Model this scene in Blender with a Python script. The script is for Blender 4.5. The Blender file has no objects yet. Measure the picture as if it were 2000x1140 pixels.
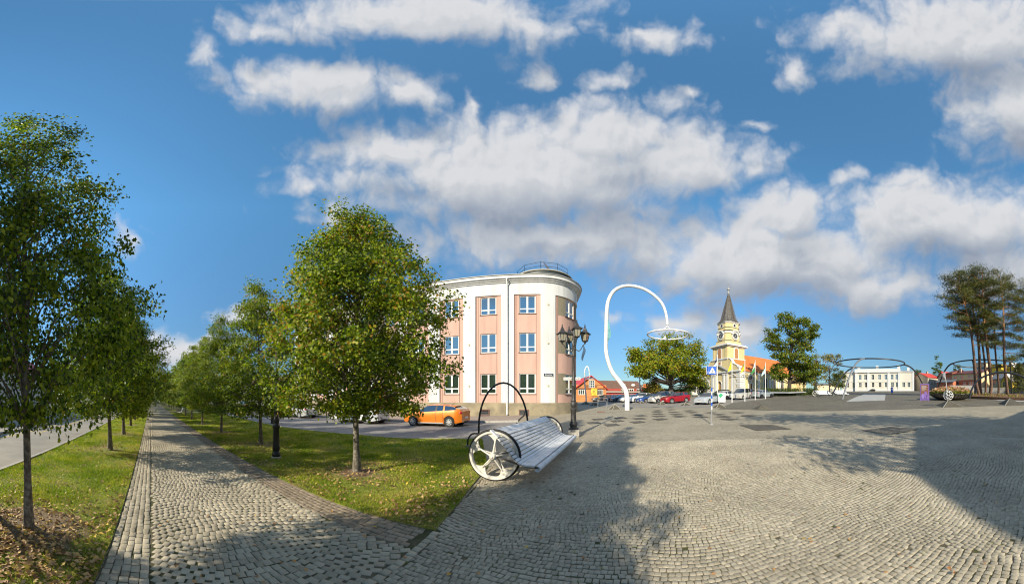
import bpy, bmesh, math, random
import numpy as np
from mathutils import Vector, Matrix

S = bpy.context.scene
COL = S.collection
PI = math.pi
R = math.radians
K = 493.4            # photograph pixels per radian
HC = 1.75            # eye height
random.seed(7)

# ------------------------------------------------------------------ camera, sky, sun, exposure
cam = bpy.data.cameras.new('camera')
cam.type = 'PANO'
cam.panorama_type = 'EQUIRECTANGULAR'
cam.latitude_max = PI / 2
cam.latitude_min = PI / 2 - 1140 / K
cam.longitude_min = -1000 / K
cam.longitude_max = 1000 / K
cam.clip_start = 0.02
cam.clip_end = 3000
co = bpy.data.objects.new('camera', cam)
co.location = (0, 0, HC)
co.rotation_euler = (PI / 2, 0, 0)
COL.objects.link(co)
S.camera = co

SUN_AZ = 0.61            # direction the light travels, clockwise from +Y
SUN_EL = R(27)
sun = bpy.data.lights.new('sun', 'SUN')
sun.energy = 5.0
sun.angle = R(0.53)
sun.color = (1.0, 0.90, 0.71)
so = bpy.data.objects.new('sun', sun)
trav = Vector((math.sin(SUN_AZ) * math.cos(SUN_EL), math.cos(SUN_AZ) * math.cos(SUN_EL), -math.sin(SUN_EL)))
so.rotation_euler = trav.to_track_quat('-Z', 'Y').to_euler()
so.location = (-20, -30, 40)
COL.objects.link(so)

S.view_settings.view_transform = 'Standard'
S.view_settings.look = 'None'
S.view_settings.gamma = 1.0
S.view_settings.exposure = 0.6
S.view_settings.use_curve_mapping = False
try:
    S.cycles.use_denoising = True
    S.cycles.max_bounces = 8
    S.cycles.filter_width = 1.1
    S.cycles.transparent_max_bounces = 12
    S.cycles.sample_clamp_indirect = 6
except Exception:
    pass


class NT:
    """small helper around a node tree"""
    def __init__(s, t):
        s.t = t

    def n(s, typ, **kw):
        o = s.t.nodes.new(typ)
        for k, v in kw.items():
            setattr(o, k, v)
        return o

    def L(s, a, b):
        s.t.links.new(a, b)

    def math(s, op, a, b=None, c=None, clamp=False):
        o = s.n('ShaderNodeMath', operation=op)
        o.use_clamp = clamp
        for i, x in enumerate((a, b, c)):
            if x is None:
                continue
            if isinstance(x, (int, float)):
                o.inputs[i].default_value = x
            else:
                s.L(x, o.inputs[i])
        return o.outputs[0]

    def vec(s, op, a, b=None, out=0):
        o = s.n('ShaderNodeVectorMath', operation=op)
        for i, x in enumerate((a, b)):
            if x is None:
                continue
            if isinstance(x, (tuple, list)):
                o.inputs[i].default_value = x
            else:
                s.L(x, o.inputs[i])
        return o.outputs['Value' if out == 'v' else 0]

    def noise(s, v, scale, detail=4, rough=0.55, dim='3D'):
        o = s.n('ShaderNodeTexNoise', noise_dimensions=dim)
        o.inputs['Scale'].default_value = scale
        o.inputs['Detail'].default_value = detail
        o.inputs['Roughness'].default_value = rough
        if v is not None:
            s.L(v, o.inputs['Vector'])
        return o.outputs[0]

    def mix(s, f, a, b, mode='MIX'):
        o = s.n('ShaderNodeMix', data_type='RGBA', blend_type=mode)
        for i, x in ((0, f), (6, a), (7, b)):
            if isinstance(x, (int, float)):
                o.inputs[i].default_value = x
            elif isinstance(x, (tuple, list)):
                o.inputs[i].default_value = tuple(x) + ((1,) if len(x) == 3 else ())
            else:
                s.L(x, o.inputs[i])
        return o.outputs[2]

    def ramp(s, f, stops):
        o = s.n('ShaderNodeValToRGB')
        e = o.color_ramp.elements
        while len(e) < len(stops):
            e.new(0.5)
        for i, (p, c) in enumerate(stops):
            e[i].position = p
            e[i].color = tuple(c) + (1,)
        s.L(f, o.inputs[0])
        return o.outputs[0]

    def smooth(s, x, lo, hi, a=0.0, b=1.0):
        o = s.n('ShaderNodeMapRange', interpolation_type='SMOOTHSTEP')
        s.L(x, o.inputs['Value'])
        for k, v in (('From Min', lo), ('From Max', hi), ('To Min', a), ('To Max', b)):
            o.inputs[k].default_value = v
        return o.outputs[0]


# clouds as soft banks placed by bearing and height (centre, half widths in degrees of the photograph's scale)
BANKS = [(820, 28, 330, 56, 1.05), (1050, 62, 90, 46, .85), (490, 62, 70, 24, .6), (640, 168, 215, 58, 1.1), (500, 140, 80, 32, .6), (405, 105, 24, 32, .55), (930, 208, 30, 32, .55), (800, 188, 76, 32, .8),
         (1040, 345, 430, 128, 1.3), (1180, 270, 230, 80, 1.1), (770, 290, 145, 46, 1.05), (1330, 330, 140, 90, 1.1), (1080, 465, 330, 70, 1.1), (650, 420, 80, 40, .6),
         (1500, 500, 330, 100, 1.2), (1520, 420, 130, 75, 1.1), (1700, 555, 190, 62, 1.0), (1860, 430, 260, 96, 1.25), (1960, 520, 190, 85, 1.0), (1750, 350, 60, 24, .7),
         (1870, 70, 280, 100, 1.25), (1990, 200, 160, 110, 1.1), (1700, 60, 110, 60, .8),
         (1260, 72, 100, 34, .62), (1200, 158, 70, 26, .58), (1560, 140, 50, 32, .5), (1345, 166, 22, 13, .55), (1480, 246, 45, 11, .45), (1290, 200, 55, 36, .42), (1480, 320, 60, 50, .5),
         (1450, 640, 95, 44, 1.05), (1340, 645, 70, 34, .8), (345, 692, 95, 36, 1.0), (420, 680, 55, 26, .8), (480, 612, 70, 22, .75), (255, 466, 48, 32, .55), (600, 365, 55, 32, .5),
         (1200, 632, 60, 22, .4), (1640, 350, 55, 18, .4), (1060, 150, 55, 36, .5), (2400, 420, 350, 120, 1.1), (-330, 500, 300, 90, 1.1), (2550, 120, 300, 90, 1.0)]


def build_world():
    w = bpy.data.worlds.new('World')
    S.world = w
    w.cycles.sampling_method = 'MANUAL'
    w.cycles.sample_map_resolution = 512
    w.use_nodes = True
    t = w.node_tree
    t.nodes.clear()
    N = NT(t)
    # density group
    g = bpy.data.node_groups.new('cloud_density', 'ShaderNodeTree')
    g.interface.new_socket('V', in_out='INPUT', socket_type='NodeSocketVector')
    g.interface.new_socket('D', in_out='OUTPUT', socket_type='NodeSocketFloat')
    g.interface.new_socket('B', in_out='OUTPUT', socket_type='NodeSocketFloat')
    G = NT(g)
    gi = G.n('NodeGroupInput')
    go = G.n('NodeGroupOutput')
    v = gi.outputs[0]
    # warp the coordinates so that the banks have billowing outlines
    wn = G.n('ShaderNodeTexNoise', noise_dimensions='2D')
    wn.inputs['Scale'].default_value = 4.2
    wn.inputs['Detail'].default_value = 4
    G.L(v, wn.inputs['Vector'])
    wv = G.vec('MULTIPLY', G.vec('SUBTRACT', wn.outputs['Color'], (.5, .5, .5)), (.24, .15, 0))
    vw = G.vec('ADD', v, wv)
    acc = None
    for (cx, cy, rx, ry, wt) in BANKS:
        d = G.vec('SUBTRACT', vw, ((cx - 1000) / K, (775 - cy) / K, 0))
        d = G.vec('MULTIPLY', d, (K / rx / 1.15, K / ry / 1.15, 0))
        ln = G.vec('LENGTH', d, out='v')
        b = G.math('MULTIPLY_ADD', ln, -wt, wt)
        if acc is None:
            acc = b
        else:
            m = G.n('ShaderNodeMath', operation='SMOOTH_MAX')
            G.L(acc, m.inputs[0])
            G.L(b, m.inputs[1])
            m.inputs[2].default_value = .18
            acc = m.outputs[0]
    n1 = G.noise(v, 3.2, 6, .58, '2D')
    n2 = G.noise(v, 13.0, 5, .62, '2D')
    pv = G.n('ShaderNodeTexVoronoi', feature='F1', voronoi_dimensions='2D')
    pv.inputs['Scale'].default_value = 7.5
    pv.inputs['Detail'].default_value = 2.0
    pv.inputs['Roughness'].default_value = .55
    G.L(G.vec('ADD', v, wv), pv.inputs['Vector'])
    f = G.math('MULTIPLY_ADD', G.math('SUBTRACT', n1, .5), .82, acc)
    f = G.math('MULTIPLY_ADD', G.math('SUBTRACT', n2, .5), .32, f)
    f = G.math('MULTIPLY_ADD', G.math('SUBTRACT', .79, pv.outputs['Distance']), .42, f)
    G.L(f, go.inputs[0])
    G.L(acc, go.inputs[1])

    tc = N.n('ShaderNodeTexCoord').outputs['Generated']
    sep = N.n('ShaderNodeSeparateXYZ')
    N.L(tc, sep.inputs[0])
    az = N.math('ARCTAN2', sep.outputs[0], sep.outputs[1])
    el = N.math('ARCSINE', sep.outputs[2])
    cv = N.n('ShaderNodeCombineXYZ')
    N.L(az, cv.inputs[0])
    N.L(el, cv.inputs[1])

    def dens(vec):
        o = N.n('ShaderNodeGroup')
        o.node_tree = g
        N.L(vec, o.inputs[0])
        return o.outputs[0], o.outputs[1]
    d0, b0 = dens(cv.outputs[0])
    d1, b1 = dens(N.vec('ADD', cv.outputs[0], (-.05, .16, 0)))
    d2, b2 = dens(N.vec('ADD', cv.outputs[0], (-.018, .036, 0)))
    alpha = N.smooth(d0, -.06, .74)
    alpha = N.math('MULTIPLY', alpha, N.smooth(el, -.02, .06))
    # sunlit tops, grey undersides: compare with the density towards the sun
    lit = N.smooth(N.math('SUBTRACT', b0, b1), -.75, .55)
    lit2 = N.smooth(N.math('SUBTRACT', d0, d2), -.26, .26)
    thin = N.smooth(d0, .9, .1)
    lit = N.math('ADD', N.math('MULTIPLY', lit, .69), N.math('MULTIPLY', lit2, .17))
    lit = N.math('MULTIPLY_ADD', thin, .16, lit)
    ccol = N.ramp(lit, [(0.10, (.19, .225, .285)), (0.38, (.275, .305, .355)), (0.62, (.37, .39, .42)), (.92, (.49, .495, .51))])
    sky = N.n('ShaderNodeTexSky', sky_type='NISHITA')
    sky.sun_disc = False
    sky.sun_elevation = SUN_EL
    sky.sun_rotation = SUN_AZ + PI
    sky.air_density = 1.0
    sky.dust_density = 0.06
    sky.ozone_density = 3.0
    tint = N.ramp(N.math('MULTIPLY', el, 1.0, clamp=True), [(0, (.036, .046, .050)), (.12, (.047, .062, .068)), (.38, (.074, .106, .113)), (.75, (.104, .166, .166)), (1, (.104, .166, .167))])
    skc = N.mix(1.0, sky.outputs[0], tint, 'MULTIPLY')
    col = N.mix(alpha, skc, ccol)
    bg = N.n('ShaderNodeBackground')
    N.L(col, bg.inputs[0])
    bg.inputs[1].default_value = 1.0
    out = N.n('ShaderNodeOutputWorld')
    N.L(bg.outputs[0], out.inputs[0])


build_world()

# ------------------------------------------------------------------ geometry helpers


def smst(a, b, x):
    t = min(1, max(0, (x - a) / (b - a)))
    return t * t * (3 - 2 * t)


def f(x):
    """height of the ground: the town rises gently to the right and sinks to the left"""
    if x < 0:
        return -.5 * (1 - math.exp(.076 * x))
    x = min(x, 110)
    return .038 * x + .25 * smst(20, 45, x)


def az(px):
    return (px - 1000) / K


def P(px, r, dz=0.0):
    a = az(px)
    x, y = r * math.sin(a), r * math.cos(a)
    return Vector((x, y, f(x) + dz))


def gp(px, py, dz=0.0):
    """where the sight line of a pixel meets the ground"""
    a, d = az(px), math.tan((py - 775) / K)
    lo, hi = .3, 160.0
    for _ in range(60):
        m = (lo + hi) / 2
        if HC - m * d > f(m * math.sin(a)):
            lo = m
        else:
            hi = m
    return P(px, lo, dz)


def rng(v):
    return math.hypot(v[0], v[1])


def Z(py, r):
    return HC + r * math.tan((775 - py) / K)


AV = Vector((-.98995, .1414, 0))     # along the avenue
LV = Vector((.1414, .98995, 0))      # across it, to the right


def al(a, l, dz=0.0):
    p = AV * a + LV * l
    return Vector((p.x, p.y, f(p.x) + dz))


class MB:
    def __init__(s):
        s.v, s.f, s.m, s.ch = [], [], [], []

    def add(s, vs, fs, mi=0):
        o = len(s.v)
        s.ch.append((o, len(s.f), len(vs), len(fs)))
        s.v.extend([tuple(p) for p in vs])
        s.f.extend([tuple(i + o for i in q) for q in fs])
        s.m.extend([mi] * len(fs))
        return s

    def box(s, c, d, rz=0.0, mi=0):
        hx, hy, hz = d[0] / 2, d[1] / 2, d[2] / 2
        cs, sn = math.cos(rz), math.sin(rz)
        vs = []
        for z in (-hz, hz):
            for x, y in ((-hx, -hy), (hx, -hy), (hx, hy), (-hx, hy)):
                vs.append((c[0] + x * cs - y * sn, c[1] + x * sn + y * cs, c[2] + z))
        return s.add(vs, [(3, 2, 1, 0), (4, 5, 6, 7), (0, 1, 5, 4), (1, 2, 6, 5), (2, 3, 7, 6), (3, 0, 4, 7)], mi)

    def beam(s, p, q, w, h, up=(0, 0, 1), mi=0):
        p, q, up = Vector(p), Vector(q), Vector(up)
        d = (q - p).normalized()
        x = d.cross(up)
        if x.length < 1e-4:
            x = d.cross(Vector((1, 0, 0)))
        x.normalize()
        y = x.cross(d).normalized()
        x, y = x * w / 2, y * h / 2
        vs = [p - x - y, p + x - y, p + x + y, p - x + y, q - x - y, q + x - y, q + x + y, q - x + y]
        return s.add(vs, [(0, 1, 2, 3), (7, 6, 5, 4), (4, 5, 1, 0), (5, 6, 2, 1), (6, 7, 3, 2), (7, 4, 0, 3)], mi)

    def tube(s, pts, r, n=8, closed=False, caps=True, mi=0):
        pts = [Vector(p) for p in pts]
        k = len(pts)
        rr = r if isinstance(r, (list, tuple)) else [r] * k
        rings = []
        ref = None
        for i, p in enumerate(pts):
            if closed:
                d = pts[(i + 1) % k] - pts[i - 1]
            else:
                d = pts[min(i + 1, k - 1)] - pts[max(i - 1, 0)]
            if d.length < 1e-9:
                d = Vector((0, 0, 1))
            d.normalize()
            if ref is None:
                ref = d.orthogonal()
            x = (ref - d * ref.dot(d))
            if x.length < 1e-5:
                x = d.orthogonal()
            x.normalize()
            ref = x
            y = d.cross(x)
            rings.append([p + (x * math.cos(2 * PI * j / n) + y * math.sin(2 * PI * j / n)) * rr[i] for j in range(n)])
        vs = [v for ring in rings for v in ring]
        fs = []
        for i in range(k if closed else k - 1):
            a, b = i * n, ((i + 1) % k) * n
            for j in range(n):
                fs.append((a + j, a + (j + 1) % n, b + (j + 1) % n, b + j))
        if caps and not closed:
            fs.append(tuple(reversed(range(n))))
            fs.append(tuple((k - 1) * n + j for j in range(n)))
        return s.add(vs, fs, mi)

    def lathe(s, prof, n=16, c=(0, 0, 0), mi=0, axis='z', ph=0.0):
        vs, fs = [], []
        for (r, z) in prof:
            for j in range(n):
                t = 2 * PI * j / n + ph
                q = (r * math.cos(t), r * math.sin(t), z)
                if axis == 'y':
                    q = (q[0], q[2], q[1])
                elif axis == 'x':
                    q = (q[2], q[0], q[1])
                vs.append((c[0] + q[0], c[1] + q[1], c[2] + q[2]))
        k = len(prof)
        for i in range(k - 1):
            for j in range(n):
                q = (i * n + j, i * n + (j + 1) % n, (i + 1) * n + (j + 1) % n, (i + 1) * n + j)
                fs.append(q if axis != 'y' else q[::-1])
        a, b = tuple(reversed(range(n))), tuple((k - 1) * n + j for j in range(n))
        fs += [a if axis != 'y' else a[::-1], b if axis != 'y' else b[::-1]]
        return s.add(vs, fs, mi)

    def ball(s, c, r, n=10, mi=0):
        rx, ry, rz = r if isinstance(r, (tuple, list)) else (r, r, r)
        vs, fs = [], []
        m = max(4, n // 2 + 1)
        for i in range(m + 1):
            t = PI * i / m
            for j in range(n):
                u = 2 * PI * j / n
                vs.append((c[0] + rx * math.sin(t) * math.cos(u), c[1] + ry * math.sin(t) * math.sin(u), c[2] - rz * math.cos(t)))
        for i in range(m):
            for j in range(n):
                fs.append((i * n + j, i * n + (j + 1) % n, (i + 1) * n + (j + 1) % n, (i + 1) * n + j))
        return s.add(vs, fs, mi)

    def extrude(s, poly, vec, mi=0):
        vec = Vector(vec)
        k = len(poly)
        a = [Vector(p) for p in poly]
        vs = a + [p + vec for p in a]
        nrm = Vector((0, 0, 0))
        for i in range(k):
            nrm += a[i].cross(a[(i + 1) % k])
        flip = nrm.dot(vec) > 0
        A, B = tuple(range(k)), tuple(range(k, 2 * k))
        fs = [A[::-1] if flip else A, B if flip else B[::-1]]
        for i in range(k):
            j = (i + 1) % k
            q = (i, j, k + j, k + i)
            fs.append(q if flip else q[::-1])
        return s.add(vs, fs, mi)

    def each(s, name, mats, parent=None, smooth=False, ang=None):
        """every added piece as an object of its own"""
        for (v0, f0, nv, nf) in s.ch:
            m = MB()
            m.add(s.v[v0:v0 + nv], [tuple(i - v0 for i in q) for q in s.f[f0:f0 + nf]])
            m.build(name, mats, parent, smooth, None, None, ang)

    def build(s, name, mats, parent=None, smooth=False, loc=None, rz=None, ang=None):
        me = bpy.data.meshes.new(name)
        me.from_pydata(s.v, [], s.f)
        for m in (mats if isinstance(mats, (list, tuple)) else [mats]):
            me.materials.append(m)
        if any(s.m):
            me.polygons.foreach_set('material_index', s.m)
        if smooth:
            me.polygons.foreach_set('use_smooth', [True] * len(me.polygons))
            me.update()
            me.set_sharp_from_angle(angle=R(ang or 38))
        me.update()
        return link(name, me, parent, loc, rz)


def link(name, me, parent=None, loc=None, rz=None):
    o = bpy.data.objects.new(name, me)
    COL.objects.link(o)
    if parent is not None:
        o.parent = parent
    if loc is not None:
        o.location = loc
    if rz is not None:
        o.rotation_euler = (0, 0, rz)
    return o


def tag(o, label=None, cat=None, group=None, kind=None):
    for k, v in (('label', label), ('category', cat), ('group', group), ('kind', kind)):
        if v:
            o[k] = v
    return o


def thing(name, label, cat, loc=(0, 0, 0), rz=0.0, group=None):
    o = bpy.data.objects.new(name, None)
    o.empty_display_size = .3
    COL.objects.link(o)
    o.location = loc
    o.rotation_euler = (0, 0, rz)
    return tag(o, label, cat, group)


def copy_tree(o, parent=None, label=None):
    c = o.copy()
    COL.objects.link(c)
    if parent is not None:
        c.parent = parent
    if label:
        c['label'] = label
    for ch in list(o.children):
        copy_tree(ch, c)
    return c


def np_mesh(name, V, F, mats, parent=None, smooth=False, loc=None):
    """V (n,3) float, F (m,k) int with constant k"""
    me = bpy.data.meshes.new(name)
    n, (m, k) = len(V), F.shape
    me.vertices.add(n)
    me.vertices.foreach_set('co', np.asarray(V, np.float32).ravel())
    me.loops.add(m * k)
    me.loops.foreach_set('vertex_index', F.astype(np.int32).ravel())
    me.polygons.add(m)
    me.polygons.foreach_set('loop_start', np.arange(0, m * k, k, dtype=np.int32))
    for mt in (mats if isinstance(mats, (list, tuple)) else [mats]):
        me.materials.append(mt)
    me.update(calc_edges=True)
    me.validate()
    if smooth:
        me.polygons.foreach_set('use_smooth', [True] * m)
    return link(name, me, parent, loc)


def sheet(name, poly, dz, mat, kind='structure', skirt=0.0):
    """a polygon laid on the ground, cut where the ground bends"""
    bm = bmesh.new()
    vs = [bm.verts.new((p[0], p[1], 0)) for p in poly]
    fa = bm.faces.new(vs)
    bm.normal_update()
    if fa.normal.z < 0:
        fa.normal_flip()
    xs = [p[0] for p in poly]
    for x in [i * 2.0 for i in range(-60, 1)] + list(range(20, 46, 3)) + [110]:
        if min(xs) < x < max(xs):
            bmesh.ops.bisect_plane(bm, geom=bm.verts[:] + bm.edges[:] + bm.faces[:], plane_co=(x, 0, 0), plane_no=(1, 0, 0))
    bmesh.ops.triangulate(bm, faces=bm.faces[:], ngon_method='EAR_CLIP')
    if skirt:
        ed = [e for e in bm.edges if e.is_boundary]
        ex = bmesh.ops.extrude_edge_only(bm, edges=ed)
        low = {g for g in ex['geom'] if isinstance(g, bmesh.types.BMVert)}
    else:
        low = set()
    for v in bm.verts:
        v.co.z = f(v.co.x) + dz - (skirt if v in low else 0)
    me = bpy.data.meshes.new(name)
    bm.to_mesh(me)
    bm.free()
    me.materials.append(mat)
    o = link(name, me)
    return tag(o, kind=kind)


def inside(x, y, poly):
    """vectorised point in polygon"""
    r = np.zeros(len(x), bool)
    n = len(poly)
    for i in range(n):
        x1, y1 = poly[i][0], poly[i][1]
        x2, y2 = poly[(i + 1) % n][0], poly[(i + 1) % n][1]
        c = ((y1 > y) != (y2 > y)) & (x < (x2 - x1) * (y - y1) / ((y2 - y1) if y2 != y1 else 1e-9) + x1)
        r ^= c
    return r


def fv(x):
    x = np.asarray(x, float)
    t = np.clip((x - 20) / 25, 0, 1)
    return np.where(x < 0, -.5 * (1 - np.exp(.076 * np.minimum(x, 0))), .038 * np.minimum(x, 110) + .25 * t * t * (3 - 2 * t))


# ------------------------------------------------------------------ materials
MATS = {}


def mat(name, col, rough=.7, var=0.0, vs=3.0, bump=0.0, bs=40.0, metal=0.0, spec=.4, col2=None, c2s=1.2, coord='Object', coat=0.0, streak=0.0):
    if name in MATS:
        return MATS[name]
    m = bpy.data.materials.new(name)
    m.use_nodes = True
    N = NT(m.node_tree)
    b = m.node_tree.nodes['Principled BSDF']
    b.inputs['Roughness'].default_value = rough
    b.inputs['Metallic'].default_value = metal
    b.inputs['Specular IOR Level'].default_value = spec
    b.inputs['Coat Weight'].default_value = coat
    b.inputs['Coat Roughness'].default_value = .06
    tc = N.n('ShaderNodeTexCoord').outputs[coord] if coord != 'World' else N.n('ShaderNodeNewGeometry').outputs['Position']
    if streak:
        tc = N.vec('MULTIPLY', tc, (1, 1, streak))
    c = None
    if col2:
        c = N.mix(N.smooth(N.noise(tc, c2s, 5, .6), .42, .62), col, col2)
    if var:
        n = N.noise(tc, vs, 5, .62)
        k = N.smooth(n, .25, .75, 1 - var, 1 + var)
        cc = N.n('ShaderNodeCombineColor')
        for i in range(3):
            N.L(k, cc.inputs[i])
        c = N.mix(1.0, c if c is not None else col, cc.outputs[0], 'MULTIPLY')
    if c is None:
        b.inputs['Base Color'].default_value = tuple(col) + (1,)
    else:
        N.L(c, b.inputs['Base Color'])
    if bump:
        bn = N.n('ShaderNodeBump')
        bn.inputs['Strength'].default_value = bump
        bn.inputs['Distance'].default_value = .02
        N.L(N.noise(tc, bs, 4, .6), bn.inputs['Height'])
        N.L(bn.outputs[0], b.inputs['Normal'])
    MATS[name] = m
    return m


def leaf_mat(name, stops, trans=.35, rough=.45, patch=.6, pscale=.7, spec=.45):
    """leaves that differ one by one and by bough, letting some light through"""
    m = bpy.data.materials.new(name)
    m.use_nodes = True
    N = NT(m.node_tree)
    b = m.node_tree.nodes['Principled BSDF']
    geo = N.n('ShaderNodeNewGeometry')
    tc = N.n('ShaderNodeTexCoord').outputs['Object']
    oi = N.n('ShaderNodeObjectInfo').outputs['Random']
    n = N.noise(tc, pscale, 3, .5)
    k = N.math('MULTIPLY_ADD', N.math('SUBTRACT', n, .5), patch * 2.2, geo.outputs['Random Per Island'])
    k = N.math('ADD', k, N.math('MULTIPLY', N.math('SUBTRACT', oi, .5), .16), clamp=True)
    c = N.ramp(k, stops)
    N.L(c, b.inputs['Base Color'])
    b.inputs['Roughness'].default_value = rough
    b.inputs['Specular IOR Level'].default_value = spec
    tr = N.n('ShaderNodeBsdfTranslucent')
    N.L(N.mix(1.0, c, (1.5, 1.75, .7), 'MULTIPLY'), tr.inputs[0])
    mx = N.n('ShaderNodeMixShader')
    mx.inputs[0].default_value = trans
    N.L(b.outputs[0], mx.inputs[1])
    N.L(tr.outputs[0], mx.inputs[2])
    N.L(mx.outputs[0], m.node_tree.nodes['Material Output'].inputs[0])
    MATS[name] = m
    return m


def sett_mat(name, c1, c2, moss=None):
    """split granite: every stone its own grey, speckled and rough"""
    m = bpy.data.materials.new(name)
    m.use_nodes = True
    N = NT(m.node_tree)
    b = m.node_tree.nodes['Principled BSDF']
    geo = N.n('ShaderNodeNewGeometry')
    oi = N.n('ShaderNodeObjectInfo').outputs['Random']
    pos = geo.outputs['Position']
    k = N.math('FRACT', N.math('ADD', geo.outputs['Random Per Island'], oi))
    c = N.mix(k, c1, c2)
    big = N.smooth(N.noise(pos, .9, 3, .5), .3, .7, .86, 1.12)
    fine = N.smooth(N.noise(pos, 130, 3, .7), .3, .7, .74, 1.24)
    kk = N.math('MULTIPLY', big, fine)
    cc = N.n('ShaderNodeCombineColor')
    for i in range(3):
        N.L(kk, cc.inputs[i])
    c = N.mix(1.0, c, cc.outputs[0], 'MULTIPLY')
    N.L(c, b.inputs['Base Color'])
    b.inputs['Roughness'].default_value = .68
    b.inputs['Specular IOR Level'].default_value = .35
    bn = N.n('ShaderNodeBump')
    bn.inputs['Strength'].default_value = .55
    bn.inputs['Distance'].default_value = .006
    N.L(N.noise(pos, 55, 4, .65), bn.inputs['Height'])
    N.L(bn.outputs[0], b.inputs['Normal'])
    MATS[name] = m
    return m


def paving_mat(name, c1, c2, joint, scale, stretch=1.0, jw=.10, rot=0.0, bump=.6, wear=.12):
    """small stones seen from farther off, where the joints are too fine to build"""
    m = bpy.data.materials.new(name)
    m.use_nodes = True
    N = NT(m.node_tree)
    b = m.node_tree.nodes['Principled BSDF']
    pos = N.n('ShaderNodeNewGeometry').outputs['Position']
    mp = N.n('ShaderNodeMapping')
    mp.inputs['Rotation'].default_value = (0, 0, rot)
    mp.inputs['Scale'].default_value = (1, stretch, 0)
    N.L(pos, mp.inputs[0])
    v = mp.outputs[0]
    vo = N.n('ShaderNodeTexVoronoi', feature='DISTANCE_TO_EDGE')
    vo.inputs['Scale'].default_value = scale
    vo.inputs['Randomness'].default_value = .62
    N.L(v, vo.inputs['Vector'])
    vc = N.n('ShaderNodeTexVoronoi', feature='F1')
    vc.inputs['Scale'].default_value = scale
    vc.inputs['Randomness'].default_value = .62
    N.L(v, vc.inputs['Vector'])
    rnd = N.n('ShaderNodeSeparateColor')
    N.L(vc.outputs['Color'], rnd.inputs[0])
    c = N.mix(rnd.outputs[0], c1, c2)
    edge = N.smooth(vo.outputs['Distance'], jw * .35, jw)
    c = N.mix(edge, joint, c)
    big = N.smooth(N.noise(pos, .55, 5, .6), .3, .7, 1 - wear, 1 + wear)
    cc = N.n('ShaderNodeCombineColor')
    for i in range(3):
        N.L(big, cc.inputs[i])
    c = N.mix(1.0, c, cc.outputs[0], 'MULTIPLY')
    N.L(c, b.inputs['Base Color'])
    b.inputs['Roughness'].default_value = .72
    b.inputs['Specular IOR Level'].default_value = .3
    bn = N.n('ShaderNodeBump')
    bn.inputs['Strength'].default_value = bump
    bn.inputs['Distance'].default_value = .012
    N.L(N.math('ADD', edge, N.math('MULTIPLY', N.noise(pos, 60, 3, .6), .4)), bn.inputs['Height'])
    N.L(bn.outputs[0], b.inputs['Normal'])
    MATS[name] = m
    return m


def glass_mat(name, tint, refl=.3, clear=0.0):
    m = bpy.data.materials.new(name)
    m.use_nodes = True
    N = NT(m.node_tree)
    b = m.node_tree.nodes['Principled BSDF']
    b.inputs['Base Color'].default_value = tuple(tint) + (1,)
    b.inputs['Roughness'].default_value = .08
    gl = N.n('ShaderNodeBsdfGlossy')
    gl.inputs['Roughness'].default_value = .02
    gl.inputs['Color'].default_value = (.9, .95, 1, 1)
    mx = N.n('ShaderNodeMixShader')
    mx.inputs[0].default_value = refl
    src = b.outputs[0]
    if clear:
        tr = N.n('ShaderNodeBsdfTransparent')
        tr.inputs[0].default_value = (.82, .9, .88, 1)
        m2 = N.n('ShaderNodeMixShader')
        m2.inputs[0].default_value = clear
        N.L(src, m2.inputs[1])
        N.L(tr.outputs[0], m2.inputs[2])
        src = m2.outputs[0]
    N.L(src, mx.inputs[1])
    N.L(gl.outputs[0], mx.inputs[2])
    N.L(mx.outputs[0], m.node_tree.nodes['Material Output'].inputs[0])
    MATS[name] = m
    return m


white_paint = mat('white_paint', (.66, .66, .66), .38, .07, 5, col2=(.58, .575, .56), c2s=1.5)
bench_white = mat('bench_white', (.67, .675, .70), .35, .08, 8, col2=(.58, .585, .61), c2s=3)
cast_white = mat('cast_white_paint', (.54, .52, .475), .45, .2, 9, bump=.15, bs=30)
black_iron = mat('black_iron', (.018, .018, .02), .38, .25, 20, bump=.2, bs=60, spec=.5)
black_rubber = mat('black_rubber', (.016, .016, .017), .7)
dark_steel = mat('dark_steel', (.055, .058, .065), .42, .15, 3, metal=.4)
grey_steel = mat('grey_steel', (.33, .34, .36), .4, .1, 3, metal=.5)
lamp_iron = mat('lamp_iron', (.035, .033, .032), .45, .3, 12, bump=.25, bs=40, spec=.5)
lamp_glass = glass_mat('lamp_glass', (.30, .27, .19), .22)
concrete = mat('concrete', (.33, .31, .27), .85, .18, 4, bump=.4, bs=25)

# ------------------------------------------------------------------ the setting: ground, paving, lawns, roads
lawn_soil = mat('lawn_soil', (.17, .20, .03), .95, .3, 2.5, bump=.8, bs=30, col2=(.22, .165, .075), c2s=1.1, coord='World')
bare_soil = mat('bare_soil', (.17, .12, .075), .95, .3, 6, bump=1.0, bs=22, coord='World')
outskirts = mat('outskirts', (.10, .10, .06), .95, .25, .2, coord='World')
asphalt = mat('asphalt', (.215, .20, .19), .85, .16, 1.2, bump=.3, bs=90, col2=(.17, .16, .155), c2s=.5, coord='World')
asphalt_pale = mat('asphalt_pale', (.25, .225, .19), .85, .14, 1.0, bump=.3, bs=90, col2=(.21, .195, .17), c2s=.4, coord='World')
sidewalk_mat = mat('sidewalk_slabs', (.27, .215, .18), .8, .16, 2.5, bump=.3, bs=20, coord='World')
kerb_mat = mat('kerb_granite', (.33, .31, .28), .75, .2, 6, bump=.3, bs=30, coord='World')
bed_plaza = mat('joint_sand', (.14, .118, .075), .95, .35, 7, bump=.6, bs=80, col2=(.070, .070, .025), c2s=2.2, coord='World')
bed_path = mat('joint_earth', (.135, .114, .076), .95, .35, 7, bump=.6, bs=80, col2=(.055, .060, .022), c2s=2.4, coord='World')
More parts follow.
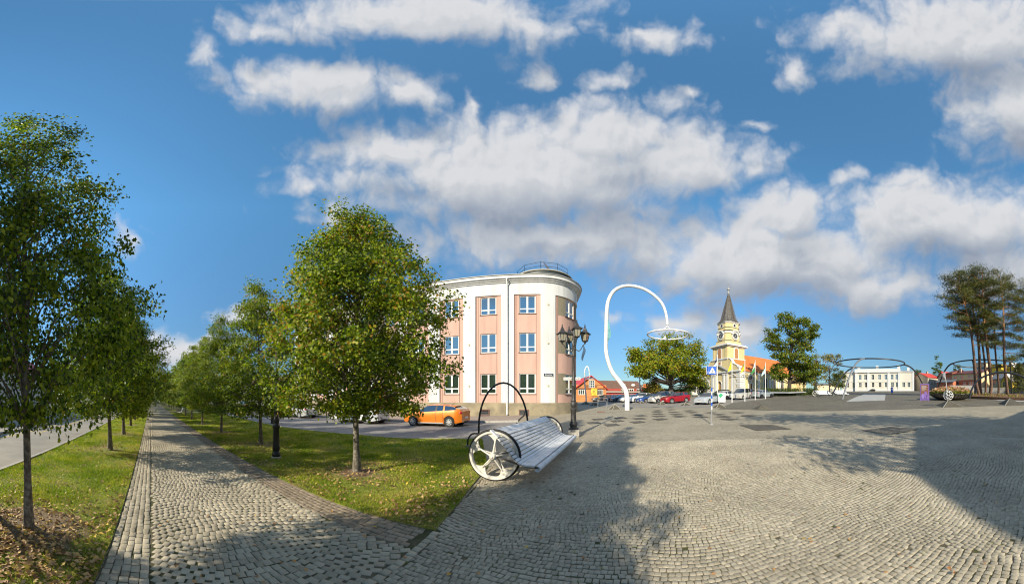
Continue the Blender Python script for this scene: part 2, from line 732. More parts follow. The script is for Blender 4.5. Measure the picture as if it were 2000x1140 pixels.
sett_grey = sett_mat('sett_grey', (.305, .268, .20), (.42, .372, .285))
sett_path = sett_mat('sett_path', (.31, .268, .195), (.44, .385, .29))
sett_red = sett_mat('sett_red', (.215, .17, .12), (.31, .245, .18))
plaza_far = paving_mat('plaza_small_setts', (.315, .277, .205), (.43, .38, .29), (.17, .148, .105), 17, .8, .11, .5, .4)
path_far = paving_mat('path_small_setts', (.32, .278, .20), (.445, .39, .292), (.13, .112, .078), 10, .8, .11, .14, .5)
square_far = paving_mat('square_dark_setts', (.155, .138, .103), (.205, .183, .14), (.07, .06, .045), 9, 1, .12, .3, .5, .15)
slab_pale = mat('pale_slab', (.36, .35, .33), .7, .06, 1, bump=.15, bs=30, coord='World')


def ground_disc():
    xs = [-900, -500, -250, -120] + [i * 4.0 for i in range(-25, 0)] + [i * 5.0 for i in range(0, 23)] + [130, 300, 600, 900]
    ys = [-900, -300, -100, 0, 100, 300, 900]
    V = np.array([(x, y, f(x) - .06) for x in xs for y in ys])
    n = len(ys)
    F = np.array([(i * n + j, (i + 1) * n + j, (i + 1) * n + j + 1, i * n + j + 1) for i in range(len(xs) - 1) for j in range(n - 1)])
    tag(np_mesh('ground', V, F, outskirts), kind='structure')


ground_disc()

BO = Vector((math.sin(.1), math.cos(.1), 0)) * 22.5
BU = Vector((math.cos(.1), -math.sin(.1), 0))
BV = Vector((math.sin(.1), math.cos(.1), 0))


def wb(u, v, z=None):
    p = BO + BU * u + BV * v
    return Vector((p.x, p.y, f(p.x) if z is None else z))


LAWN_EDGE = [gp(*q) for q in ((942, 858), (925, 858), (867, 857.6), (792, 857.6), (708, 851), (628, 844), (544, 833.5), (470, 817), (419, 805.5))]
LAWN = [al(1.30, 2.72), al(1.34, 3.2), al(1.42, 4.6), al(1.46, 6.0)] + LAWN_EDGE + [al(45, 7.1), al(110, 7.1), al(110, 2.72)]
LAWN_L = [al(.45, -3.55), al(.45, -.45), al(110, -.45), al(110, -3.55)]

street = sheet('street', [wb(-1.2, -20), wb(-1.4, -5.1), wb(-46, -5.1), al(130, 20), al(130, 6), al(3, 6), al(2.2, 9.6)], 0.0, asphalt)
road = sheet('road', [al(-12, -3.6), al(120, -3.6), al(120, -7.7), al(-12, -7.7)], 0.0, asphalt_pale)
verge = sheet('sidewalk', [al(-12, -7.7), al(120, -7.7), al(120, -11.2), al(-12, -11.2)], .10, asphalt_pale, skirt=.25)
far_verge = sheet('lawn', [al(-12, -11.2), al(120, -11.2), al(120, -22), al(-12, -22)], .09, lawn_soil)
plaza = sheet('plaza', [al(1.25, -.5), al(1.25, 2.74), al(1.34, 3.2), al(1.42, 4.6), al(1.46, 6.0), LAWN_EDGE[0], wb(-1.25, -8), wb(-1.35, 0), wb(-1.3, 40), wb(34, 80), P(2100, 115), P(2300, 110), al(-60, -60), al(.4, -60), al(.4, -.5)], .006, plaza_far)
path = sheet('path', [al(1.25, -.45), al(112, -.45), al(112, 2.74), al(1.25, 2.74)], .006, path_far)
side = sheet('sidewalk', [wb(-46, -5.1), wb(-1.4, -5.1), wb(-1.2, .5), wb(-46, .5)], .11, sidewalk_mat, skirt=.3)
lawn = sheet('lawn', LAWN, .03, lawn_soil, skirt=.12)
lawn_l = sheet('lawn', LAWN_L, .03, lawn_soil, skirt=.12)
car_park = sheet('car_park', [gp(1128, 792), gp(1240, 796.5), gp(1340, 796.5), gp(1400, 796.5), gp(1430, 787.5), gp(1500, 780.5), P(1520, 66), P(1430, 64), P(1250, 72), P(1128, 72)], .012, asphalt_pale)
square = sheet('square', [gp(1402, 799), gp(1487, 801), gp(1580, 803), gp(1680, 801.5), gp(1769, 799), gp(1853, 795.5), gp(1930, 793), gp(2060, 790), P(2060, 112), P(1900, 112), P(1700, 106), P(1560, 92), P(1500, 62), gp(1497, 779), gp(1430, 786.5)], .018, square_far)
slab = sheet('stone_slab', [gp(1652, 784.5), gp(1728, 782), gp(1730, 770), gp(1689, 769.5)], .024, slab_pale)
walk = sheet('pavement', [gp(1918, 778), gp(1964, 783.5), gp(2060, 786), gp(2060, 770.5), gp(1964, 775)], .024, slab_pale)
# fields of bedding sand under the stones that are built one by one
fan = [(1.55 * math.sin(R(a)), 1.55 * math.cos(R(a))) for a in (118, 150, 180, 215, 260, 298)][::1] + [(8.55 * math.sin(R(a)), 8.55 * math.cos(R(a))) for a in range(-62, 119, 6)]


def clip_half(poly, p0, n):
    out = []
    for i in range(len(poly)):
        a, b = Vector(poly[i][:2]), Vector(poly[(i + 1) % len(poly)][:2])
        da, db = (a - p0).dot(n), (b - p0).dot(n)
        if da <= 0:
            out.append(tuple(a))
        if (da < 0) != (db < 0) and da != db:
            out.append(tuple(a + (b - a) * (da / (da - db))))
    return out


fan = clip_half(fan, Vector((AV.x, AV.y)) * 1.36, Vector((AV.x, AV.y)))
bed = sheet('sand_bed', fan, .0108, bed_plaza)
bed2 = sheet('sand_bed', [al(1.27, -.44), al(30, -.44), al(30, 2.73), al(1.27, 2.73)], .012, bed_path)

# dark bands of setts let into the plaza (the crossing) and two large dark diamonds
dark_band = paving_mat('dark_sett_band', (.12, .11, .09), (.165, .15, .125), (.05, .045, .035), 15, .8, .13, .5, .5)
band_px = [(1167.5, 819), (1159.3, 825.8), (1212, 816.5), (1205, 822.5), (1194.5, 830), (1250.8, 812), (1248.5, 817.8), (1244.7, 824.6), (1280, 795.5), (1283, 801.8), (1283.8, 804.6), (1284.5, 808.5), (1286.6, 813),
           (1289.6, 818.9), (1307, 796), (1310.8, 800), (1315.5, 805), (1321, 809.3), (1326.5, 813.6), (1346, 802), (1352, 805.5), (1361, 810), (1369, 814.5), (1388, 806), (1404, 809.5), (1413, 814), (1424, 819), (1440, 806), (1462, 812)]
for (x, y) in band_px:
    c = gp(x, y)
    w, d = .74, .95
    q = [c + AV * w / 2 + LV * d / 2, c + AV * w / 2 - LV * d / 2, c - AV * w / 2 - LV * d / 2, c - AV * w / 2 + LV * d / 2]
    o = sheet('sett_band', q, .024, dark_band)
    o.parent = plaza
for q in ([(1443, 830.5), (1508, 830), (1546, 838.5), (1476, 841)], [(1681, 841), (1742, 834), (1796, 839), (1738, 849.5)]):
    o = sheet('sett_band', [gp(*p) for p in q], .024, dark_band)
    o.parent = plaza
mh = MB().lathe([(.42, 0), (.42, .012), (.36, .016), (.0, .017)], 20)
rust = mat('rusty_iron', (.30, .13, .06), .8, .2, 10, bump=.3)
c = gp(1174, 804.6, .018)
tag(mh.build('manhole_cover', rust, loc=c), 'rusty orange round manhole cover in the plaza near the bike stands', 'manhole cover')


# kerbs, stone by stone
def kerb(name, pts, h=.1, w=.14, step=1.0, dz=0.0, maxn=70):
    root = thing(name, None, None, (0, 0, 0))
    root['kind'] = 'structure'
    rr = random.Random(3)
    base = MB().box((0, 0, 0), (.985, 1, 1)).build('kerb_stone', kerb_mat, root)
    first = True
    cnt = 0
    for a, b in zip(pts[:-1], pts[1:]):
        a, b = Vector(a[:2]), Vector(b[:2])
        L = (b - a).length
        k = max(1, round(L / step))
        for i in range(k):
            if cnt >= maxn:
                return root
            m = a + (b - a) * ((i + .5) / k)
            o = base if first else base.copy()
            if not first:
                COL.objects.link(o)
            first = False
            o.location = (m.x, m.y, f(m.x) + dz + h / 2 - .08 + rr.uniform(-.006, .006))
            sl = (f(m.x + .2) - f(m.x - .2)) / .4 * (b - a).x / L
            o.rotation_euler = (0, -math.atan(sl), math.atan2((b - a).y, (b - a).x))
            o.scale = (L / k, w, h + .16)
            cnt += 1
    return root


kerb('kerb', [al(-.5, -3.6), al(24, -3.6), al(70, -3.6)], .07, .12, 1.0)
kerb('kerb', [al(-.5, -7.68), al(24, -7.68), al(70, -7.68)], .13, .14, 1.0)
kerb('kerb', LAWN_EDGE + [al(45, 7.1)], .06, .12, .9)
kerb('kerb', [wb(-1.3, -5.1), wb(-30, -5.1)], .14, .16, 1.0)
yl = mat('yellow_line', (.55, .40, .06), .7, .2, 8, coord='World')
for a0, a1, l0 in ((9, 60, -6.9), (13, 60, -6.2)):
    o = sheet('road_marking', [al(a0, l0), al(a1, l0), al(a1, l0 - .09), al(a0, l0 - .09)], .004, yl)


# ---- setts: geometry
def sett_arrays(C, ang, hx, hy, h, rg, z0=.010):
    """C (n,2); returns V,F for rough cubes with rounded shoulders"""
    n = len(C)
    base = np.array([(-1, -1), (1, -1), (1, 1), (-1, 1)], float)
    jit = rg.uniform(-.085, .085, (n, 4, 2))
    q = base[None] + jit
    rings = []
    for (sc, zz) in ((1.0, 0.0), (.985, .55), (.80, 1.0)):
        p = q * sc
        x = p[..., 0] * hx[:, None]
        y = p[..., 1] * hy[:, None]
        cx = x * np.cos(ang)[:, None] - y * np.sin(ang)[:, None] + C[:, 0:1]
        cy = x * np.sin(ang)[:, None] + y * np.cos(ang)[:, None] + C[:, 1:2]
        tilt = rg.uniform(-.0022, .0022, (n, 4)) * zz
        z = fv(cx) + z0 + h[:, None] * zz + tilt
        rings.append(np.stack([cx, cy, z], -1))
    V = np.concatenate(rings, 1).reshape(-1, 3)
    o = (np.arange(n) * 12)[:, None, None]
    fs = [(8, 9, 10, 11)]
    for k in (0, 4):
        for j in range(4):
            fs.append((k + j, k + (j + 1) % 4, k + 4 + (j + 1) % 4, k + 4 + j))
    F = (np.array(fs)[None] + o).reshape(-1, 4)
    return V, F


def lay(parent, C, ang, hx, hy, h, material, rg, singles=300, want=None):
    """the nearest stones become objects of their own, the others one mesh"""
    r = np.hypot(C[:, 0], C[:, 1])
    a = np.degrees(np.arctan2(C[:, 0], C[:, 1]))
    vis = (np.abs(a) < 116) & (r > 1.93)
    key = np.where(vis, r, 1e6)
    idx = np.argsort(key)[:singles]
    mask = np.ones(len(C), bool)
    mask[idx] = False
    if singles:
        protos = []
        for k in range(8):
            V, F = sett_arrays(np.zeros((1, 2)), np.zeros(1), np.ones(1) * 1.0, np.ones(1) * 1.0, np.ones(1), rg, 0.0)
            V[:, 2] = [0] * 4 + [.55] * 4 + list(1 + rg.uniform(-.1, .1, 4))
            o = np_mesh('sett', V, F, material)
            protos.append(o.data)
            bpy.data.objects.remove(o)
        for i in idx:
            o = bpy.data.objects.new('sett', protos[int(i) % 8])
            COL.objects.link(o)
            o.parent = parent
            x, y = C[i]
            o.location = (x, y, f(x) + .010)
            o.rotation_euler = (0, 0, ang[i])
            o.scale = (hx[i], hy[i], h[i])
    V, F = sett_arrays(C[mask], ang[mask], hx[mask], hy[mask], h[mask], rg)
    o = np_mesh('setts', V, F, material, parent)
    o['kind'] = 'stuff'


def al_np(a, l):
    return np.stack([AV.x * a + LV.x * l, AV.y * a + LV.y * l], -1)


A_ANG = math.atan2(AV.y, AV.x)


def build_setts():
    rg = np.random.default_rng(5)
    # promenade: bowed courses of larger setts between straight border rows
    C, A, HX, HY = [], [], [], []
    pit, w0, w1 = .110, 0.0, 2.24
    j = 0
    a0 = .7
    while a0 + j * pit < 27:
        l = w0 + rg.uniform(0, .05)
        while l < w1 - .04:
            wd = rg.uniform(.070, .094)
            lm = l + wd / 2
            t = (lm - 1.1) / 1.1
            bow = .42 * (1 - t * t) - .25 * (lm / 2.2)
            da = (-.84 * t / 1.1 - .25 / 2.2)
            aa = a0 + j * pit + bow + rg.normal(0, .006)
            if aa > 1.34:
                C.append((aa, min(lm, w1 - .04)))
                A.append(A_ANG - math.atan(da) + rg.normal(0, .05))
                HX.append(pit / 2 - rg.uniform(.0015, .0065))
                HY.append(wd / 2 - rg.uniform(.001, .0055))
            l += wd
        j += 1
    C = np.array(C)
    n = len(C)
    lay(path, al_np(C[:, 0], C[:, 1]), np.array(A), np.array(HX), np.array(HY), rg.uniform(.011, .016, n), sett_path, rg)
    for rows, mt, nm in (([-.388, -.305, -.222, -.139, -.056], sett_path, 'path_border'), ([2.28, 2.365, 2.45, 2.535, 2.62, 2.70], sett_red, 'path_border')):
        C, HX, HY = [], [], []
        for l in rows:
            a = 1.36 + rg.uniform(0, .1)
            while a < 27:
                d = rg.uniform(.09, .16)
                C.append((a + d / 2, l + rg.normal(0, .004)))
                HX.append(d / 2 - rg.uniform(.003, .009))
                HY.append(.040 - rg.uniform(.0, .005))
                a += d
        C = np.array(C)
        n = len(C)
        root = thing(nm, None, None)
        root['kind'] = 'structure'
        lay(root, al_np(C[:, 0], C[:, 1]), A_ANG + rg.normal(0, .03, n), np.array(HX), np.array(HY), rg.uniform(.011, .017, n), mt, rg, 200)
    # plaza: small cubes in segment bows
    th = R(152)
    cs, sn = math.cos(th), math.sin(th)
    pit, W = .066, 1.15
    q = np.arange(-10, 10, pit)
    p = np.arange(-10, 10, .054)
    Q, Pp = np.meshgrid(q, p, indexing='ij')
    Pp = Pp + rg.uniform(-.5, .5, (len(q), 1)) * .054 + np.cumsum(rg.normal(0, .003, Pp.shape), 1)
    fr = (Pp / W) % 1.0
    t = 2 * fr - 1
    bow = .05 * (1 - t * t)
    dq = -.05 * 2 * t * 2 / W
    Qb = Q + bow + .10 * np.sin(Pp * .9 + Q * .8) + .05 * np.sin(Pp * 2.3 - Q * 1.1 + 1) + rg.normal(0, .005, Q.shape)
    X, Y = Pp * cs - Qb * sn, Pp * sn + Qb * cs
    ang = th + np.arctan(dq + .09 * np.cos(Pp * .9 + Q * .8) + .115 * np.cos(Pp * 2.3 - Q * 1.1 + 1)) + rg.normal(0, .07, Q.shape)
    X, Y, ang = X.ravel(), Y.ravel(), ang.ravel()
    r = np.hypot(X, Y)
    b = np.degrees(np.arctan2(X, Y))
    a_ = X * AV.x + Y * AV.y
    ok = (r < 8.75) & ((r < 1.6) | ((b > -63) & (b < 118.5))) & (a_ < np.where(X * LV.x + Y * LV.y > 2.78, 1.33, 1.22)) & (rg.uniform(0, 1, len(X)) > .004)
    C = np.stack([X[ok], Y[ok]], -1)
    n = len(C)
    hy = pit / 2 * np.ones(n) - rg.uniform(.0006, .0046, n)
    hx = .054 / 2 * np.ones(n) - rg.uniform(.0005, .0038, n)
    lay(plaza, C, ang[ok], hx, hy, rg.uniform(.007, .0115, n), sett_grey, rg)
    # a course of border stones along the end of the lawn
    C, HX = [], []
    for k in range(60):
        C.append((1.27 + rg.normal(0, .004), -.4 + .105 * k))
        HX.append(.05)
    C = np.array([c for c in C if c[1] < 2.75])
    n = len(C)
    root = thing('path_border', None, None)
    root['kind'] = 'structure'
    lay(root, al_np(C[:, 0], C[:, 1]), A_ANG + rg.normal(0, .03, n), np.ones(n) * .043, np.ones(n) * .046, rg.uniform(.018, .028, n), sett_path, rg, 60)


build_setts()

# ---- grass and fallen leaves
grass_mat = leaf_mat('grass_blades', [(0, (.085, .155, .008)), (.38, (.20, .275, .012)), (.68, (.35, .375, .024)), (.88, (.48, .42, .08)), (1, (.54, .43, .16))], .3, .6, .95, .9, .25)
litter_mat = leaf_mat('fallen_leaf', [(0, (.17, .085, .035)), (.35, (.36, .21, .10)), (.6, (.50, .34, .19)), (.82, (.55, .37, .13)), (1, (.62, .44, .07))], .15, .6, .2, .8, .3)
TREES_R = [(4.1, 4.35), (9.35, 4.3), (13.9, 3.95), (18.8, 3.9)]
TREES_L = [(2.85, -1.52), (9.2, -1.55), (13.7, -1.5), (18.4, -1.45)]


def tree_dist(x, y):
    d = np.full(len(x), 99.)
    for (a, l) in TREES_R + TREES_L:
        p = AV * a + LV * l
        d = np.minimum(d, np.hypot(x - p.x, y - p.y))
    return d


def build_grass():
    rg = np.random.default_rng(11)
    X, Y, H = [], [], []
    for poly, root in ((LAWN, lawn), (LAWN_L, lawn_l)):
        for (r0, r1, dens) in ((1.5, 4.5, 5200), (4.5, 9, 2600), (9, 16, 900), (16, 34, 260)):
            area = PI * (r1 * r1 - r0 * r0) * .5
            n = int(area * dens)
            b = rg.uniform(-R(118), R(10), n)
            r = np.sqrt(rg.uniform(r0 * r0, r1 * r1, n))
            x, y = r * np.sin(b), r * np.cos(b)
            k = inside(x, y, poly)
            x, y, r = x[k], y[k], r[k]
            d = tree_dist(x, y)
            # worn and patchy under the trees
            lump = np.sin(x * 3.1 + 1.3 * np.sin(y * 2.3)) * np.sin(y * 2.7 + x)
            keep = rg.uniform(0, 1, len(x)) < np.clip((d - .45) / .75, .03, 1) * (.72 + .28 * lump)
            X.append(np.stack([x[keep], y[keep], np.full(keep.sum(), r0)], -1))
    Q = np.concatenate(X)
    n = len(Q)
    h = rg.uniform(.022, .055, n) * np.where(Q[:, 2] > 8, 1.25, 1) * (1 + .35 * np.sin(Q[:, 0] * 1.9) * np.cos(Q[:, 1] * 2.3))
    w = np.where(Q[:, 2] < 4, .0034, np.where(Q[:, 2] < 8, .006, np.where(Q[:, 2] < 15, .012, .028)))
    t = rg.uniform(0, 2 * PI, n)
    lean = rg.uniform(.1, .9, n) * h
    t2 = rg.uniform(0, 2 * PI, n)
    z = fv(Q[:, 0]) + .028
    a = np.stack([Q[:, 0] - np.cos(t) * w, Q[:, 1] - np.sin(t) * w, z], -1)
    b = np.stack([Q[:, 0] + np.cos(t) * w, Q[:, 1] + np.sin(t) * w, z], -1)
    c = np.stack([Q[:, 0] + np.cos(t2) * lean, Q[:, 1] + np.sin(t2) * lean, z + h], -1)
    V = np.stack([a, b, c], 1).reshape(-1, 3)
    F = np.arange(n * 3).reshape(-1, 3)
    tag(np_mesh('grass', V, F, grass_mat), kind='stuff')
    print('grass blades', n)


build_grass()


def flat_leaves(x, y, z, size, rg, flat=.35):
    n = len(x)
    t = rg.uniform(0, 2 * PI, n)
    d = np.stack([np.cos(t), np.sin(t), rg.normal(0, flat, n)], -1)
    d /= np.linalg.norm(d, axis=1)[:, None]
    s = np.stack([-np.sin(t), np.cos(t), rg.normal(0, flat, n)], -1)
    s /= np.linalg.norm(s, axis=1)[:, None]
    c = np.stack([x, y, z], -1)
    L = size[:, None]
    curl = np.stack([np.zeros(n), np.zeros(n), rg.uniform(.05, .35, n) * size], -1)
    pts = [c - d * L * .5, c + s * L * .38 - d * L * .1 + curl, c + s * L * .2 + d * L * .25 + curl * .6, c + d * L * .55, c - s * L * .2 + d * L * .25 + curl * .5, c - s * L * .38 - d * L * .1 + curl * .9]
    V = np.stack(pts, 1).reshape(-1, 3)
    o = (np.arange(n) * 6)[:, None, None]
    F = (np.array([(0, 1, 2, 3), (0, 3, 4, 5)])[None] + o).reshape(-1, 4)
    return V, F


def build_litter():
    rg = np.random.default_rng(21)
    pts = []
    for poly, n0 in ((LAWN, 19000), (LAWN_L, 32000)):
        b = rg.uniform(-R(118), R(8), n0)
        r = np.sqrt(rg.uniform(1.6 ** 2, 15 ** 2, n0))
        x, y = r * np.sin(b), r * np.cos(b)
        k = inside(x, y, poly)
        x, y = x[k], y[k]
        d = tree_dist(x, y)
        near = np.exp(-(d / 1.3) ** 2)
        rr = np.hypot(x, y)
        keep = rg.uniform(0, 1, len(x)) < (.13 + .85 * near) * np.where(rr < 7, 1, .6)
        pts.append(np.stack([x[keep], y[keep]], -1))
    # drifts: close round the first tree of the left row, and the end of the right lawn
    for (a, l, sa, sl, n) in ((2.3, -1.7, .7, .7, 2600), (1.7, 3.5, .35, .7, 420), (1.6, -.55, .6, .12, 260), (6, -.52, 3, .1, 200), (4.2, 4.2, .8, .7, 420), (5, 2.9, 3, .12, 200), (12, 3.2, 3, .4, 500)):
        q = al_np(rg.normal(a, sa, n), rg.normal(l, sl, n))
        k = inside(q[:, 0], q[:, 1], LAWN) | inside(q[:, 0], q[:, 1], LAWN_L)
        pts.append(q[k])
    q = np.concatenate(pts)
    n = len(q)
    V, F = flat_leaves(q[:, 0], q[:, 1], fv(q[:, 0]) + rg.uniform(.05, .075, n), rg.uniform(.034, .076, n), rg, .5)
    tag(np_mesh('fallen_leaves', V, F, litter_mat), kind='stuff')
    # single leaves blown over the stones
    b = rg.uniform(-R(80), R(115), 190)
    r = 1.95 + 9 * rg.uniform(0, 1, 190) ** 1.3
    x, y = r * np.sin(b), r * np.cos(b)
    k = ~(inside(x, y, LAWN) | inside(x, y, LAWN_L))
    x, y = x[k], y[k]
    n = len(x)
    V, F = flat_leaves(x, y, fv(x) + .034, rg.uniform(.03, .055, n), rg, .12)
    tag(np_mesh('fallen_leaves', V, F, leaf_mat('blown_leaf', [(0, (.30, .13, .05)), (.4, (.50, .24, .10)), (.7, (.58, .30, .06)), (1, (.62, .45, .05))], .1, .6, .2, .8, .3)), kind='stuff')
    # tufts of moss and weed in the joints
    n = 260
    b = rg.uniform(-R(40), R(112), n)
    r = np.sqrt(rg.uniform(1.9 ** 2, 5 ** 2, n))
    x, y = r * np.sin(b), r * np.cos(b)
    k = ~(inside(x, y, LAWN) | inside(x, y, LAWN_L))
    x, y = np.repeat(x[k], 14), np.repeat(y[k], 14)
    x, y = x + rg.normal(0, .012, len(x)), y + rg.normal(0, .012, len(y))
    n = len(x)
    t, h = rg.uniform(0, 2 * PI, n), rg.uniform(.010, .030, n)
    z = fv(x) + .014
    a = np.stack([x - .002, y, z], -1)
    bb = np.stack([x + .002, y + .001, z], -1)
    c = np.stack([x + np.cos(t) * h * .8, y + np.sin(t) * h * .8, z + h * .8], -1)
    tag(np_mesh('weeds', np.stack([a, bb, c], 1).reshape(-1, 3), np.arange(n * 3).reshape(-1, 3), grass_mat), kind='stuff')


build_litter()
# bare earth rings at the foot of the nearest trees
for (a, l), rad in (((2.85, -1.52), .75), ((4.1, 4.35), .42)):
    c = al(a, l)
    mb = MB()
    rr = random.Random(int(a * 10))
    n = 28
    rim = [(c.x + math.cos(2 * PI * i / n) * rad * rr.uniform(.85, 1.15), c.y + math.sin(2 * PI * i / n) * rad * rr.uniform(.85, 1.15)) for i in range(n)]
    vs = [(x, y, f(x) + .034) for x, y in rim] + [(c.x + (x - c.x) * .5, c.y + (y - c.y) * .5, f(c.x) + .05 + rr.uniform(0, .012)) for x, y in rim] + [(c.x, c.y, f(c.x) + .075)]
    fs = [(i, (i + 1) % n, n + (i + 1) % n, n + i) for i in range(n)] + [(n + i, n + (i + 1) % n, 2 * n) for i in range(n)]
    tag(mb.add(vs, fs).build('soil_patch', bare_soil, smooth=True, ang=180), kind='structure')

# ------------------------------------------------------------------ trees
bark_linden = mat('bark_linden', (.125, .105, .085), .9, .45, 14, bump=1.0, bs=38, col2=(.23, .21, .175), c2s=16)
bark_dark = mat('bark_dark', (.055, .045, .036), .95, .3, 8, bump=.8, bs=20)
bark_pine = mat('bark_pine', (.13, .075, .05), .95, .35, 3, bump=.8, bs=10)
bark_pine_top = mat('bark_pine_top', (.42, .20, .085), .85, .25, 3, bump=.5, bs=10)
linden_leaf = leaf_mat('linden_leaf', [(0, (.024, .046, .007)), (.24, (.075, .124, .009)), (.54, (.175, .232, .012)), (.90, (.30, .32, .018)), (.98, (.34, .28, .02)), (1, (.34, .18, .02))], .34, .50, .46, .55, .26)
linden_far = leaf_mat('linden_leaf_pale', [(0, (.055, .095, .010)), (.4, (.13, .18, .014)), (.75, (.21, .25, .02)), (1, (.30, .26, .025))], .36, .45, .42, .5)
oak_leaf = leaf_mat('oak_leaf', [(0, (.06, .10, .010)), (.4, (.165, .21, .014)), (.72, (.27, .285, .018)), (.94, (.30, .24, .02)), (1, (.33, .19, .02))], .38, .55, .45, .28, .2)
maple_leaf = leaf_mat('maple_leaf', [(0, (.04, .07, .012)), (.45, (.105, .145, .016)), (.88, (.185, .21, .02)), (1, (.24, .20, .03))], .38, .55, .4, .3, .2)
autumn_leaf = leaf_mat('autumn_leaf', [(0, (.11, .12, .02)), (.5, (.22, .20, .028)), (.85, (.30, .20, .03)), (1, (.32, .13, .03))], .3, .5, .6, .3)
pine_leaf = leaf_mat('pine_needles', [(0, (.04, .055, .014)), (.5, (.11, .12, .024)), (1, (.21, .18, .035))], .2, .55, .7, .35)
bush_leaf = leaf_mat('bush_leaf', [(0, (.03, .055, .012)), (.5, (.07, .105, .02)), (1, (.16, .17, .03))], .3, .5, .6, .5)


def leaf_quads(C, L, rg, droop=.45, wid=.42, out=None):
    n = len(C)
    d = rg.normal(0, 1, (n, 3))
    d[:, 2] -= droop
    if out is not None:
        d += out * .25
    d /= np.linalg.norm(d, axis=1)[:, None]
    ref = rg.normal(0, .75, (n, 3)) + np.array([0, 0, .55])
    if out is not None:
        ref = ref + out * 1.1
    s = np.cross(d, ref)
    s /= np.linalg.norm(s, axis=1)[:, None] + 1e-9
    nn = np.cross(s, d)
    L = L[:, None]
    w = L * wid
    fold = nn * L * rg.uniform(.05, .22, (n, 1))
    V = np.stack([C, C + d * L * .42 + s * w + fold, C + d * L, C + d * L * .42 - s * w + fold], 1).reshape(-1, 3)
    o = (np.arange(n) * 4)[:, None, None]
    F = (np.array([(0, 1, 2), (0, 2, 3)])[None] + o).reshape(-1, 3)
    return V, F


LINDEN_PROFILE = [(0, .62), (.07, .95), (.16, 1.0), (.30, .98), (.45, .86), (.6, .70), (.74, .52), (.87, .30), (.96, .13), (1, .03)]


def linden_protos(seed, H=7.6, z0=1.55, Rm=2.05, n_clump=330, per=85, leaf=.085, trunk_r=.085, droopers=0):
    """trunk mesh and crown mesh of a clipped street linden, standing at the origin"""
    rg = np.random.default_rng(seed)
    rr = random.Random(seed)
    tb = MB()
    pts, rad = [], []
    for i in range(12):
        t = i / 11
        z = H * .93 * t
        pts.append((.05 * math.sin(t * 5 + seed), .05 * math.sin(t * 4 + 2 * seed), z))
        rad.append((trunk_r * (1.0 - .93 * t)) + (.035 if i == 0 else .0))
    tb.tube([(0, 0, -.1)] + pts, [trunk_r + .06] + rad, 10)
    pz, pr = [p[0] for p in LINDEN_PROFILE], [p[1] for p in LINDEN_PROFILE]
    # lobed outline
    lob = [(rr.uniform(0, 2 * PI), rr.uniform(0, 1), rr.uniform(.08, .32)) for _ in range(34)]

    def radius(t, th):
        k = np.interp(t, pz, pr)
        m = np.zeros_like(t)
        for (a, tz, am) in lob:
            da = np.abs((th - a + PI) % (2 * PI) - PI)
            m = np.maximum(m, am * np.exp(-(da / .45) ** 2 - ((t - tz) / .09) ** 2))
        return Rm * k * (.74 + m * 1.5)
    # boughs spread round the stem, each carrying several leafy sprays; hollows stay between them
    nb = max(30, n_clump // 5)
    t = rg.uniform(0, 1, nb * 8)
    w = np.interp(t, pz, pr) + .07
    t = np.sort(t[rg.uniform(0, 1, len(t)) < w / 1.1][:nb])
    th = np.arange(len(t)) * 2.399 + rg.uniform(-.5, .5, len(t))
    u = rg.uniform(.55, 1.0, len(t)) ** .6
    rb = radius(t, th) * u
    zb_ = z0 + (H - z0) * t - .25 * u * (1 - t)
    bc = np.stack([rb * np.cos(th), rb * np.sin(th), zb_], -1)
    k = np.repeat(np.arange(len(bc)), 5)
    size = (.20 + .13 * np.interp(t, pz, pr))[k][:, None] * np.array([1, 1, .62])
    inward = np.where(rg.uniform(0, 1, len(k)) < .25, rg.uniform(.3, .8, len(k)), 1.0)[:, None]
    cl = bc[k] * np.concatenate([inward, inward, np.ones_like(inward)], 1) + np.clip(rg.normal(0, 1, (len(k), 3)), -1.6, 1.6) * size
    cl[:, 2] = np.maximum(cl[:, 2], z0 - .05)
    for i in range(0, len(cl), 4):
        zc = cl[i, 2]
        zs = max(1.5, zc - .9 * math.hypot(cl[i, 0], cl[i, 1]))
        q = Vector(cl[i])
        p = Vector((0, 0, min(zs, H * .9)))
        m = p.lerp(q, .5) + Vector((0, 0, .12))
        tb.tube([p, m, q], [.022, .014, .005], 5, caps=False)
    if droopers:
        a = rg.uniform(0, 2 * PI, droopers)
        ex = np.stack([np.cos(a) * Rm * rg.uniform(.35, .8, droopers), np.sin(a) * Rm * rg.uniform(.35, .8, droopers), z0 - rg.uniform(.0, .22, droopers)], -1)
        cl = np.concatenate([cl, ex])
    cnt = np.full(len(cl), per)
    if droopers:
        cnt[-droopers:] = per // 3
    idx = np.repeat(np.arange(len(cl)), cnt)
    sp = np.array([.165, .165, .115]) * rg.uniform(.65, 1.35, (len(cl), 1))
    C = cl[idx] + np.clip(rg.normal(0, 1, (len(idx), 3)), -1.7, 1.7) * sp[idx]
    o = C.copy()
    o[:, 2] = 0
    o /= np.linalg.norm(o, axis=1)[:, None] + .2
    V, F = leaf_quads(C, rg.uniform(.7, 1.3, len(C)) * leaf, rg, .7, .44, o)
    return tb, V, F


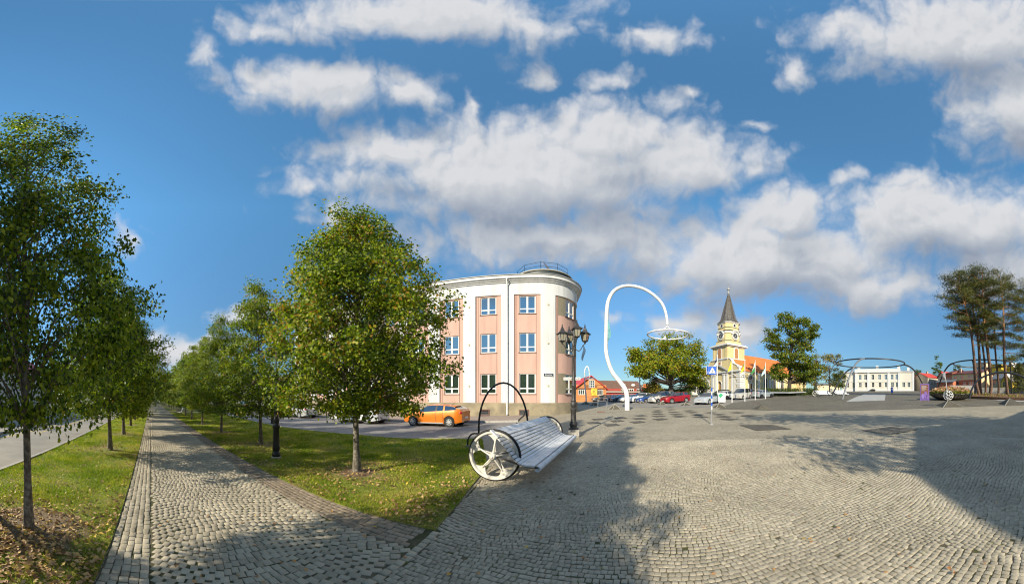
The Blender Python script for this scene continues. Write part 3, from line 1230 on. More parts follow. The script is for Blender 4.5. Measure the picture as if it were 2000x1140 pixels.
def tree_from(kind, protos, label, cat, loc, rz, sc, group, bark, leaf, store):
    """first call builds the meshes, later calls share them"""
    root = thing(kind, label, cat, loc, rz, group)
    root.scale = sc if isinstance(sc, (tuple, list)) else (sc, sc, sc)
    if 'trunk' not in store:
        tb, V, F = protos()
        a = tb.build('trunk', bark, root, smooth=True, ang=80)
        b = np_mesh('crown', V, F, leaf, root)
        b['kind'] = 'stuff'
        store['trunk'], store['crown'] = a, b
    else:
        for k in ('trunk', 'crown'):
            c = store[k].copy()
            COL.objects.link(c)
            c.parent = root
    return root


ORD = ['nearest', 'second', 'third', 'fourth', 'fifth', 'sixth', 'seventh', 'eighth', 'ninth', 'tenth', 'eleventh', 'twelfth']


def build_lindens():
    st = [{}, {}, {}, {}, {}, {}]
    mk = [lambda: linden_protos(3, 7.85, 1.75, 2.2, 660, 120, .066, .085, 5),
          lambda: linden_protos(8, 8.4, 1.8, 1.85, 380, 110, .064, .082, 9),
          lambda: linden_protos(14, 7.4, 1.5, 2.0, 340, 100, .074, .08),
          lambda: linden_protos(21, 7.3, 1.4, 1.95, 280, 40, .14, .08),
          lambda: linden_protos(33, 7.0, 1.4, 1.9, 280, 40, .14, .08),
          lambda: linden_protos(40, 7.4, 2.9, 1.45, 330, 130, .07, .08)]
    gr = 'lindens lining the cobbled avenue'

    def put(k, a, l, rz, sc, label, far=False):
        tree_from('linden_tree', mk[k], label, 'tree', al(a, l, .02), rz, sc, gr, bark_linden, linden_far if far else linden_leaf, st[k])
    put(0, 4.1, 4.35, .4, (.93, .93, .935), 'large pyramidal linden on the lawn between the path and the pink building')
    put(1, 2.85, -1.52, 1.2, (.66, .66, .95), 'tall near linden with bare trunk in a ring of earth beside the road')
    rowR = [(9.35, 4.3, 2), (13.9, 3.95, 2), (18.8, 3.9, 2)]
    labs = ['linden behind the short black post, second tree on the right of the path', 'slim-trunked linden third on the right of the path, before the parked dark car', 'linden fourth on the right of the path, just before the white bench']
    for i, (a, l, k) in enumerate(rowR):
        put(k, a, l, 1.7 * i + .3, (.95 - .03 * i, .95 - .03 * i, .93 - .02 * i), labs[i])
    for i in range(18):
        a = 23.7 + 4.9 * i
        lab = [f'linden right of the path, {ORD[min(i, 11)]} one beyond the white bench' if i else 'linden right of the path standing directly beyond the white bench', 'small pale linden at the far end of the right-hand row'][0 if i < 6 else 1]
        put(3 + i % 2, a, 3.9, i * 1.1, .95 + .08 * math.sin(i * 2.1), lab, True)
    labl = ['linden second in the row between path and road, partly behind the nearest one', 'linden third in the row between path and road', 'linden fourth in the row between path and road, short trunk showing']
    for i, (a, l, k) in enumerate([(9.2, -1.55, 2), (13.7, -1.5, 0), (18.4, -1.45, 2)]):
        put(k, a, l, 2.2 * i + 1, (.98, .98, 1.0), labl[i])
    for i in range(18):
        a = 23.3 + 4.9 * i
        lab = f'linden in the row between path and road, {ORD[i + 4]} from the viewer' if i < 4 else 'small distant linden in the row between path and road'
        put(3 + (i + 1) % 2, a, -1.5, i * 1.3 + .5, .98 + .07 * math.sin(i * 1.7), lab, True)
    # two lindens behind the viewer whose shade falls on the stones
    put(5, 4.05, -4.35, 2.7, 1.0, 'linden standing behind the viewpoint, its shade falling over the plaza setts')


build_lindens()


def clump_tree(name, label, cat, loc, H, clumps, per, leaf, lmat, bark, trunk_r, seed, spread=.9, group=None, lean=(0, 0), forks=None, zb=None, wid=.5):
    """open-grown tree: limbs from a short trunk to many leaf clumps"""
    rg = np.random.default_rng(seed)
    root = thing(name, label, cat, loc, 0, group)
    cl = np.array(clumps, float)
    zb = zb or H * .22
    tb = MB()
    top = Vector((lean[0], lean[1], H * .62))
    tb.tube([(0, 0, -.4), (0, 0, .2), (lean[0] * .3, lean[1] * .3, zb), tuple(top)], [trunk_r * 1.5, trunk_r * 1.1, trunk_r * .85, trunk_r * .25], 9)
    order = rg.permutation(len(cl))[:min(len(cl), 70)]
    for i in order:
        q = Vector(cl[i])
        h = min(max(q.z * .55, zb * .8), H * .6)
        t = (h - zb) / (top.z - zb + 1e-6)
        p = Vector((lean[0] * .3, lean[1] * .3, zb)).lerp(top, max(0, min(1, t)))
        m = p.lerp(q, .5) + Vector((0, 0, -.06 * (q - p).length))
        tb.tube([p, m, q], [trunk_r * .28, trunk_r * .15, .02], 5, caps=False)
    tb.build('trunk', bark, root, smooth=True, ang=80)
    idx = np.repeat(np.arange(len(cl)), per)
    sp = np.array([spread, spread, spread * .55]) * rg.uniform(.7, 1.3, (len(cl), 1))
    C = cl[idx] + np.clip(rg.normal(0, 1, (len(idx), 3)), -1.8, 1.8) * sp[idx]
    ou = C - cl.mean(0)
    ou /= np.linalg.norm(ou, axis=1)[:, None] + .3
    V, F = leaf_quads(C, rg.uniform(.7, 1.3, len(C)) * leaf, rg, .3, wid, ou)
    o = np_mesh('crown', V, F, lmat, root)
    o['kind'] = 'stuff'
    return root


def ell_clumps(n, c, r, seed, hollow=.45, drop=None):
    rg = np.random.default_rng(seed)
    d = rg.normal(0, 1, (n, 3))
    d /= np.linalg.norm(d, axis=1)[:, None]
    u = rg.uniform(hollow ** 3, 1, n) ** (1 / 3)
    # lumpy
    k = 1 + .22 * np.sin(d[:, 0] * 5 + seed) * np.cos(d[:, 1] * 4 + d[:, 2] * 5)
    return (d * (u * k)[:, None] * np.array(r) + np.array(c))


# the spreading oak behind the parked cars
b = P(1313, 57)
ob = [ell_clumps(130, (.5, 0, 9.3), (6.6, 6.6, 5.0), 2), ell_clumps(34, (-6.0, -4, 6.6), (2.6, 2.6, 2.2), 4), ell_clumps(30, (5.4, 3.0, 5.6), (2.6, 2.6, 2.6), 6), ell_clumps(14, (-7.4, -5, 9), (1.5, 1.5, 1.3), 9)]
right = Vector((math.cos(az(1313)), -math.sin(az(1313))))


def face(cl, bear):
    """turn clumps given as (right, away, up) of the viewer to world axes"""
    c = np.array(cl)
    rt = np.array([math.cos(bear), -math.sin(bear)])
    aw = np.array([math.sin(bear), math.cos(bear)])
    return np.concatenate([c[:, 0:1] * rt + c[:, 1:2] * aw, c[:, 2:3]], 1)


ocl = face(np.concatenate(ob), az(1313))
clump_tree('oak_tree', 'broad old tree with yellowing leaves and dark leaning trunk behind the red car', 'tree', b, 14.5, ocl, 90, .36, oak_leaf, bark_dark, .55, 5, .78, lean=(-1.2, .4), zb=2.4)
# tall maple right of the church
b = P(1541, 56)
mb_ = face(np.concatenate([ell_clumps(70, (.8, 0, 9.5), (4.4, 4.4, 5.6), 12), ell_clumps(24, (-3.8, 0, 12.6), (2.0, 2.0, 3.0), 13), ell_clumps(26, (2.2, 0, 15.2), (3.2, 2.6, 2.6), 14), ell_clumps(14, (-1.0, 0, 17.3), (1.6, 1.6, 2.0), 15), ell_clumps(12, (5.2, 0, 14.6), (1.1, 1.1, 1.8), 19), ell_clumps(26, (3.8, -1, 5.2), (2.8, 2.8, 2.6), 16), ell_clumps(16, (-2.2, -2, 5.0), (2.2, 2.0, 2.0), 17)]), az(1532))
clump_tree('maple_tree', 'tall open-crowned green maple standing right of the yellow church', 'tree', b, 18.8, mb_, 80, .34, maple_leaf, bark_dark, .5, 15, .52, lean=(1.0, 0), zb=2.6)
for (px, r, H, w, lm, lab, sd) in ((1570, 60, 8.0, 2.6, maple_leaf, 'small dark tree at the right foot of the tall maple', 31), (1592, 62, 10.0, 1.8, autumn_leaf, 'thin half-bare autumn tree just right of the tall maple', 32), (1620, 60, 10.6, 2.3, autumn_leaf, 'slender autumn tree left of the white school building', 33),
                                   (1638, 80, 7.0, 2.2, bush_leaf, 'low green tree against the left end of the white building', 34), (1790, 112, 9.5, 2.8, bush_leaf, 'grey-green tree at the right end of the white building', 35), (1833, 122, 17.0, 3.4, maple_leaf, 'dark tree rising above the red roof behind the poster', 36),
                                   (1870, 125, 14.5, 2.0, maple_leaf, 'tree top showing over the maroon roof', 37), (1276, 58, 4.6, 1.6, autumn_leaf, 'small reddish bush tree behind the white car', 38), (1373, 66, 4.4, 1.7, bush_leaf, 'light green bush tree left of the church front', 39), (1345, 64, 5.0, 2.6, bush_leaf, 'bushy tree behind the red car, right of the old tree trunk', 41)):
    c = ell_clumps(30, (0, 0, H * .62), (w, w, H * .40), sd, .3)
    clump_tree('tree', lab, 'tree', P(px, r), H, c, 70, .34 if r > 70 else .26, lm, bark_dark, .16, sd, .5)
# hedges and bushes
for (px, r, L, h, d, lab, sd) in ((1300, 61, 11, 2.2, 2.4, 'shaggy green hedge behind the parked cars under the old tree', 51), (1528, 53.5, 7.5, 1.5, 1.6, 'clipped hedge behind the long grey planter slab', 52), (1540, 50, 6.5, .7, 1.2, 'low ground-hugging green shrubs in front of the grey slab', 53), (1583, 55, 3.2, 1.4, 1.6, 'reddish green bush beside the white benches', 54)):
    rg = np.random.default_rng(sd)
    n = int(L * d * h * 260)
    q = rg.uniform(-1, 1, (n, 3)) * np.array([L / 2, d / 2, h / 2]) * (1 + .12 * rg.normal(0, 1, (n, 1)))
    q[:, 2] += h / 2
    q = face(q, az(px))
    V, F = leaf_quads(q, rg.uniform(.12, .24, n), rg, .1, .5)
    root = thing('hedge', lab, 'hedge', P(px, r))
    o = np_mesh('foliage', V, F, bush_leaf, root)
    o['kind'] = 'stuff'


# ---- the group of pines in the flower bed on the right
def pine(label, px, px_top, r, H, seed, rad, base_py, first=.42, side=0.0):
    rg = np.random.default_rng(seed)
    rr = random.Random(seed)
    b = P(px, r, .35)
    root = thing('pine_tree', label, 'tree', b, 0, 'tall pines in the flower bed')
    rt = Vector((math.cos(az(px)), -math.sin(az(px)), 0))
    aw = Vector((math.sin(az(px)), math.cos(az(px)), 0))
    lean = (px_top - px) / K * r
    pts = [rt * (lean * t ** 1.2 + .25 * math.sin(t * 6 + seed)) * (1 if t else 0) + Vector((0, 0, H * .96 * t)) for t in [i / 13 for i in range(14)]]
    k = 7
    tb = MB().tube([Vector((0, 0, -.6))] + pts[:k + 1], [rad * 1.35] + [rad * (1 - .45 * i / 13) for i in range(k + 1)], 9)
    tb.build('trunk', bark_pine, root, smooth=True, ang=80)
    tb = MB().tube(pts[k:], [rad * (1 - .85 * i / 13) for i in range(k, 14)], 8)
    cl, cs = [], []
    nb = 34
    for i in range(nb):
        if i < 12 and rr.random() < .3:
            continue
        t = first + (1 - first) * (i + .5) / nb
        th = i * 2.4 + rr.uniform(-.5, .5)
        p = pts[min(12, int(t * 13))].lerp(pts[min(13, int(t * 13) + 1)], t * 13 % 1)
        reach = (1.1 + 3.0 * math.sin(PI * (.20 + .72 * (t - first) / (1 - first)))) * rr.uniform(.5, 1.2)
        d = (rt * (math.cos(th) + side) + aw * math.sin(th) * .8)
        d.normalize()
        q = p + d * reach + Vector((0, 0, reach * (.28 if t > .7 else .02) + rr.uniform(-.3, .3)))
        tb.tube([p, p.lerp(q, .5) + Vector((0, 0, -.15)), q], [rad * .22, rad * .14, .02], 5, caps=False)
        for u in (.55, .78, 1.0):
            if rr.random() < .86:
                c = p.lerp(q, u)
                cl.append((c.x + rr.uniform(-.4, .4), c.y + rr.uniform(-.4, .4), c.z + rr.uniform(0, .25)))
                cs.append(rr.uniform(.5, .95) * (1.15 if t > .75 else .9))
    tb.build('limb', bark_pine_top, root, smooth=True, ang=80)
    cl = np.array(cl)
    cs = np.array(cs)
    per = 125
    idx = np.repeat(np.arange(len(cl)), per)
    C = cl[idx] + rg.normal(0, 1, (len(idx), 3)) * np.stack([cs, cs, cs * .32], -1)[idx] * .80
    V, F = leaf_quads(C, rg.uniform(.22, .42, len(C)), rg, -.5, .13)
    o = np_mesh('crown', V, F, pine_leaf, root)
    o['kind'] = 'stuff'


pine('leaning pine on the left of the group, its trunk slanting to the left', 1912, 1872, 42, 21.5, 61, .27, 765, .40, -.45)
pine('pine with straight dark trunk second from the left in the group', 1916, 1893, 44, 23.5, 62, .30, 765, .42, -.25)
pine('slim pine third from the left in the group, orange upper trunk', 1925, 1903, 46, 23.0, 63, .24, 764, .46)
pine('stout orange-barked pine in the middle of the group', 1934, 1916, 43, 23.5, 64, .32, 765, .44, -.1)
pine('thin grey-trunked pine right of the middle of the group', 1950, 1937, 47, 24.0, 65, .22, 763, .36, .2)
pine('pine on the right of the group with low boughs reaching down', 1968, 1951, 43, 23.0, 66, .29, 764, .2, .3)
pine('outermost pine of the group beside the grey house, crown partly out of view', 2018, 2008, 46, 22.0, 67, .28, 764, .3, -.3)

# ------------------------------------------------------------------ buildings
pink = mat('pink_render', (.50, .315, .255), .85, .09, 1.6, streak=.18, bump=.3, bs=45, col2=(.46, .295, .24), c2s=.6)
cream_white = mat('white_render', (.57, .57, .565), .8, .10, 1.6, streak=.14, bump=.25, bs=45, col2=(.52, .515, .50), c2s=.7)
plinth_m = mat('plinth_render', (.28, .235, .155), .9, .16, 1.5, bump=.4, bs=25, col2=(.21, .18, .125), c2s=.9)
taupe = mat('taupe_render', (.21, .185, .13), .9, .1, 3, bump=.3, bs=50)
roof_dark = mat('dark_roof_metal', (.045, .055, .055), .5, .15, 2)
frame_white = mat('window_frame_white', (.72, .72, .69), .5, .05, 5)
sill_brown = mat('sill_brown', (.15, .075, .06), .6)
glass_sky = glass_mat('glass_sky', (.02, .05, .08), .30)
glass_dark = glass_mat('glass_dark', (.018, .02, .022), .16)
glass_clear = glass_mat('glass_clear', (.03, .05, .045), .10, .62)
curtain_m = mat('green_curtain', (.17, .22, .13), .9, .25, 9)
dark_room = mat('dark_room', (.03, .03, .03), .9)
pipe_white = mat('downpipe_white', (.72, .71, .68), .5)

PR = 3.65
PU0 = .35


def F_(s, out, z):
    """point of the pink facade: s runs along the wall and round the drum"""
    if s <= PU0:
        return (s, -out, z)
    th = (s - PU0) / PR
    if th <= PI / 2:
        return (PU0 + (PR + out) * math.sin(th), PR - (PR + out) * math.cos(th), z)
    return (PU0 + PR + out, PR + (s - PU0 - PR * PI / 2), z)


def strip(mb, s0, s1, z0, z1, o0, o1, ends=True, caps=True, mi=0):
    """a plate following the facade between outsets o0 (inner) and o1 (outer)"""
    ss = [s0]
    if s1 > PU0:
        a = max(s0, PU0)
        k = max(1, int((s1 - a) / .22))
        if s0 < PU0:
            ss.append(PU0)
        ss += [a + (s1 - a) * (i + 1) / k for i in range(k)]
    else:
        ss.append(s1)
    n = len(ss)
    vs = []
    for s in ss:
        vs += [F_(s, o1, z0), F_(s, o1, z1), F_(s, o0, z1), F_(s, o0, z0)]
    fs = []
    for i in range(n - 1):
        a, b = i * 4, i * 4 + 4
        fs.append((a, b, b + 1, a + 1))
        if caps:
            fs.append((a + 1, b + 1, b + 2, a + 2))
            fs.append((a + 3, b + 3, b, a)[::1])
    if ends:
        fs.append((0, 1, 2, 3))
        e = (n - 1) * 4
        fs.append((e + 3, e + 2, e + 1, e))
    mb.add(vs, fs, mi)


def window_mesh(w, h, fr=.075, mull=.15, split=.27, tmul=.10, depth=.08):
    """white casement: two tall lights over two low ones; built in x (width), z (height), facing -y"""
    m = MB()
    hw = w / 2
    m.box((-hw + fr / 2, 0, h / 2), (fr, depth, h))
    m.box((hw - fr / 2, 0, h / 2), (fr, depth, h))
    m.box((0, 0, fr / 2), (w - 2 * fr, depth, fr))
    m.box((0, 0, h - fr / 2), (w - 2 * fr, depth, fr))
    zt = h * split
    m.box((0, 0, zt), (w - 2 * fr, depth * .94, tmul))
    m.box((0, 0, (zt + tmul / 2 + h - fr) / 2), (mull, depth * 1.06, h - fr - zt - tmul / 2))
    m.box((0, 0, (fr + zt - tmul / 2) / 2), (mull, depth * 1.06, zt - tmul / 2 - fr))
    panes = []
    for sx in (-1, 1):
        x0, x1 = sx * mull / 2, sx * (hw - fr)
        for (za, zb_) in ((fr, zt - tmul / 2), (zt + tmul / 2, h - fr)):
            panes.append(((x0 + x1) / 2, (za + zb_) / 2, abs(x1 - x0), zb_ - za))
    return m, panes


def pink_building():
    root = thing('pink_building', 'pink and white three-storey building with rounded corner tower on the plaza', 'building', (BO.x, BO.y, 0), -.1)
    wm, panes = window_mesh(1.46, 1.82)
    frame_me = None
    pane_me = {}
    sill_me = curt_me = None

    def window(s, z, floor, yaw=None, out=-.13):
        nonlocal frame_me, sill_me, curt_me
        x, y, _ = F_(s, out, 0)
        th = max(0.0, (s - PU0) / PR) if s > PU0 else 0.0
        if frame_me is None:
            o = wm.build('window', frame_white, root)
            frame_me = o.data
        else:
            o = link('window', frame_me, root)
        o.location = (x, y, z)
        o.rotation_euler = (0, 0, th)
        for i, (cx, cz, pw, ph) in enumerate(panes):
            key = (round(pw, 3), round(ph, 3))
            g = glass_clear if floor == 0 else glass_sky
            if key not in pane_me:
                p = MB().box((0, 0, 0), (pw, .012, ph)).build('pane', glass_sky, o)
                p.data.materials[0] = glass_sky
                pane_me[key] = p.data
            else:
                p = link('pane', pane_me[key], o)
            p.location = (cx, .01, cz)
            p.material_slots[0].link = 'OBJECT'
            p.material_slots[0].material = g
        if sill_me is None:
            p = MB().box((0, -.10, -.035), (1.62, .20, .05)).build('sill', sill_brown, o)
            sill_me = p.data
        else:
            p = link('sill', sill_me, o)
        if floor == 0:
            if curt_me is None:
                c = MB()
                for sx in (-1, 1):
                    n = 16
                    vs, fs = [], []
                    for i in range(n + 1):
                        t = i / n
                        xx = sx * (.10 + .56 * t)
                        yy = .14 + .025 * math.sin(t * 30)
                        vs += [(xx, yy, .03), (xx, yy, 1.78)]
                    for i in range(n):
                        fs.append((2 * i, 2 * i + 2, 2 * i + 3, 2 * i + 1))
                    c.add(vs, fs)
                p = c.build('curtain', curtain_m, o)
                curt_me = p.data
            else:
                p = link('curtain', curt_me, o)

    rows = [(2.03, 0), (5.79, 1), (9.48, 2)]
    WH, WW = 1.82, 1.46
    wall = MB()
    bays = []
    c = -.885
    for i in range(9):
        bays.append(c - 3.53 * i)
    SL = -32.0
    ZT, ZB = 11.42, 1.22
    # pink walls with openings left for the windows
    for c in bays:
        a, b = c - 1.19, c + 1.19
        strip(wall, a, c - WW / 2, ZB, ZT, -.3, 0, True)
        strip(wall, c + WW / 2, b, ZB, ZT, -.3, 0, True)
        zs = [ZB] + [z for (z0, _) in rows for z in (z0, z0 + WH)] + [ZT]
        for k in range(0, len(zs), 2):
            strip(wall, c - WW / 2, c + WW / 2, zs[k], zs[k + 1], -.3, -.0)
        for z0, fl in rows:
            window(c, z0, fl)
    # the drum: one bay in view, two more round the corner
    TH = PR
    drum = []
    for th0 in (20, 110):
        drum.append((PU0 + R(th0) * TH, PU0 + R(th0 + 68) * TH))
    side = [(PU0 + PR * PI / 2 + 3.5 + 3.53 * i) for i in range(4)]
    a, b = PU0 + R(20) * TH, PU0 + R(92) * TH
    wa = PU0 + R(38.5) * TH
    wbb = wa + WW * .93
    strip(wall, a, wa, ZB, ZT, -.3, 0)
    strip(wall, wbb, b, ZB, ZT, -.3, 0)
    zs = [ZB] + [z for (z0, _) in rows for z in (z0, z0 + WH)] + [ZT]
    for k in range(0, len(zs), 2):
        strip(wall, wa, wbb, zs[k], zs[k + 1], -.3, 0)
    for z0, fl in rows:
        window((wa + wbb) / 2, z0, fl, out=-.13)
    # rear part towards the side street
    strip(wall, b, PU0 + PR * PI / 2 + 2.2, ZB, ZT, -.3, 0)
    wall.build('wall', pink, root)
    tp = MB()
    for z0, fl in rows:
        strip(tp, a + .30, wa - .01, z0 - .02, z0 + WH + .06, 0, .012)
        strip(tp, wbb + .01, b - .35, z0 - .02, z0 + WH + .06, 0, .012)
    tp.each('wall_panel', taupe, root)
    # white piers
    edges = sorted([x for c in bays for x in (c - 1.19, c + 1.19)])
    piers = [(edges[i], edges[i + 1]) for i in range(1, len(edges) - 1, 2)]
    piers += [(SL, edges[0]), (edges[-1], PU0 + R(20) * TH)]
    vent = mat('vent_beige', (.38, .34, .22), .8)
    for (p0, p1) in piers:
        m = MB()
        strip(m, p0, p1, ZB, ZT, -.3, .10)
        m.build('pier', cream_white, root)
        if p1 - p0 < 2:
            for z in (2.75, 6.6, 10.35):
                x, y, _ = F_((p0 + p1) / 2, .10, 0)
                MB().box((x, y - .02, z), (.13, .06, .16)).build('vent', vent, root)
    seam = mat('seam_brown', (.20, .12, .09), .8)
    sm = MB()
    for c in bays + [a + 1.19]:
        for s in (c - 1.19 + .10, c - 1.19 + .24, c + .62 + .16):
            x, y, _ = F_(s, .012, 0)
            if s < PU0 + 1.6:
                sm.box((x, y, (ZB + ZT) / 2), (.022, .03, ZT - ZB - .02), max(0, (s - PU0) / PR))
        zt = ZT - .03
    sm.each('wall_seam', seam, root)
    # white band between the bays and the cornice
    band = MB()
    strip(band, SL, PU0 + PR * PI / 2 + 2.2, ZT, 12.70, -.3, .10)
    band.build('wall_band', cream_white, root)
    cor = MB()
    E = PU0 + PR * PI / 2 + 2.2
    strip(cor, SL, E, 12.70, 12.86, -.3, .22)
    strip(cor, SL, E, 12.86, 13.02, -.3, .36)
    strip(cor, SL, E, 13.02, 13.34, -.3, .52)
    cor.build('cornice', cream_white, root, smooth=True, ang=30)
    gut = MB()
    strip(gut, SL, E, 13.34, 13.42, -.1, .60)
    gut.build('gutter', mat('gutter_grey', (.30, .30, .29), .5), root)
    pl = MB()
    strip(pl, SL, E, -2.2, ZB, -.3, .16)
    pl.build('plinth', plinth_m, root)
    # cellar windows in the plinth
    for c in bays[:7]:
        x = c - .3
        mbw = MB()
        for (bx, bz, bw, bh) in ((x, 0.08, .74, .07), (x, .60, .74, .07), (x - .40, .34, .07, .59), (x + .40, .34, .07, .59)):
            mbw.box((bx, -.17, bz), (bw, .08, bh))
        o = mbw.build('cellar_window', sill_brown, root)
        MB().box((x, -.150, .34), (.73, .04, .45)).build('pane', glass_dark, o)
    # body, roof and turret
    roof = MB()
    pts = [F_(s, .45, 13.42) for s in [SL, PU0] + [PU0 + PR * R(t) for t in range(10, 91, 10)] + [E]]
    pts += [(-4.0, PR + 2.4, 13.42), (-4.0, 13.0, 13.42), (SL, 13.0, 13.42)]
    cen = (-10, 4.6, 14.2)
    vs = pts + [cen]
    roof.add(vs, [(i, (i + 1) % len(pts), len(pts)) for i in range(len(pts))])
    roof.build('roof', roof_dark, root)
    back = MB().box(((SL - 4.2) / 2, 12.6, 5.5), (-4.2 - SL, .4, 15.7)).box((-4.2, 9.2, 5.5), (.4, 6.4, 15.7)).box((-.1, PR + 2.3, 5.5), (7.8, .3, 15.7)).box((SL + .2, 6.3, 5.5), (.4, 12.0, 15.7))
    back.build('wall', cream_white, root)
    inner = MB().box(((SL + 3.0) / 2, 1.3, 6.5), (3.0 - SL - .6, .1, 12.6))  # near-black sheet behind the windows, its colour standing in for unlit rooms
    inner.build('dark_backing', dark_room, root)
    tx, ty = PU0 + .25, PR + .1
    MB().lathe([(3.05, 13.4), (2.98, 14.5), (2.3, 14.95), (0.01, 15.2)], 40, (tx, ty, 0)).build('turret', roof_dark, root, smooth=True, ang=30)
    MB().lathe([(2.94, 14.51), (3.10, 14.51), (3.10, 14.62), (2.90, 14.64)], 40, (tx, ty, 0)).build('turret_ring', mat('ring_cream', (.36, .335, .27), .7), root)
    rail = MB()
    ring = [(tx + 2.7 * math.cos(2 * PI * i / 10 + .2), ty + 2.7 * math.sin(2 * PI * i / 10 + .2)) for i in range(10)]
    for zz in (15.2, 15.7):
        rail.tube([(x, y, zz) for x, y in ring], .022, 5, closed=True)
    for x, y in ring:
        rail.tube([(x, y, 14.6), (x, y, 15.7)], .022, 5)
    rail.tube([(tx, ty, 15.3), (tx, ty, 17.5)], .03, 6)
    rail.build('roof_railing', dark_steel, root)
    # furled flag on the mast of the turret
    fl = MB()
    vs, fs = [], []
    for i in range(9):
        t = i / 8
        w_ = .28 * math.sin(PI * (t * .8 + .15))
        vs += [(tx + .02 + .55 * t - w_ * .2, ty, 17.3 - 1.2 * t), (tx + .03 + .6 * t + w_, ty + .06 * math.sin(t * 9), 17.3 - 1.3 * t - .15)]
    for i in range(8):
        fs.append((2 * i, 2 * i + 2, 2 * i + 3, 2 * i + 1))
    fl.add(vs, fs)
    fb = thing('roof_flag', 'small dark furled flag on the turret mast of the pink building', 'flag', root.location, -.1)
    fl.build('cloth', mat('flag_dark', (.09, .09, .12), .9), fb)
    # downpipe and street plate
    dp = MB().tube([(-2.67, -.32, 13.2), (-2.67, -.55, 12.9), (-2.67, -.30, 12.5), (-2.67, -.24, 12.2), (-2.67, -.24, .3), (-2.67, -.36, .14)], .062, 10)
    for z in (2.2, 4.4, 6.6, 8.8, 11):
        dp.lathe([(.075, z), (.075, z + .07)], 10, (-2.67, -.24, 0))
    dp.build('downpipe', pipe_white, root, smooth=True)
    return root


PB = pink_building()


def text_mesh(name, s, size, m, parent, loc, rot, ext=.004, align='CENTER'):
    cu = bpy.data.curves.new(name, 'FONT')
    cu.body = s
    cu.size = size
    cu.align_x = align
    cu.align_y = 'CENTER'
    cu.extrude = ext
    cu.resolution_u = 3
    o = bpy.data.objects.new(name, cu)
    dg = bpy.context.evaluated_depsgraph_get()
    COL.objects.link(o)
    dg.update()
    me = bpy.data.meshes.new_from_object(o.evaluated_get(dg))
    bpy.data.objects.remove(o)
    me.materials.clear()
    me.materials.append(m)
    q = link(name, me, parent, loc)
    q.rotation_euler = rot
    return q


sign_dark = mat('sign_dark_blue', (.035, .045, .06), .45)
white_letter = mat('white_letter', (.8, .8, .8), .5)
dark_letter = mat('dark_letter', (.03, .03, .035), .5)
pth = (.36 + .33) / 2
sp = thing('street_plate', 'dark street name plate reading Katariina on the white pier of the pink building', 'street sign')
sp.matrix_world = Matrix.Translation((BO.x, BO.y, 0)) @ Matrix.Rotation(-.1, 4, 'Z')
x, y, _ = F_(PU0 + .62, .13, 0)
th = .62 / PR
MB().box((x, y, 3.72), (.86, .03, .24), th).build('board', sign_dark, sp)
fr = MB()
fr.box((x, y + .004, 3.72), (.90, .02, .28), th)
fr.build('rim', white_letter, sp)
text_mesh('lettering', 'Katariina', .17, white_letter, sp, (x + .02 * math.sin(th), y - .018, 3.72), (PI / 2, 0, th))
sp.parent = None


# ---- generic parts for far buildings, all in local axes: x along the front, y away from the viewer, z up
def wall_with_openings(x0, x1, z0, z1, ops, thick=.35, y=0.0, mi=0, mb=None):
    """front wall slab with rectangular openings [(x, z, w, h)] left open"""
    mb = mb or MB()
    xs = sorted({x0, x1} | {v for (x, z, w, h) in ops for v in (x - w / 2, x + w / 2)})
    zs = sorted({z0, z1} | {v for (x, z, w, h) in ops for v in (z, z + h)})
    for i in range(len(xs) - 1):
        j = 0
        while j < len(zs) - 1:
            cx, cz = (xs[i] + xs[i + 1]) / 2, (zs[j] + zs[j + 1]) / 2
            if any(abs(cx - x) < w / 2 and z < cz < z + h for (x, z, w, h) in ops):
                j += 1
                continue
            k = j + 1
            while k < len(zs) - 1:
                cz2 = (zs[k] + zs[k + 1]) / 2
                if any(abs(cx - x) < w / 2 and z < cz2 < z + h for (x, z, w, h) in ops):
                    break
                k += 1
            mb.box((cx, y + thick / 2, (zs[j] + zs[k]) / 2), (xs[i + 1] - xs[i], thick, zs[k] - zs[j]), 0, mi)
            j = k
    return mb


def simple_window(root, x, z, w, h, y, fm, gm, bars=(1, 1), sill=None, depth=.1, rz=0.0, name='window'):
    fr = MB()
    t = max(.06, w * .07)
    fr.box((-w / 2 + t / 2, 0, h / 2), (t, depth, h)).box((w / 2 - t / 2, 0, h / 2), (t, depth, h))
    fr.box((0, 0, t / 2), (w - 2 * t, depth, t)).box((0, 0, h - t / 2), (w - 2 * t, depth, t))
    for i in range(bars[0]):
        fr.box((-w / 2 + w * (i + 1) / (bars[0] + 1), .003, h / 2), (t * .8, depth * .8, h - 2 * t))
    for i in range(bars[1]):
        fr.box((0, .006, h * (i + 1) / (bars[1] + 1)), (w - 2 * t, depth * .7, t * .8))
    o = fr.build(name, fm, root, loc=(x, y, z), rz=rz)
    MB().box((0, .02, h / 2), (w - 2 * t - .01, .012, h - 2 * t - .01)).build('pane', gm, o)
    if sill:
        MB().box((0, -depth * .5 - .05, -.06), (w + .2, .2, .08)).build('sill', sill, o)
    return o


def arch_poly(w, h, n=10):
    """outline of an arched opening: width w, total height h, centred on x, base at z = 0"""
    r = w / 2
    pts = [(-r, 0), (r, 0)]
    for i in range(n + 1):
        t = PI * i / n
        pts.append((r * math.cos(t), h - r + r * math.sin(t)))
    return pts


def arch_slab(mb, x, z, w, h, y0, y1, axis='y', mi=0):
    p = arch_poly(w, h)
    if axis == 'y':
        mb.extrude([(x + a, y0, z + b) for a, b in p], (0, y1 - y0, 0), mi)
    else:
        mb.extrude([(y0, x + a, z + b) for a, b in p], (y1 - y0, 0, 0), mi)
    return mb


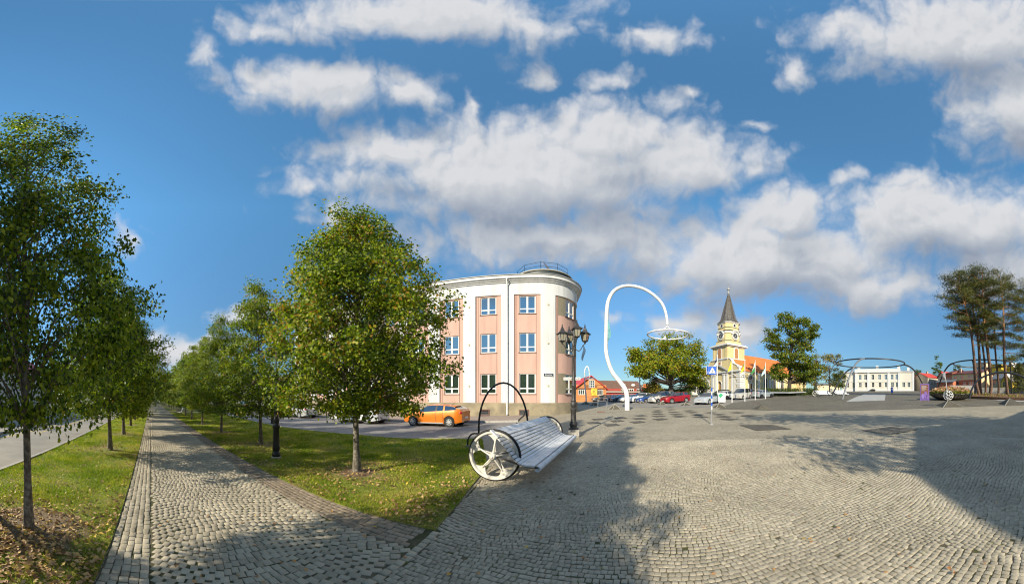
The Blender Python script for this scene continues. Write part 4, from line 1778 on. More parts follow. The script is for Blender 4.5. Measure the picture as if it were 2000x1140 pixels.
# ---- the church
church_yellow = mat('church_yellow', (.56, .455, .235), .85, .06, .5, bump=.2, bs=20, col2=(.52, .425, .225), c2s=.3)
church_white = mat('church_white', (.58, .57, .55), .8, .06, 1)
church_roof = mat('church_roof_tiles', (.62, .165, .035), .8, .14, 1.6, bump=.5, bs=5, col2=(.55, .14, .032), c2s=.4)
spire_metal = mat('spire_sheet', (.060, .054, .050), .55, .3, 2.2, col2=(.10, .09, .08), c2s=3)
door_wood = mat('door_wood', (.36, .19, .06), .6, .2, 4)
shutter_wood = mat('shutter_wood', (.36, .17, .075), .7, .2, 3)
iron_grey = mat('grey_sheet', (.30, .30, .30), .5)


def church():
    C = Vector((51.8, 40.9, 0)) * (66 / 66.0)
    o = C + LV * 8.35
    root = thing('church', 'yellow church with white trim, tower clocks, grey spire and orange tiled roof', 'church', (o.x, o.y, 0), math.atan2(-LV.y, -LV.x))
    HW, ZB, ZE = 8.35, 1.2, 8.5
    ops = [(0, 2.6, 1.7, 3.6)]
    w = wall_with_openings(-HW, HW, ZB, ZE, ops, .5)
    w.box((HW - .25, 13.2, (ZB + ZE) / 2), (.5, 25.4, ZE - ZB))
    w.box((-HW + .25, 13.2, (ZB + ZE) / 2), (.5, 25.4, ZE - ZB))
    w.box((0, 26.15, (ZB + ZE) / 2), (2 * HW, .5, ZE - ZB))
    w.extrude([(-HW, 25.95, ZE), (HW, 25.95, ZE), (0, 25.95, 14.6)], (0, .4, 0))
    w.box((6.5, 28.2, 4.0), (7.0, 3.6, 6.0))
    w.build('wall', church_yellow, root)
    # gable with scrolled shoulders
    def prof(s):
        return [(s * x, z) for x, z in ((8.0, 8.9), (8.0, 9.5), (7.5, 9.7), (7.1, 10.3), (6.3, 10.55), (5.6, 10.9), (5.0, 11.7), (4.5, 12.25), (3.6, 12.5))]
    pr = prof(1)
    pl = prof(-1)
    poly = [(x, .02, z) for x, z in pr] + [(x, .02, z) for x, z in reversed(pl)]
    MB().extrude(poly, (0, .7, 0)).build('gable', church_yellow, root)
    cop = MB()
    for q in (pr, pl):
        for a, b in zip(q[:-1], q[1:]):
            cop.beam((a[0], .37, a[1] + .06), (b[0], .37, b[1] + .06), .95, .16, (0, 0, 1) if abs(a[0] - b[0]) > .01 else (1, 0, 0))
    for s in (-1, 1):
        cop.box((s * 7.9, .37, 9.75), (.7, .9, .5))
    cop.each('coping_stone', church_white, root)
    cor = MB().box((0, .0, ZE + .2), (2 * HW + .9, 1.1, .36)).box((0, .05, ZE - .15), (2 * HW + .4, .6, .3))
    for s in (-1, 1):
        cor.box((s * (HW + .16), 13.6, ZE + .2), (.55, 26.0, .32)).box((s * (HW + .03), 13.6, ZE - .14), (.24, 26.0, .3))
    cor.each('cornice', church_white, root)
    # pediment over the door
    pd = MB()
    pd.beam((-4.2, -.42, 8.92), (0, -.42, 10.75), .7, .3)
    pd.beam((4.2, -.42, 8.92), (0, -.42, 10.75), .7, .3)
    pd.each('pediment_cornice', iron_grey, root)
    MB().extrude([(-4.0, -.2, 8.9), (4.0, -.2, 8.9), (0, -.2, 10.6)], (0, .2, 0)).build('pediment_field', church_yellow, root)
    pil = MB()
    for x in (-3.3, -1.95, 1.95, 3.3):
        pil.box((x, -.12, (2.4 + 8.0) / 2), (.85, .26, 5.6)).box((x, -.16, 8.1), (1.05, .34, .3)).box((x, -.16, 2.3), (1.05, .34, .5))
    pil.each('pilaster', church_white, root)
    d = thing('door', None, None)
    d.parent = root
    arch_slab(MB(), 0, 2.6, 1.7, 3.5, .25, .32).build('door_leaf', door_wood, d)
    s_ = MB()
    for i in range(12):
        t0, t1 = PI * i / 12, PI * (i + 1) / 12
        s_.beam((.98 * math.cos(t0), -.04, 5.3 + .98 * math.sin(t0)), (.98 * math.cos(t1), -.04, 5.3 + .98 * math.sin(t1)), .2, .3, (0, 1, 0))
    for x in (-.98, .98):
        s_.box((x, -.04, 3.95), (.3, .2, 2.7))
    s_.build('door_surround', church_white, d)
    MB().box((0, .22, 5.0), (1.6, .1, .12)).build('door_transom', church_white, d)
    for s in (-1, 1):
        nm = MB()
        arch_slab(nm, s * 5.75, 3.0, 1.9, 4.0, -.05, .0)
        nm.build('niche_surround', church_white, root)
        n2 = MB()
        arch_slab(n2, s * 5.75, 3.1, 1.3, 3.5, -.09, -.052)
        n2.build('niche', mat('niche_shadow', (.55, .53, .48), .9), root)
        pm = MB()
        pm.beam((s * 5.75 - 1.3, -.14, 7.35), (s * 5.75, -.14, 8.0), .3, .16)
        pm.beam((s * 5.75 + 1.3, -.14, 7.35), (s * 5.75, -.14, 8.0), .3, .16)
        pm.box((s * 5.75, -.12, 7.25), (2.7, .26, .14))
        pm.each('niche_pediment', church_white, root)
    q = MB()
    for s in (-1, 1):
        for i in range(10):
            z = 2.0 + i * .66
            wd = 1.5 if i % 2 else 1.15
            q.box((s * (HW - wd / 2 + .06), .10, z), (wd + .12, .44, .58))
        for i in range(10):
            z = 2.0 + i * .66
            wd = 1.15 if i % 2 else 1.5
            q.box((s * (HW - .1), wd / 2 + .33, z), (.44, wd, .56))
    q.each('quoin', church_white, root)
    # side windows
    for i, y in enumerate((10.2, 14.2, 18.2, 22.2)):
        fr = MB()
        arch_slab(fr, y, 3.2, 1.9, 4.3, HW + .005, HW + .10, 'x')
        o = fr.build('window', church_white, root)
        arch_slab(MB(), y, 3.45, 1.35, 3.8, HW + .101, HW + .13, 'x').build('pane', glass_dark, o)
        bars = MB().box((HW + .15, y, 5.2), (.03, .09, 3.4)).box((HW + .15, y, 4.6), (.03, 1.3, .08)).box((HW + .15, y, 5.8), (.03, 1.3, .08))
        bars.build('glazing_bar', mat('bar_brown', (.25, .14, .08), .6), o)
    for y in (7.3, 12.2, 16.2):
        MB().box((HW + .09, y, 5.2), (.2, .8, 6.2)).build('pilaster', church_white, root)
    fr = MB().box((HW + .05, 3.9, 4.2), (.1, 1.7, 3.0))
    o = fr.build('window', church_white, root)
    MB().box((HW + .11, 3.9, 4.2), (.03, 1.2, 2.5)).build('pane', glass_dark, o)
    o = MB().lathe([(.0, HW + .0), (.95, HW + .0), (.95, HW + .10), (.0, HW + .12)], 18, (0, 3.9, 7.0), axis='x').build('round_window', church_white, root)
    MB().lathe([(.0, HW + .10), (.62, HW + .115), (.62, HW + .14), (.0, HW + .145)], 18, (0, 3.9, 7.0), axis='x').build('pane', glass_dark, o)
    # roof
    rf = MB()
    for s in (-1, 1):
        a = [(s * 8.95, .55, 8.75), (s * 8.95, 26.7, 8.75), (0, 26.7, 14.9), (0, .55, 14.9)]
        nrm = Vector((s * 6.15, 0, 8.95)).normalized() * -.2
        rf.extrude(a, nrm)
    rf.extrude([(3.2, 26.5, 7.2), (9.8, 26.5, 7.2), (6.5, 26.5, 9.6)], (0, 4, 0))
    rf.build('roof', church_roof, root)
    bars = MB()
    for y in (3.4, 5.0, 6.6):
        bars.beam((8.1, y, 9.75), (7.7, y + 1.0, 9.95), .1, .16)
    bars.each('snow_guard', black_iron, root)
    # ---- tower
    T = 3.3
    cy = 3.3
    tw = MB()
    tops = [(0, 12.9, 1.35, 2.9)]
    tw.box((0, cy, (8.9 + 16.2) / 2), (2 * T, 2 * T, 16.2 - 8.9))
    tw.build('tower', church_yellow, root)
    tr = MB()
    tr.box((0, cy, 12.55), (2 * T + .5, 2 * T + .5, .28)).box((0, cy, 12.30), (2 * T + .24, 2 * T + .24, .22))
    tr.box((0, cy, 16.2), (2 * T + .7, 2 * T + .7, .3)).box((0, cy, 16.5), (2 * T + 1.5, 2 * T + 1.5, .32))
    tr.box((0, cy, 16.78), (2 * T + .8, 2 * T + .8, .24))
    tr.build('tower_cornice', church_white, root)
    for ax in ('y', 'x'):
        for sg in (-1, 1):
            pos = (cy - T) if (ax == 'y' and sg < 0) else (cy + T) if ax == 'y' else sg * T
            ctr = 0 if ax == 'y' else cy
            d0 = sg * .10
            o = arch_slab(MB(), ctr, 12.72, 1.95, 3.4, pos + sg * .005, pos + d0, ax).build('belfry_window', church_white, root)
            arch_slab(MB(), ctr, 12.8, 1.3, 2.95, pos + d0 + sg * .001, pos + d0 + sg * .06, ax).build('shutter', shutter_wood, o)
            if ax == 'y' and sg < 0:
                o = MB().box((0, pos - .04, 11.35), (1.5, .1, 1.3)).build('window', church_white, root)
                MB().box((0, pos - .10, 11.35), (.95, .06, .85)).build('pane', shutter_wood, o)
            pb = MB()
            for k in (-1, 1):
                if ax == 'y':
                    pb.box((k * (T - .55), pos + sg * .05, 14.4), (.9, .1, 3.4))
                else:
                    pb.box((pos + sg * .05, cy + k * (T - .55), 14.4), (.1, .9, 3.4))
            pb.each('tower_panel', church_yellow, root)

    def octo(h, ch):
        return [(-h + ch, -h), (h - ch, -h), (h, -h + ch), (h, h - ch), (h - ch, h), (-h + ch, h), (-h, h - ch), (-h, -h + ch)]

    def stage(nm, m, h0, ch0, z0, h1, ch1, z1):
        a, b = octo(h0, ch0), octo(h1, ch1)
        vs = [(x, y + cy, z0) for x, y in a] + [(x, y + cy, z1) for x, y in b]
        fs = [(i, (i + 1) % 8, 8 + (i + 1) % 8, 8 + i) for i in range(8)] + [tuple(range(7, -1, -1)), tuple(range(8, 16))]
        return MB().add(vs, fs).build(nm, m, root)
    stage('tower_stage', church_yellow, 3.15, .9, 16.9, 3.0, .9, 17.9)
    stage('tower_cornice', spire_metal, 3.05, .9, 17.9, 2.9, .9, 18.1)
    stage('tower_stage', church_yellow, 2.75, .95, 18.1, 2.75, .95, 21.0)
    stage('tower_cornice', church_white, 2.95, .95, 20.3, 3.0, .95, 20.75)
    stage('tower_cornice', spire_metal, 2.95, .95, 21.0, 2.6, .95, 21.3)
    stage('tower_stage', church_yellow, 2.55, .95, 21.3, 2.55, .95, 23.4)
    stage('tower_cornice', spire_metal, 2.66, .95, 22.05, 2.62, .95, 22.15)
    stage('tower_cornice', church_white, 2.65, 1.0, 23.4, 2.95, 1.1, 23.85)
    clock_face = mat('clock_face', (.035, .04, .045), .5)
    for k, (dx, dy) in enumerate(((0, -1), (1, 0), (0, 1), (-1, 0))):
        ax = 'y' if dx == 0 else 'x'
        sg = dy if dx == 0 else dx

        def disc(nm, m, r, d0, d1, z, par, hh=2.75):
            base = hh * sg
            cx = (0, cy, z) if ax == 'y' else (0, cy, z)
            lo, hi = base + sg * d0, base + sg * d1
            if ax == 'y':
                lo, hi = lo + cy, hi + cy
                cx = (0, 0, z)
            return MB().lathe([(.01, lo), (r, lo), (r, hi), (.01, hi)], 28, cx, axis=ax).build(nm, m, par)
        root_c = disc('clock', church_white, 1.18, -.3, .22, 19.55, root)
        disc('clock_face', clock_face, .84, .221, .25, 19.55, root_c)
        hm = MB()
        off = 2.75 * sg + sg * .27
        for t in range(12):
            a = 2 * PI * t / 12
            u, v = math.sin(a), math.cos(a)
            p0, p1 = (.62, .76)
            if ax == 'y':
                hm.beam((u * p0, cy + off, 19.55 + v * p0), (u * p1, cy + off, 19.55 + v * p1), .07, .03, (0, 1, 0))
            else:
                hm.beam((off, cy + u * p0, 19.55 + v * p0), (off, cy + u * p1, 19.55 + v * p1), .07, .03, (1, 0, 0))
        for (a, ln) in ((R(50), .40), (R(215), .58)):
            u, v = math.sin(a) * ln, math.cos(a) * ln
            if ax == 'y':
                hm.beam((0, cy + off, 19.55), (u, cy + off, 19.55 + v), .08, .03, (0, 1, 0))
            else:
                hm.beam((off, cy, 19.55), (off, cy + u, 19.55 + v), .08, .03, (1, 0, 0))
        hm.each('clock_mark', church_white, root_c)
        hood = MB()
        for i in range(10):
            t0, t1 = PI * (.5 + i) / 11, PI * (1.5 + i) / 11
            for rr_, o_ in ((1.38, .18),):
                if ax == 'y':
                    hood.beam((rr_ * math.cos(t0), cy + 2.75 * sg + sg * o_, 19.7 + rr_ * math.sin(t0)), (rr_ * math.cos(t1), cy + 2.75 * sg + sg * o_, 19.7 + rr_ * math.sin(t1)), .28, .75, (0, 1, 0))
                else:
                    hood.beam((2.75 * sg + sg * o_, cy + rr_ * math.cos(t0), 19.7 + rr_ * math.sin(t0)), (2.75 * sg + sg * o_, cy + rr_ * math.cos(t1), 19.7 + rr_ * math.sin(t1)), .28, .75, (1, 0, 0))
        hood.build('clock_hood', church_white, root_c)
        o = disc('round_window', church_white, .62, -.2, .07, 22.75, root, 2.55)
        disc('pane', dark_room, .40, .071, .10, 22.75, o, 2.55)
    # spire with standing seams
    sp_ = MB()
    prof_ = [(3.25, 23.85), (2.55, 24.7), (2.2, 25.6), (.34, 33.4), (.26, 33.9)]
    sp_.lathe(prof_, 8, (0, cy, 0), ph=PI / 8)
    sp_.build('spire', spire_metal, root)
    ribs = MB()
    for i in range(24):
        t = 2 * PI * i / 24
        k = math.cos(PI / 8) / math.cos((t + PI / 8 - PI / 8) % (PI / 4) - PI / 8)
        pr_ = [((r * k + .03) * math.cos(t), cy + (r * k + .03) * math.sin(t), z) for r, z in prof_[:4]]
        ribs.tube(pr_, [.06, .055, .05, .025], 4)
    ribs.each('spire_rib', mat('spire_seam', (.12, .105, .09), .5), root)
    fin = MB().lathe([(.30, 33.8), (.42, 34.1), (.16, 34.4), (.14, 35.0)], 10, (0, cy, 0)).ball((0, cy, 35.5), .48, 12)
    fin.box((0, cy, 37.0), (.09, .09, 2.2)).box((0, cy, 37.3), (.8, .08, .09))
    fin.build('finial', iron_grey, root, smooth=True)


church()


# ---- the long white school building
def white_building():
    p0, p1 = P(1645, 107), P(1785, 103)
    d = p1 - p0
    L = math.hypot(d.x, d.y)
    root = thing('white_building', 'long cream-white two-storey building with grey roof across the square', 'building', (p0.x, p0.y, 0), math.atan2(d.y, d.x))
    cream = mat('school_cream', (.66, .625, .53), .85, .04, .3)
    whit = mat('school_white', (.66, .66, .65), .85, .04, .3)
    roofm = mat('school_roof', (.22, .25, .27), .5, .1, .5)
    X = lambda zx: (zx - 590) / (1855 - 590) * L
    ZB, ZE = 1.5, 12.0
    up = [X(v) for v in (920, 1015, 1143, 1262, 1370, 1478, 1560)]
    lo = [X(v) for v in (688, 803, 922, 1022, 1147, 1270, 1377, 1485, 1567, 1678, 1767)]
    ops = [(x, 8.9, 1.15, 2.0) for x in up] + [(x, 5.75, 1.15, 1.95) for x in lo]
    a, b = X(835), X(1615)
    wl = MB()
    wall_with_openings(0, a, ZB, ZE, [o for o in ops if o[0] < a], .4, 0, 0, wl)
    wall_with_openings(b, L, ZB, ZE, [o for o in ops if o[0] > b], .4, 0, 0, wl)
    wall_with_openings(a, b, ZB, ZE, [o for o in ops if a < o[0] < b], .4, -.6, 0, wl)
    wl.box((.2, 7.2, (ZB + ZE) / 2), (.4, 13.6, ZE - ZB)).box((L - .2, 7.2, (ZB + ZE) / 2), (.4, 13.6, ZE - ZB)).box((L / 2, 14, (ZB + ZE) / 2), (L, .4, ZE - ZB))
    wl.box((L / 2, .8, 7), (L - 1, .1, 10))
    wl.build('wall', cream, root)
    t = MB()
    for x in (0.3, L - .3):
        t.box((x, -.06, (ZB + ZE) / 2), (.8, .12, ZE - ZB))
    for x in (a + .35, b - .35, X(1067), X(1420)):
        t.box((x, -.68, (ZB + ZE) / 2), (.9, .16, ZE - ZB))
    t.box((L / 2, -.03, 8.1), (L, .1, .2)).box(((a + b) / 2, -.64, 8.1), (b - a, .1, .22))
    t.box((L / 2, -.02, 3.6), (L, .14, 2.6)).box(((a + b) / 2, -.64, 3.6), (b - a, .14, 2.6))
    t.box((a / 2, -.1, ZE + .1), (a, .5, .4)).box(((L + b) / 2, -.1, ZE + .1), (L - b, .5, .4))
    t.box(((a + b) / 2, -.7, ZE + .55), (b - a + .4, .5, 1.5)).box(((a + b) / 2, -.78, ZE - .1), (b - a + .6, .5, .2))
    t.each('trim', whit, root)
    for (x, z, w_, h) in ops:
        simple_window(root, x, z, w_, h, -.40 if a < x < b else .18, frame_white, glass_sky if z > 8 else glass_dark, (1, 1))
    for x in lo:
        if abs(x - X(1147)) > .5:
            o = MB().box((x, -.70 if a < x < b else -.10, 3.2), (1.0, .06, .55)).build('cellar_window', dark_room, root)
    o = MB().box((X(1150), -.76, 3.5), (1.7, .1, 2.2)).build('door', mat('door_dark_brown', (.07, .035, .03), .6), root)
    MB().extrude([(X(1150) - 1.3, -1.6, 4.7), (X(1150) + 1.3, -1.6, 4.7), (X(1150), -1.6, 5.2)], (0, .85, 0)).build('porch_roof', roofm, root)
    rf = MB()
    for (x0, x1, y0, z0, zt) in ((-.3, L + .3, -.4, ZE + .3, 13.4), (a, b, -.7, ZE + .8, 14.2)):
        vs = [(x0, y0, z0), (x1, y0, z0), (x1, 14.4, z0), (x0, 14.4, z0), (x0 + 4, 7, zt), (x1 - 4, 7, zt)]
        rf.add(vs, [(0, 1, 5, 4), (1, 2, 5), (2, 3, 4, 5), (3, 0, 4)])
    r_ = rf.build('roof', roofm, root)
    for zx, zz in ((862, 13.6), (1198, 14.2), (1585, 14.3), (1757, 13.3)):
        MB().box((X(zx), 3.5, zz), (1.0, .8, 1.8)).build('chimney', whit, r_)


white_building()


# ---- gabled houses
def house(name, label, px0, px1, r0, r1, ybase, yeave, yridge, wallm, roofm, wins=(), depth=9, gable_front=False, low=None, lowh=0, chim=(), overh=.4, wm=None, floors=None):
    """wins: (u in 0..1 along the front, z0 above base, w, h)"""
    p0, p1 = P(px0, r0), P(px1, r1)
    d = p1 - p0
    L = math.hypot(d.x, d.y)
    rm = (r0 + r1) / 2
    zb = min(p0.z, p1.z) - .6
    zb2 = Z(ybase, rm)
    ze, zr = Z(yeave, rm), Z(yridge, rm)
    root = thing(name, label, 'house', (p0.x, p0.y, 0), math.atan2(d.y, d.x))
    ops = [(u * L, zb2 + z, w, h) for (u, z, w, h) in wins]
    mb = wall_with_openings(0, L, zb, ze, ops, .3)
    mb.box((.15, depth / 2, (zb + ze) / 2), (.3, depth - .6, ze - zb)).box((L - .15, depth / 2, (zb + ze) / 2), (.3, depth - .6, ze - zb)).box((L / 2, depth - .15, (zb + ze) / 2), (L, .3, ze - zb))
    if gable_front:
        mb.extrude([(0, 0, ze), (L, 0, ze), (L / 2, 0, zr - .05)], (0, .3, 0))
        mb.extrude([(0, depth - .3, ze), (L, depth - .3, ze), (L / 2, depth - .3, zr - .05)], (0, .3, 0))
    else:
        for x in (0, L - .3):
            mb.extrude([(x, 0, ze), (x, depth, ze), (x, depth / 2, zr - .05)], (.3, 0, 0))
    mb.box((L / 2, .9, (zb + ze) / 2), (L - .7, .06, ze - zb - .2))
    mb.build('wall', wallm, root)
    if low:
        lw = wall_with_openings(-.02, L + .02, zb, zb2 + lowh, [o for o in ops if o[1] < zb2 + lowh], .1, -.1)
        lw.build('wall_base', low, root)
    rf = MB()
    t = .18
    if gable_front:
        for s in (-1, 1):
            sl = (zr - ze) / (L / 2)
            x0 = L / 2 + s * (L / 2 + overh)
            rf.extrude([(x0, -overh, ze - overh * sl), (x0, depth + overh, ze - overh * sl), (L / 2, depth + overh, zr), (L / 2, -overh, zr)], (0, 0, t))
    else:
        sl = (zr - ze) / (depth / 2)
        for (y0, s) in ((-overh, 1), (depth + overh, -1)):
            rf.extrude([(-overh, y0, ze - overh * sl), (L + overh, y0, ze - overh * sl), (L + overh, depth / 2, zr), (-overh, depth / 2, zr)], (0, 0, t))
    r_ = rf.build('roof', roofm, root)
    for (u, v) in chim:
        MB().box((u * L, v * depth, zr + .1), (.7, .7, 1.8)).build('chimney', mat('chimney_brick', (.42, .30, .22), .9), r_)
    for (x, z, w, h) in ops:
        simple_window(root, x, z, w, h, .12, wm or frame_white, glass_dark, (2 if w > 1.3 else 1, 1))
    return root, L, zb2, ze


brick = mat('orange_brick', (.50, .225, .085), .9, .14, 2.5, bump=.4, bs=12, col2=(.43, .185, .07), c2s=.5)
red_roof = mat('red_sheet_roof', (.52, .045, .03), .5, .08, .6)
brown_roof = mat('brown_tile_roof', (.155, .085, .058), .85, .14, 1.2, bump=.5, bs=6)
maroon_roof = mat('maroon_roof', (.13, .035, .035), .6, .1, .7)
red_board = mat('red_boards', (.33, .06, .045), .8, .2, 2)
yellow_wall = mat('house_yellow', (.66, .50, .27), .85, .06, .4)
strong_yellow = mat('strong_yellow', (.72, .50, .05), .85, .05, .4)
grey_wall = mat('house_grey', (.42, .36, .29), .9, .08, .5)
pale_wall = mat('house_pale', (.58, .54, .46), .9, .08, .5)
tan_wall = mat('house_tan', (.56, .44, .30), .9, .08, .5)
grey_roof = mat('grey_sheet_roof', (.13, .145, .165), .55, .12, .6)
brick_low = mat('brick_red_base', (.42, .14, .075), .9, .14, 1)

h, L, zb2, ze = house('brick_house', 'orange brick gabled house at the end of the side street beyond the pink building', 1123.5, 1184, 58, 60, 779.5, 758.5, 734.5, brick, red_roof, [(.20, 1.05, 1.5, 2.3), (.80, 1.0, 1.5, 2.2)], depth=14, gable_front=True, overh=.45)
simple_window(h, .52 * L, Z(757, 59), 1.35, 1.75, -.05, frame_white, glass_dark, (2, 2))
tr = MB().box((L / 2, -.08, ze), (L, .16, .22))
tr.build('string_course', mat('brick_dark', (.30, .11, .05), .9), h)
# the shop banner on that house, held on two pins
bn = thing('shop_banner', 'square orange and yellow banner on the brick house wall', 'banner', h.location, h.rotation_euler.z)
zz = Z(774, 59)
MB().box((.60 * L, -.14, zz + 1.05), (1.45, .05, 1.75)).build('panel', mat('banner_orange', (.72, .33, .03), .6, .3, 2, col2=(.75, .55, .08), c2s=1.2), bn)
swirl = [(.60 * L + .30 * math.cos(t) - .02 * t, -.18, zz + .8 + .32 * math.sin(t) + .10 * t) for t in [i * .35 for i in range(16)]]
MB().tube(swirl, .05, 5).build('emblem', mat('banner_brown', (.10, .05, .03), .6), bn)
h, L, zb2, ze = house('barn_house', 'long low building with brown tiled roof and red boarded wall behind the parked cars', 1170, 1262, 74, 79, 775, 764.5, 741.5, red_board, brown_roof, [(.50, 1.0, 1.5, 1.5), (.66, 1.0, 1.9, 1.5), (.84, 1.0, 1.5, 1.5)], depth=16)
band = MB().box((L / 2, -.35, ze - .1), (L + .8, .3, .35)).build('eaves_board', mat('eaves_grey', (.35, .32, .28), .8), h)
dor = MB()
for u in (.58, .80):
    dor.ball((u * L, 3.3, ze + 2.1), (.75, .6, .5), 10)
dor.each('dormer', mat('dormer_white', (.62, .60, .55), .7), h, smooth=True)
house('brick_house', 'brick house with orange tiled roof half hidden behind the old tree', 1258, 1282, 84, 84, 775, 757, 749, brick, church_roof, [(.5, 1, 1.2, 1.2)], depth=10)
house('white_house', 'pale house with brown roof between the old tree and the church', 1351, 1384, 92, 92, 772, 752, 737, pale_wall, brown_roof, [(.2, 1, 1.1, 2.2), (.4, 1, 1.1, 2.2), (.6, 1, 1.1, 2.2), (.8, 1, 1.1, 2.2)], depth=10)
house('pale_house', 'grey-beige house with bright red roof left of the maroon roofed house', 1812, 1832, 104, 108, 762, 737, 728, grey_wall, red_roof, [(.2, 2.2, 1.0, 1.5), (.45, 2.2, 1.0, 1.5), (.7, 2.2, 1.0, 1.5)], depth=10, chim=((.7, .5),))
house('pale_house', 'cream gabled house end beside the bright red roof', 1832, 1846, 104, 100, 762, 736, 726, tan_wall, red_roof, [(.5, 4.0, 1.0, 1.5)], depth=12, gable_front=True)
h, L, zb2, ze = house('shop_house', 'yellow house with brick ground floor and maroon roof behind the flower bowl', 1859, 1916, 92, 86, 756, 729.5, 722, yellow_wall, maroon_roof, [(.13, 3.0, 1.3, 1.1), (.36, 3.0, 1.3, 1.1), (.63, 3.0, 1.5, 1.1), (.9, 3.0, 1.2, 1.1), (.16, .35, 2.2, 1.5), (.46, .35, 1.5, 1.5), (.68, .35, 2.2, 1.5)], depth=10, low=brick_low, lowh=2.55, chim=((.16, .3),))
house('brick_house', 'brown brick gable end of the maroon roofed house', 1846.5, 1859, 95, 92, 758, 729, 722, brick_low, maroon_roof, [(.35, 2.6, .7, 1.4), (.7, 2.6, .7, 1.4)], depth=9)
house('shop_annex', 'low dark roofed annex left of the brick shop front', 1830, 1861, 88, 86, 757, 746, 742, brick_low, grey_roof, [], depth=5)
house('tan_building', 'tall tan apartment block behind the pines', 1905, 1926, 122, 120, 750, 709, 707, tan_wall, grey_roof, [(.25, 1 + 3 * k, 1.3, 1.4) for k in range(3)] + [(.7, 1 + 3 * k, 1.3, 1.4) for k in range(3)], depth=12)
house('yellow_building', 'tall bright yellow building seen between the pine trunks', 1936, 1956, 118, 116, 750, 712, 710, strong_yellow, grey_roof, [(.5, 2 + 3 * k, 1.6, 1.4) for k in range(3)], depth=12)
house('yellow_building', 'yellow gabled building right of the tall yellow block', 1964, 1984, 112, 110, 752, 724, 706, strong_yellow, pale_wall, [(.4, 3.0, 1.5, 1.5), (.7, 6.0, 1.5, 1.5)], depth=12, gable_front=True)
house('yellow_house', 'low yellow house with slate grey roof behind the pines', 1936, 1960, 84, 82, 758, 740, 729, mat('house_ochre', (.44, .36, .20), .9, .08, .4), grey_roof, [(.25, 1, .9, 1.6), (.6, 1, .9, 1.6)], depth=8)
house('yellow_house', 'small yellow pavilion front with white gable behind the pines', 1956, 1974, 80, 79, 759, 742, 730, strong_yellow, pale_wall, [(.3, .6, 1.0, 1.6), (.7, .6, 1.0, 1.6)], depth=6, gable_front=True)
house('grey_house', 'brownish grey gabled house behind the dark spruce', 1986, 2080, 66, 60, 760, 716, 690, mat('house_brown', (.33, .27, .22), .9, .08, .4), roof_dark, [(.06, 3.6, 1.2, 1.5), (.2, 3.6, 1.2, 1.5)], depth=12, gable_front=True)
house('low_building', 'low flat beige building behind the white benches', 1596, 1640, 96, 98, 770, 751, 748, mat('house_beige', (.56, .48, .34), .9, .06, .4), grey_roof, [(.8, 1, 1.2, 1.2), (.6, 1, 1.2, 1.2)], depth=8)
# pale retaining wall and paved terrace in front of the houses
for (xa, xb, r, ya, yb, lab) in ((1855, 1912, 66, 760, 752.5, 'low white wall behind the flower bowl'), (1912, 1990, 62, 762, 757, 'low pale terrace wall behind the pines')):
    p0, p1 = P(xa, r), P(xb, r)
    d = p1 - p0
    t = thing('low_wall', lab, 'wall', (p0.x, p0.y, 0), math.atan2(d.y, d.x))
    MB().box((d.length / 2, 0, (Z(yb, r) + p0.z - .8) / 2), (d.length, .4, Z(yb, r) - p0.z + .8)).build('wall', mat('wall_pale', (.52, .49, .44), .9, .08, .8), t)
# spruce at the right
b = P(1990, 58)
sc_ = []
for i in range(60):
    t = i / 60
    rr_ = 3.0 * (1 - t) ** .8
    th = i * 2.4
    for k in range(2):
        sc_.append((rr_ * (.5 + .5 * k) * math.cos(th), rr_ * (.5 + .5 * k) * math.sin(th), .8 + 6.4 * t))
clump_tree('spruce_tree', 'dark conical spruce beside the brownish grey house', 'tree', b, 7.4, sc_, 60, .28, pine_leaf, bark_dark, .14, 77, .34, zb=.6, wid=.2)

# houses and trees far left beyond the road, mostly hidden by the lindens
def left_house(label, a0, l0, L, w, m, rm):
    p = al(a0, l0)
    root = thing('house', label, 'house', (p.x, p.y, 0), math.atan2(AV.y, AV.x) + PI)
    zb = -1
    mb = wall_with_openings(-L / 2, L / 2, zb, 5.2, [(-L / 2 + 1.8 + i * 2.6, .8 + 0, 1.1, 1.5) for i in range(int(L / 2.6))], .3, 0)
    mb.box((0, w / 2 + .4, 2), (L, w, 6))
    mb.build('wall', m, root)
    rf = MB()
    for (y0, s) in ((-.5, 1), (w + .9, -1)):
        rf.extrude([(-L / 2 - .4, y0, 5.1), (L / 2 + .4, y0, 5.1), (L / 2 + .4, w / 2 + .2, 8.4), (-L / 2 - .4, w / 2 + .2, 8.4)], (0, 0, .2))
    rf.build('roof', rm, root)
    for i in range(int(L / 2.6)):
        simple_window(root, -L / 2 + 1.8 + i * 2.6, .8, 1.1, 1.5, .1, frame_white, glass_dark)


left_house('pale house across the left road, glimpsed through the linden leaves', 9, -26, 14, 8, pale_wall, brown_roof)
left_house('white house farther along the left road behind the tree row', 34, -27, 16, 9, cream_white, red_roof)
for i, (a, l, H) in enumerate([(22, -22, 8), (52, -18, 10), (70, -16, 11), (100, -14, 12), (112, -3, 13), (116, 2.5, 14), (122, 6.5, 13), (118, 11, 12), (100, 27, 11), (80, 29, 12)]):
    p = al(a, l)
    c = ell_clumps(36, (0, 0, H * .6), (H * .30, H * .30, H * .40), 90 + i, .3)
    clump_tree('tree', ['tree beyond the left road behind the tree row', 'tall tree closing the far end of the avenue'][0 if i < 4 else 1], 'tree', p, H, c, 75, .42, [oak_leaf, maple_leaf, autumn_leaf][i % 3] if i > 3 else oak_leaf, bark_dark, .25, 90 + i, .8, group='trees along and beyond the avenue')
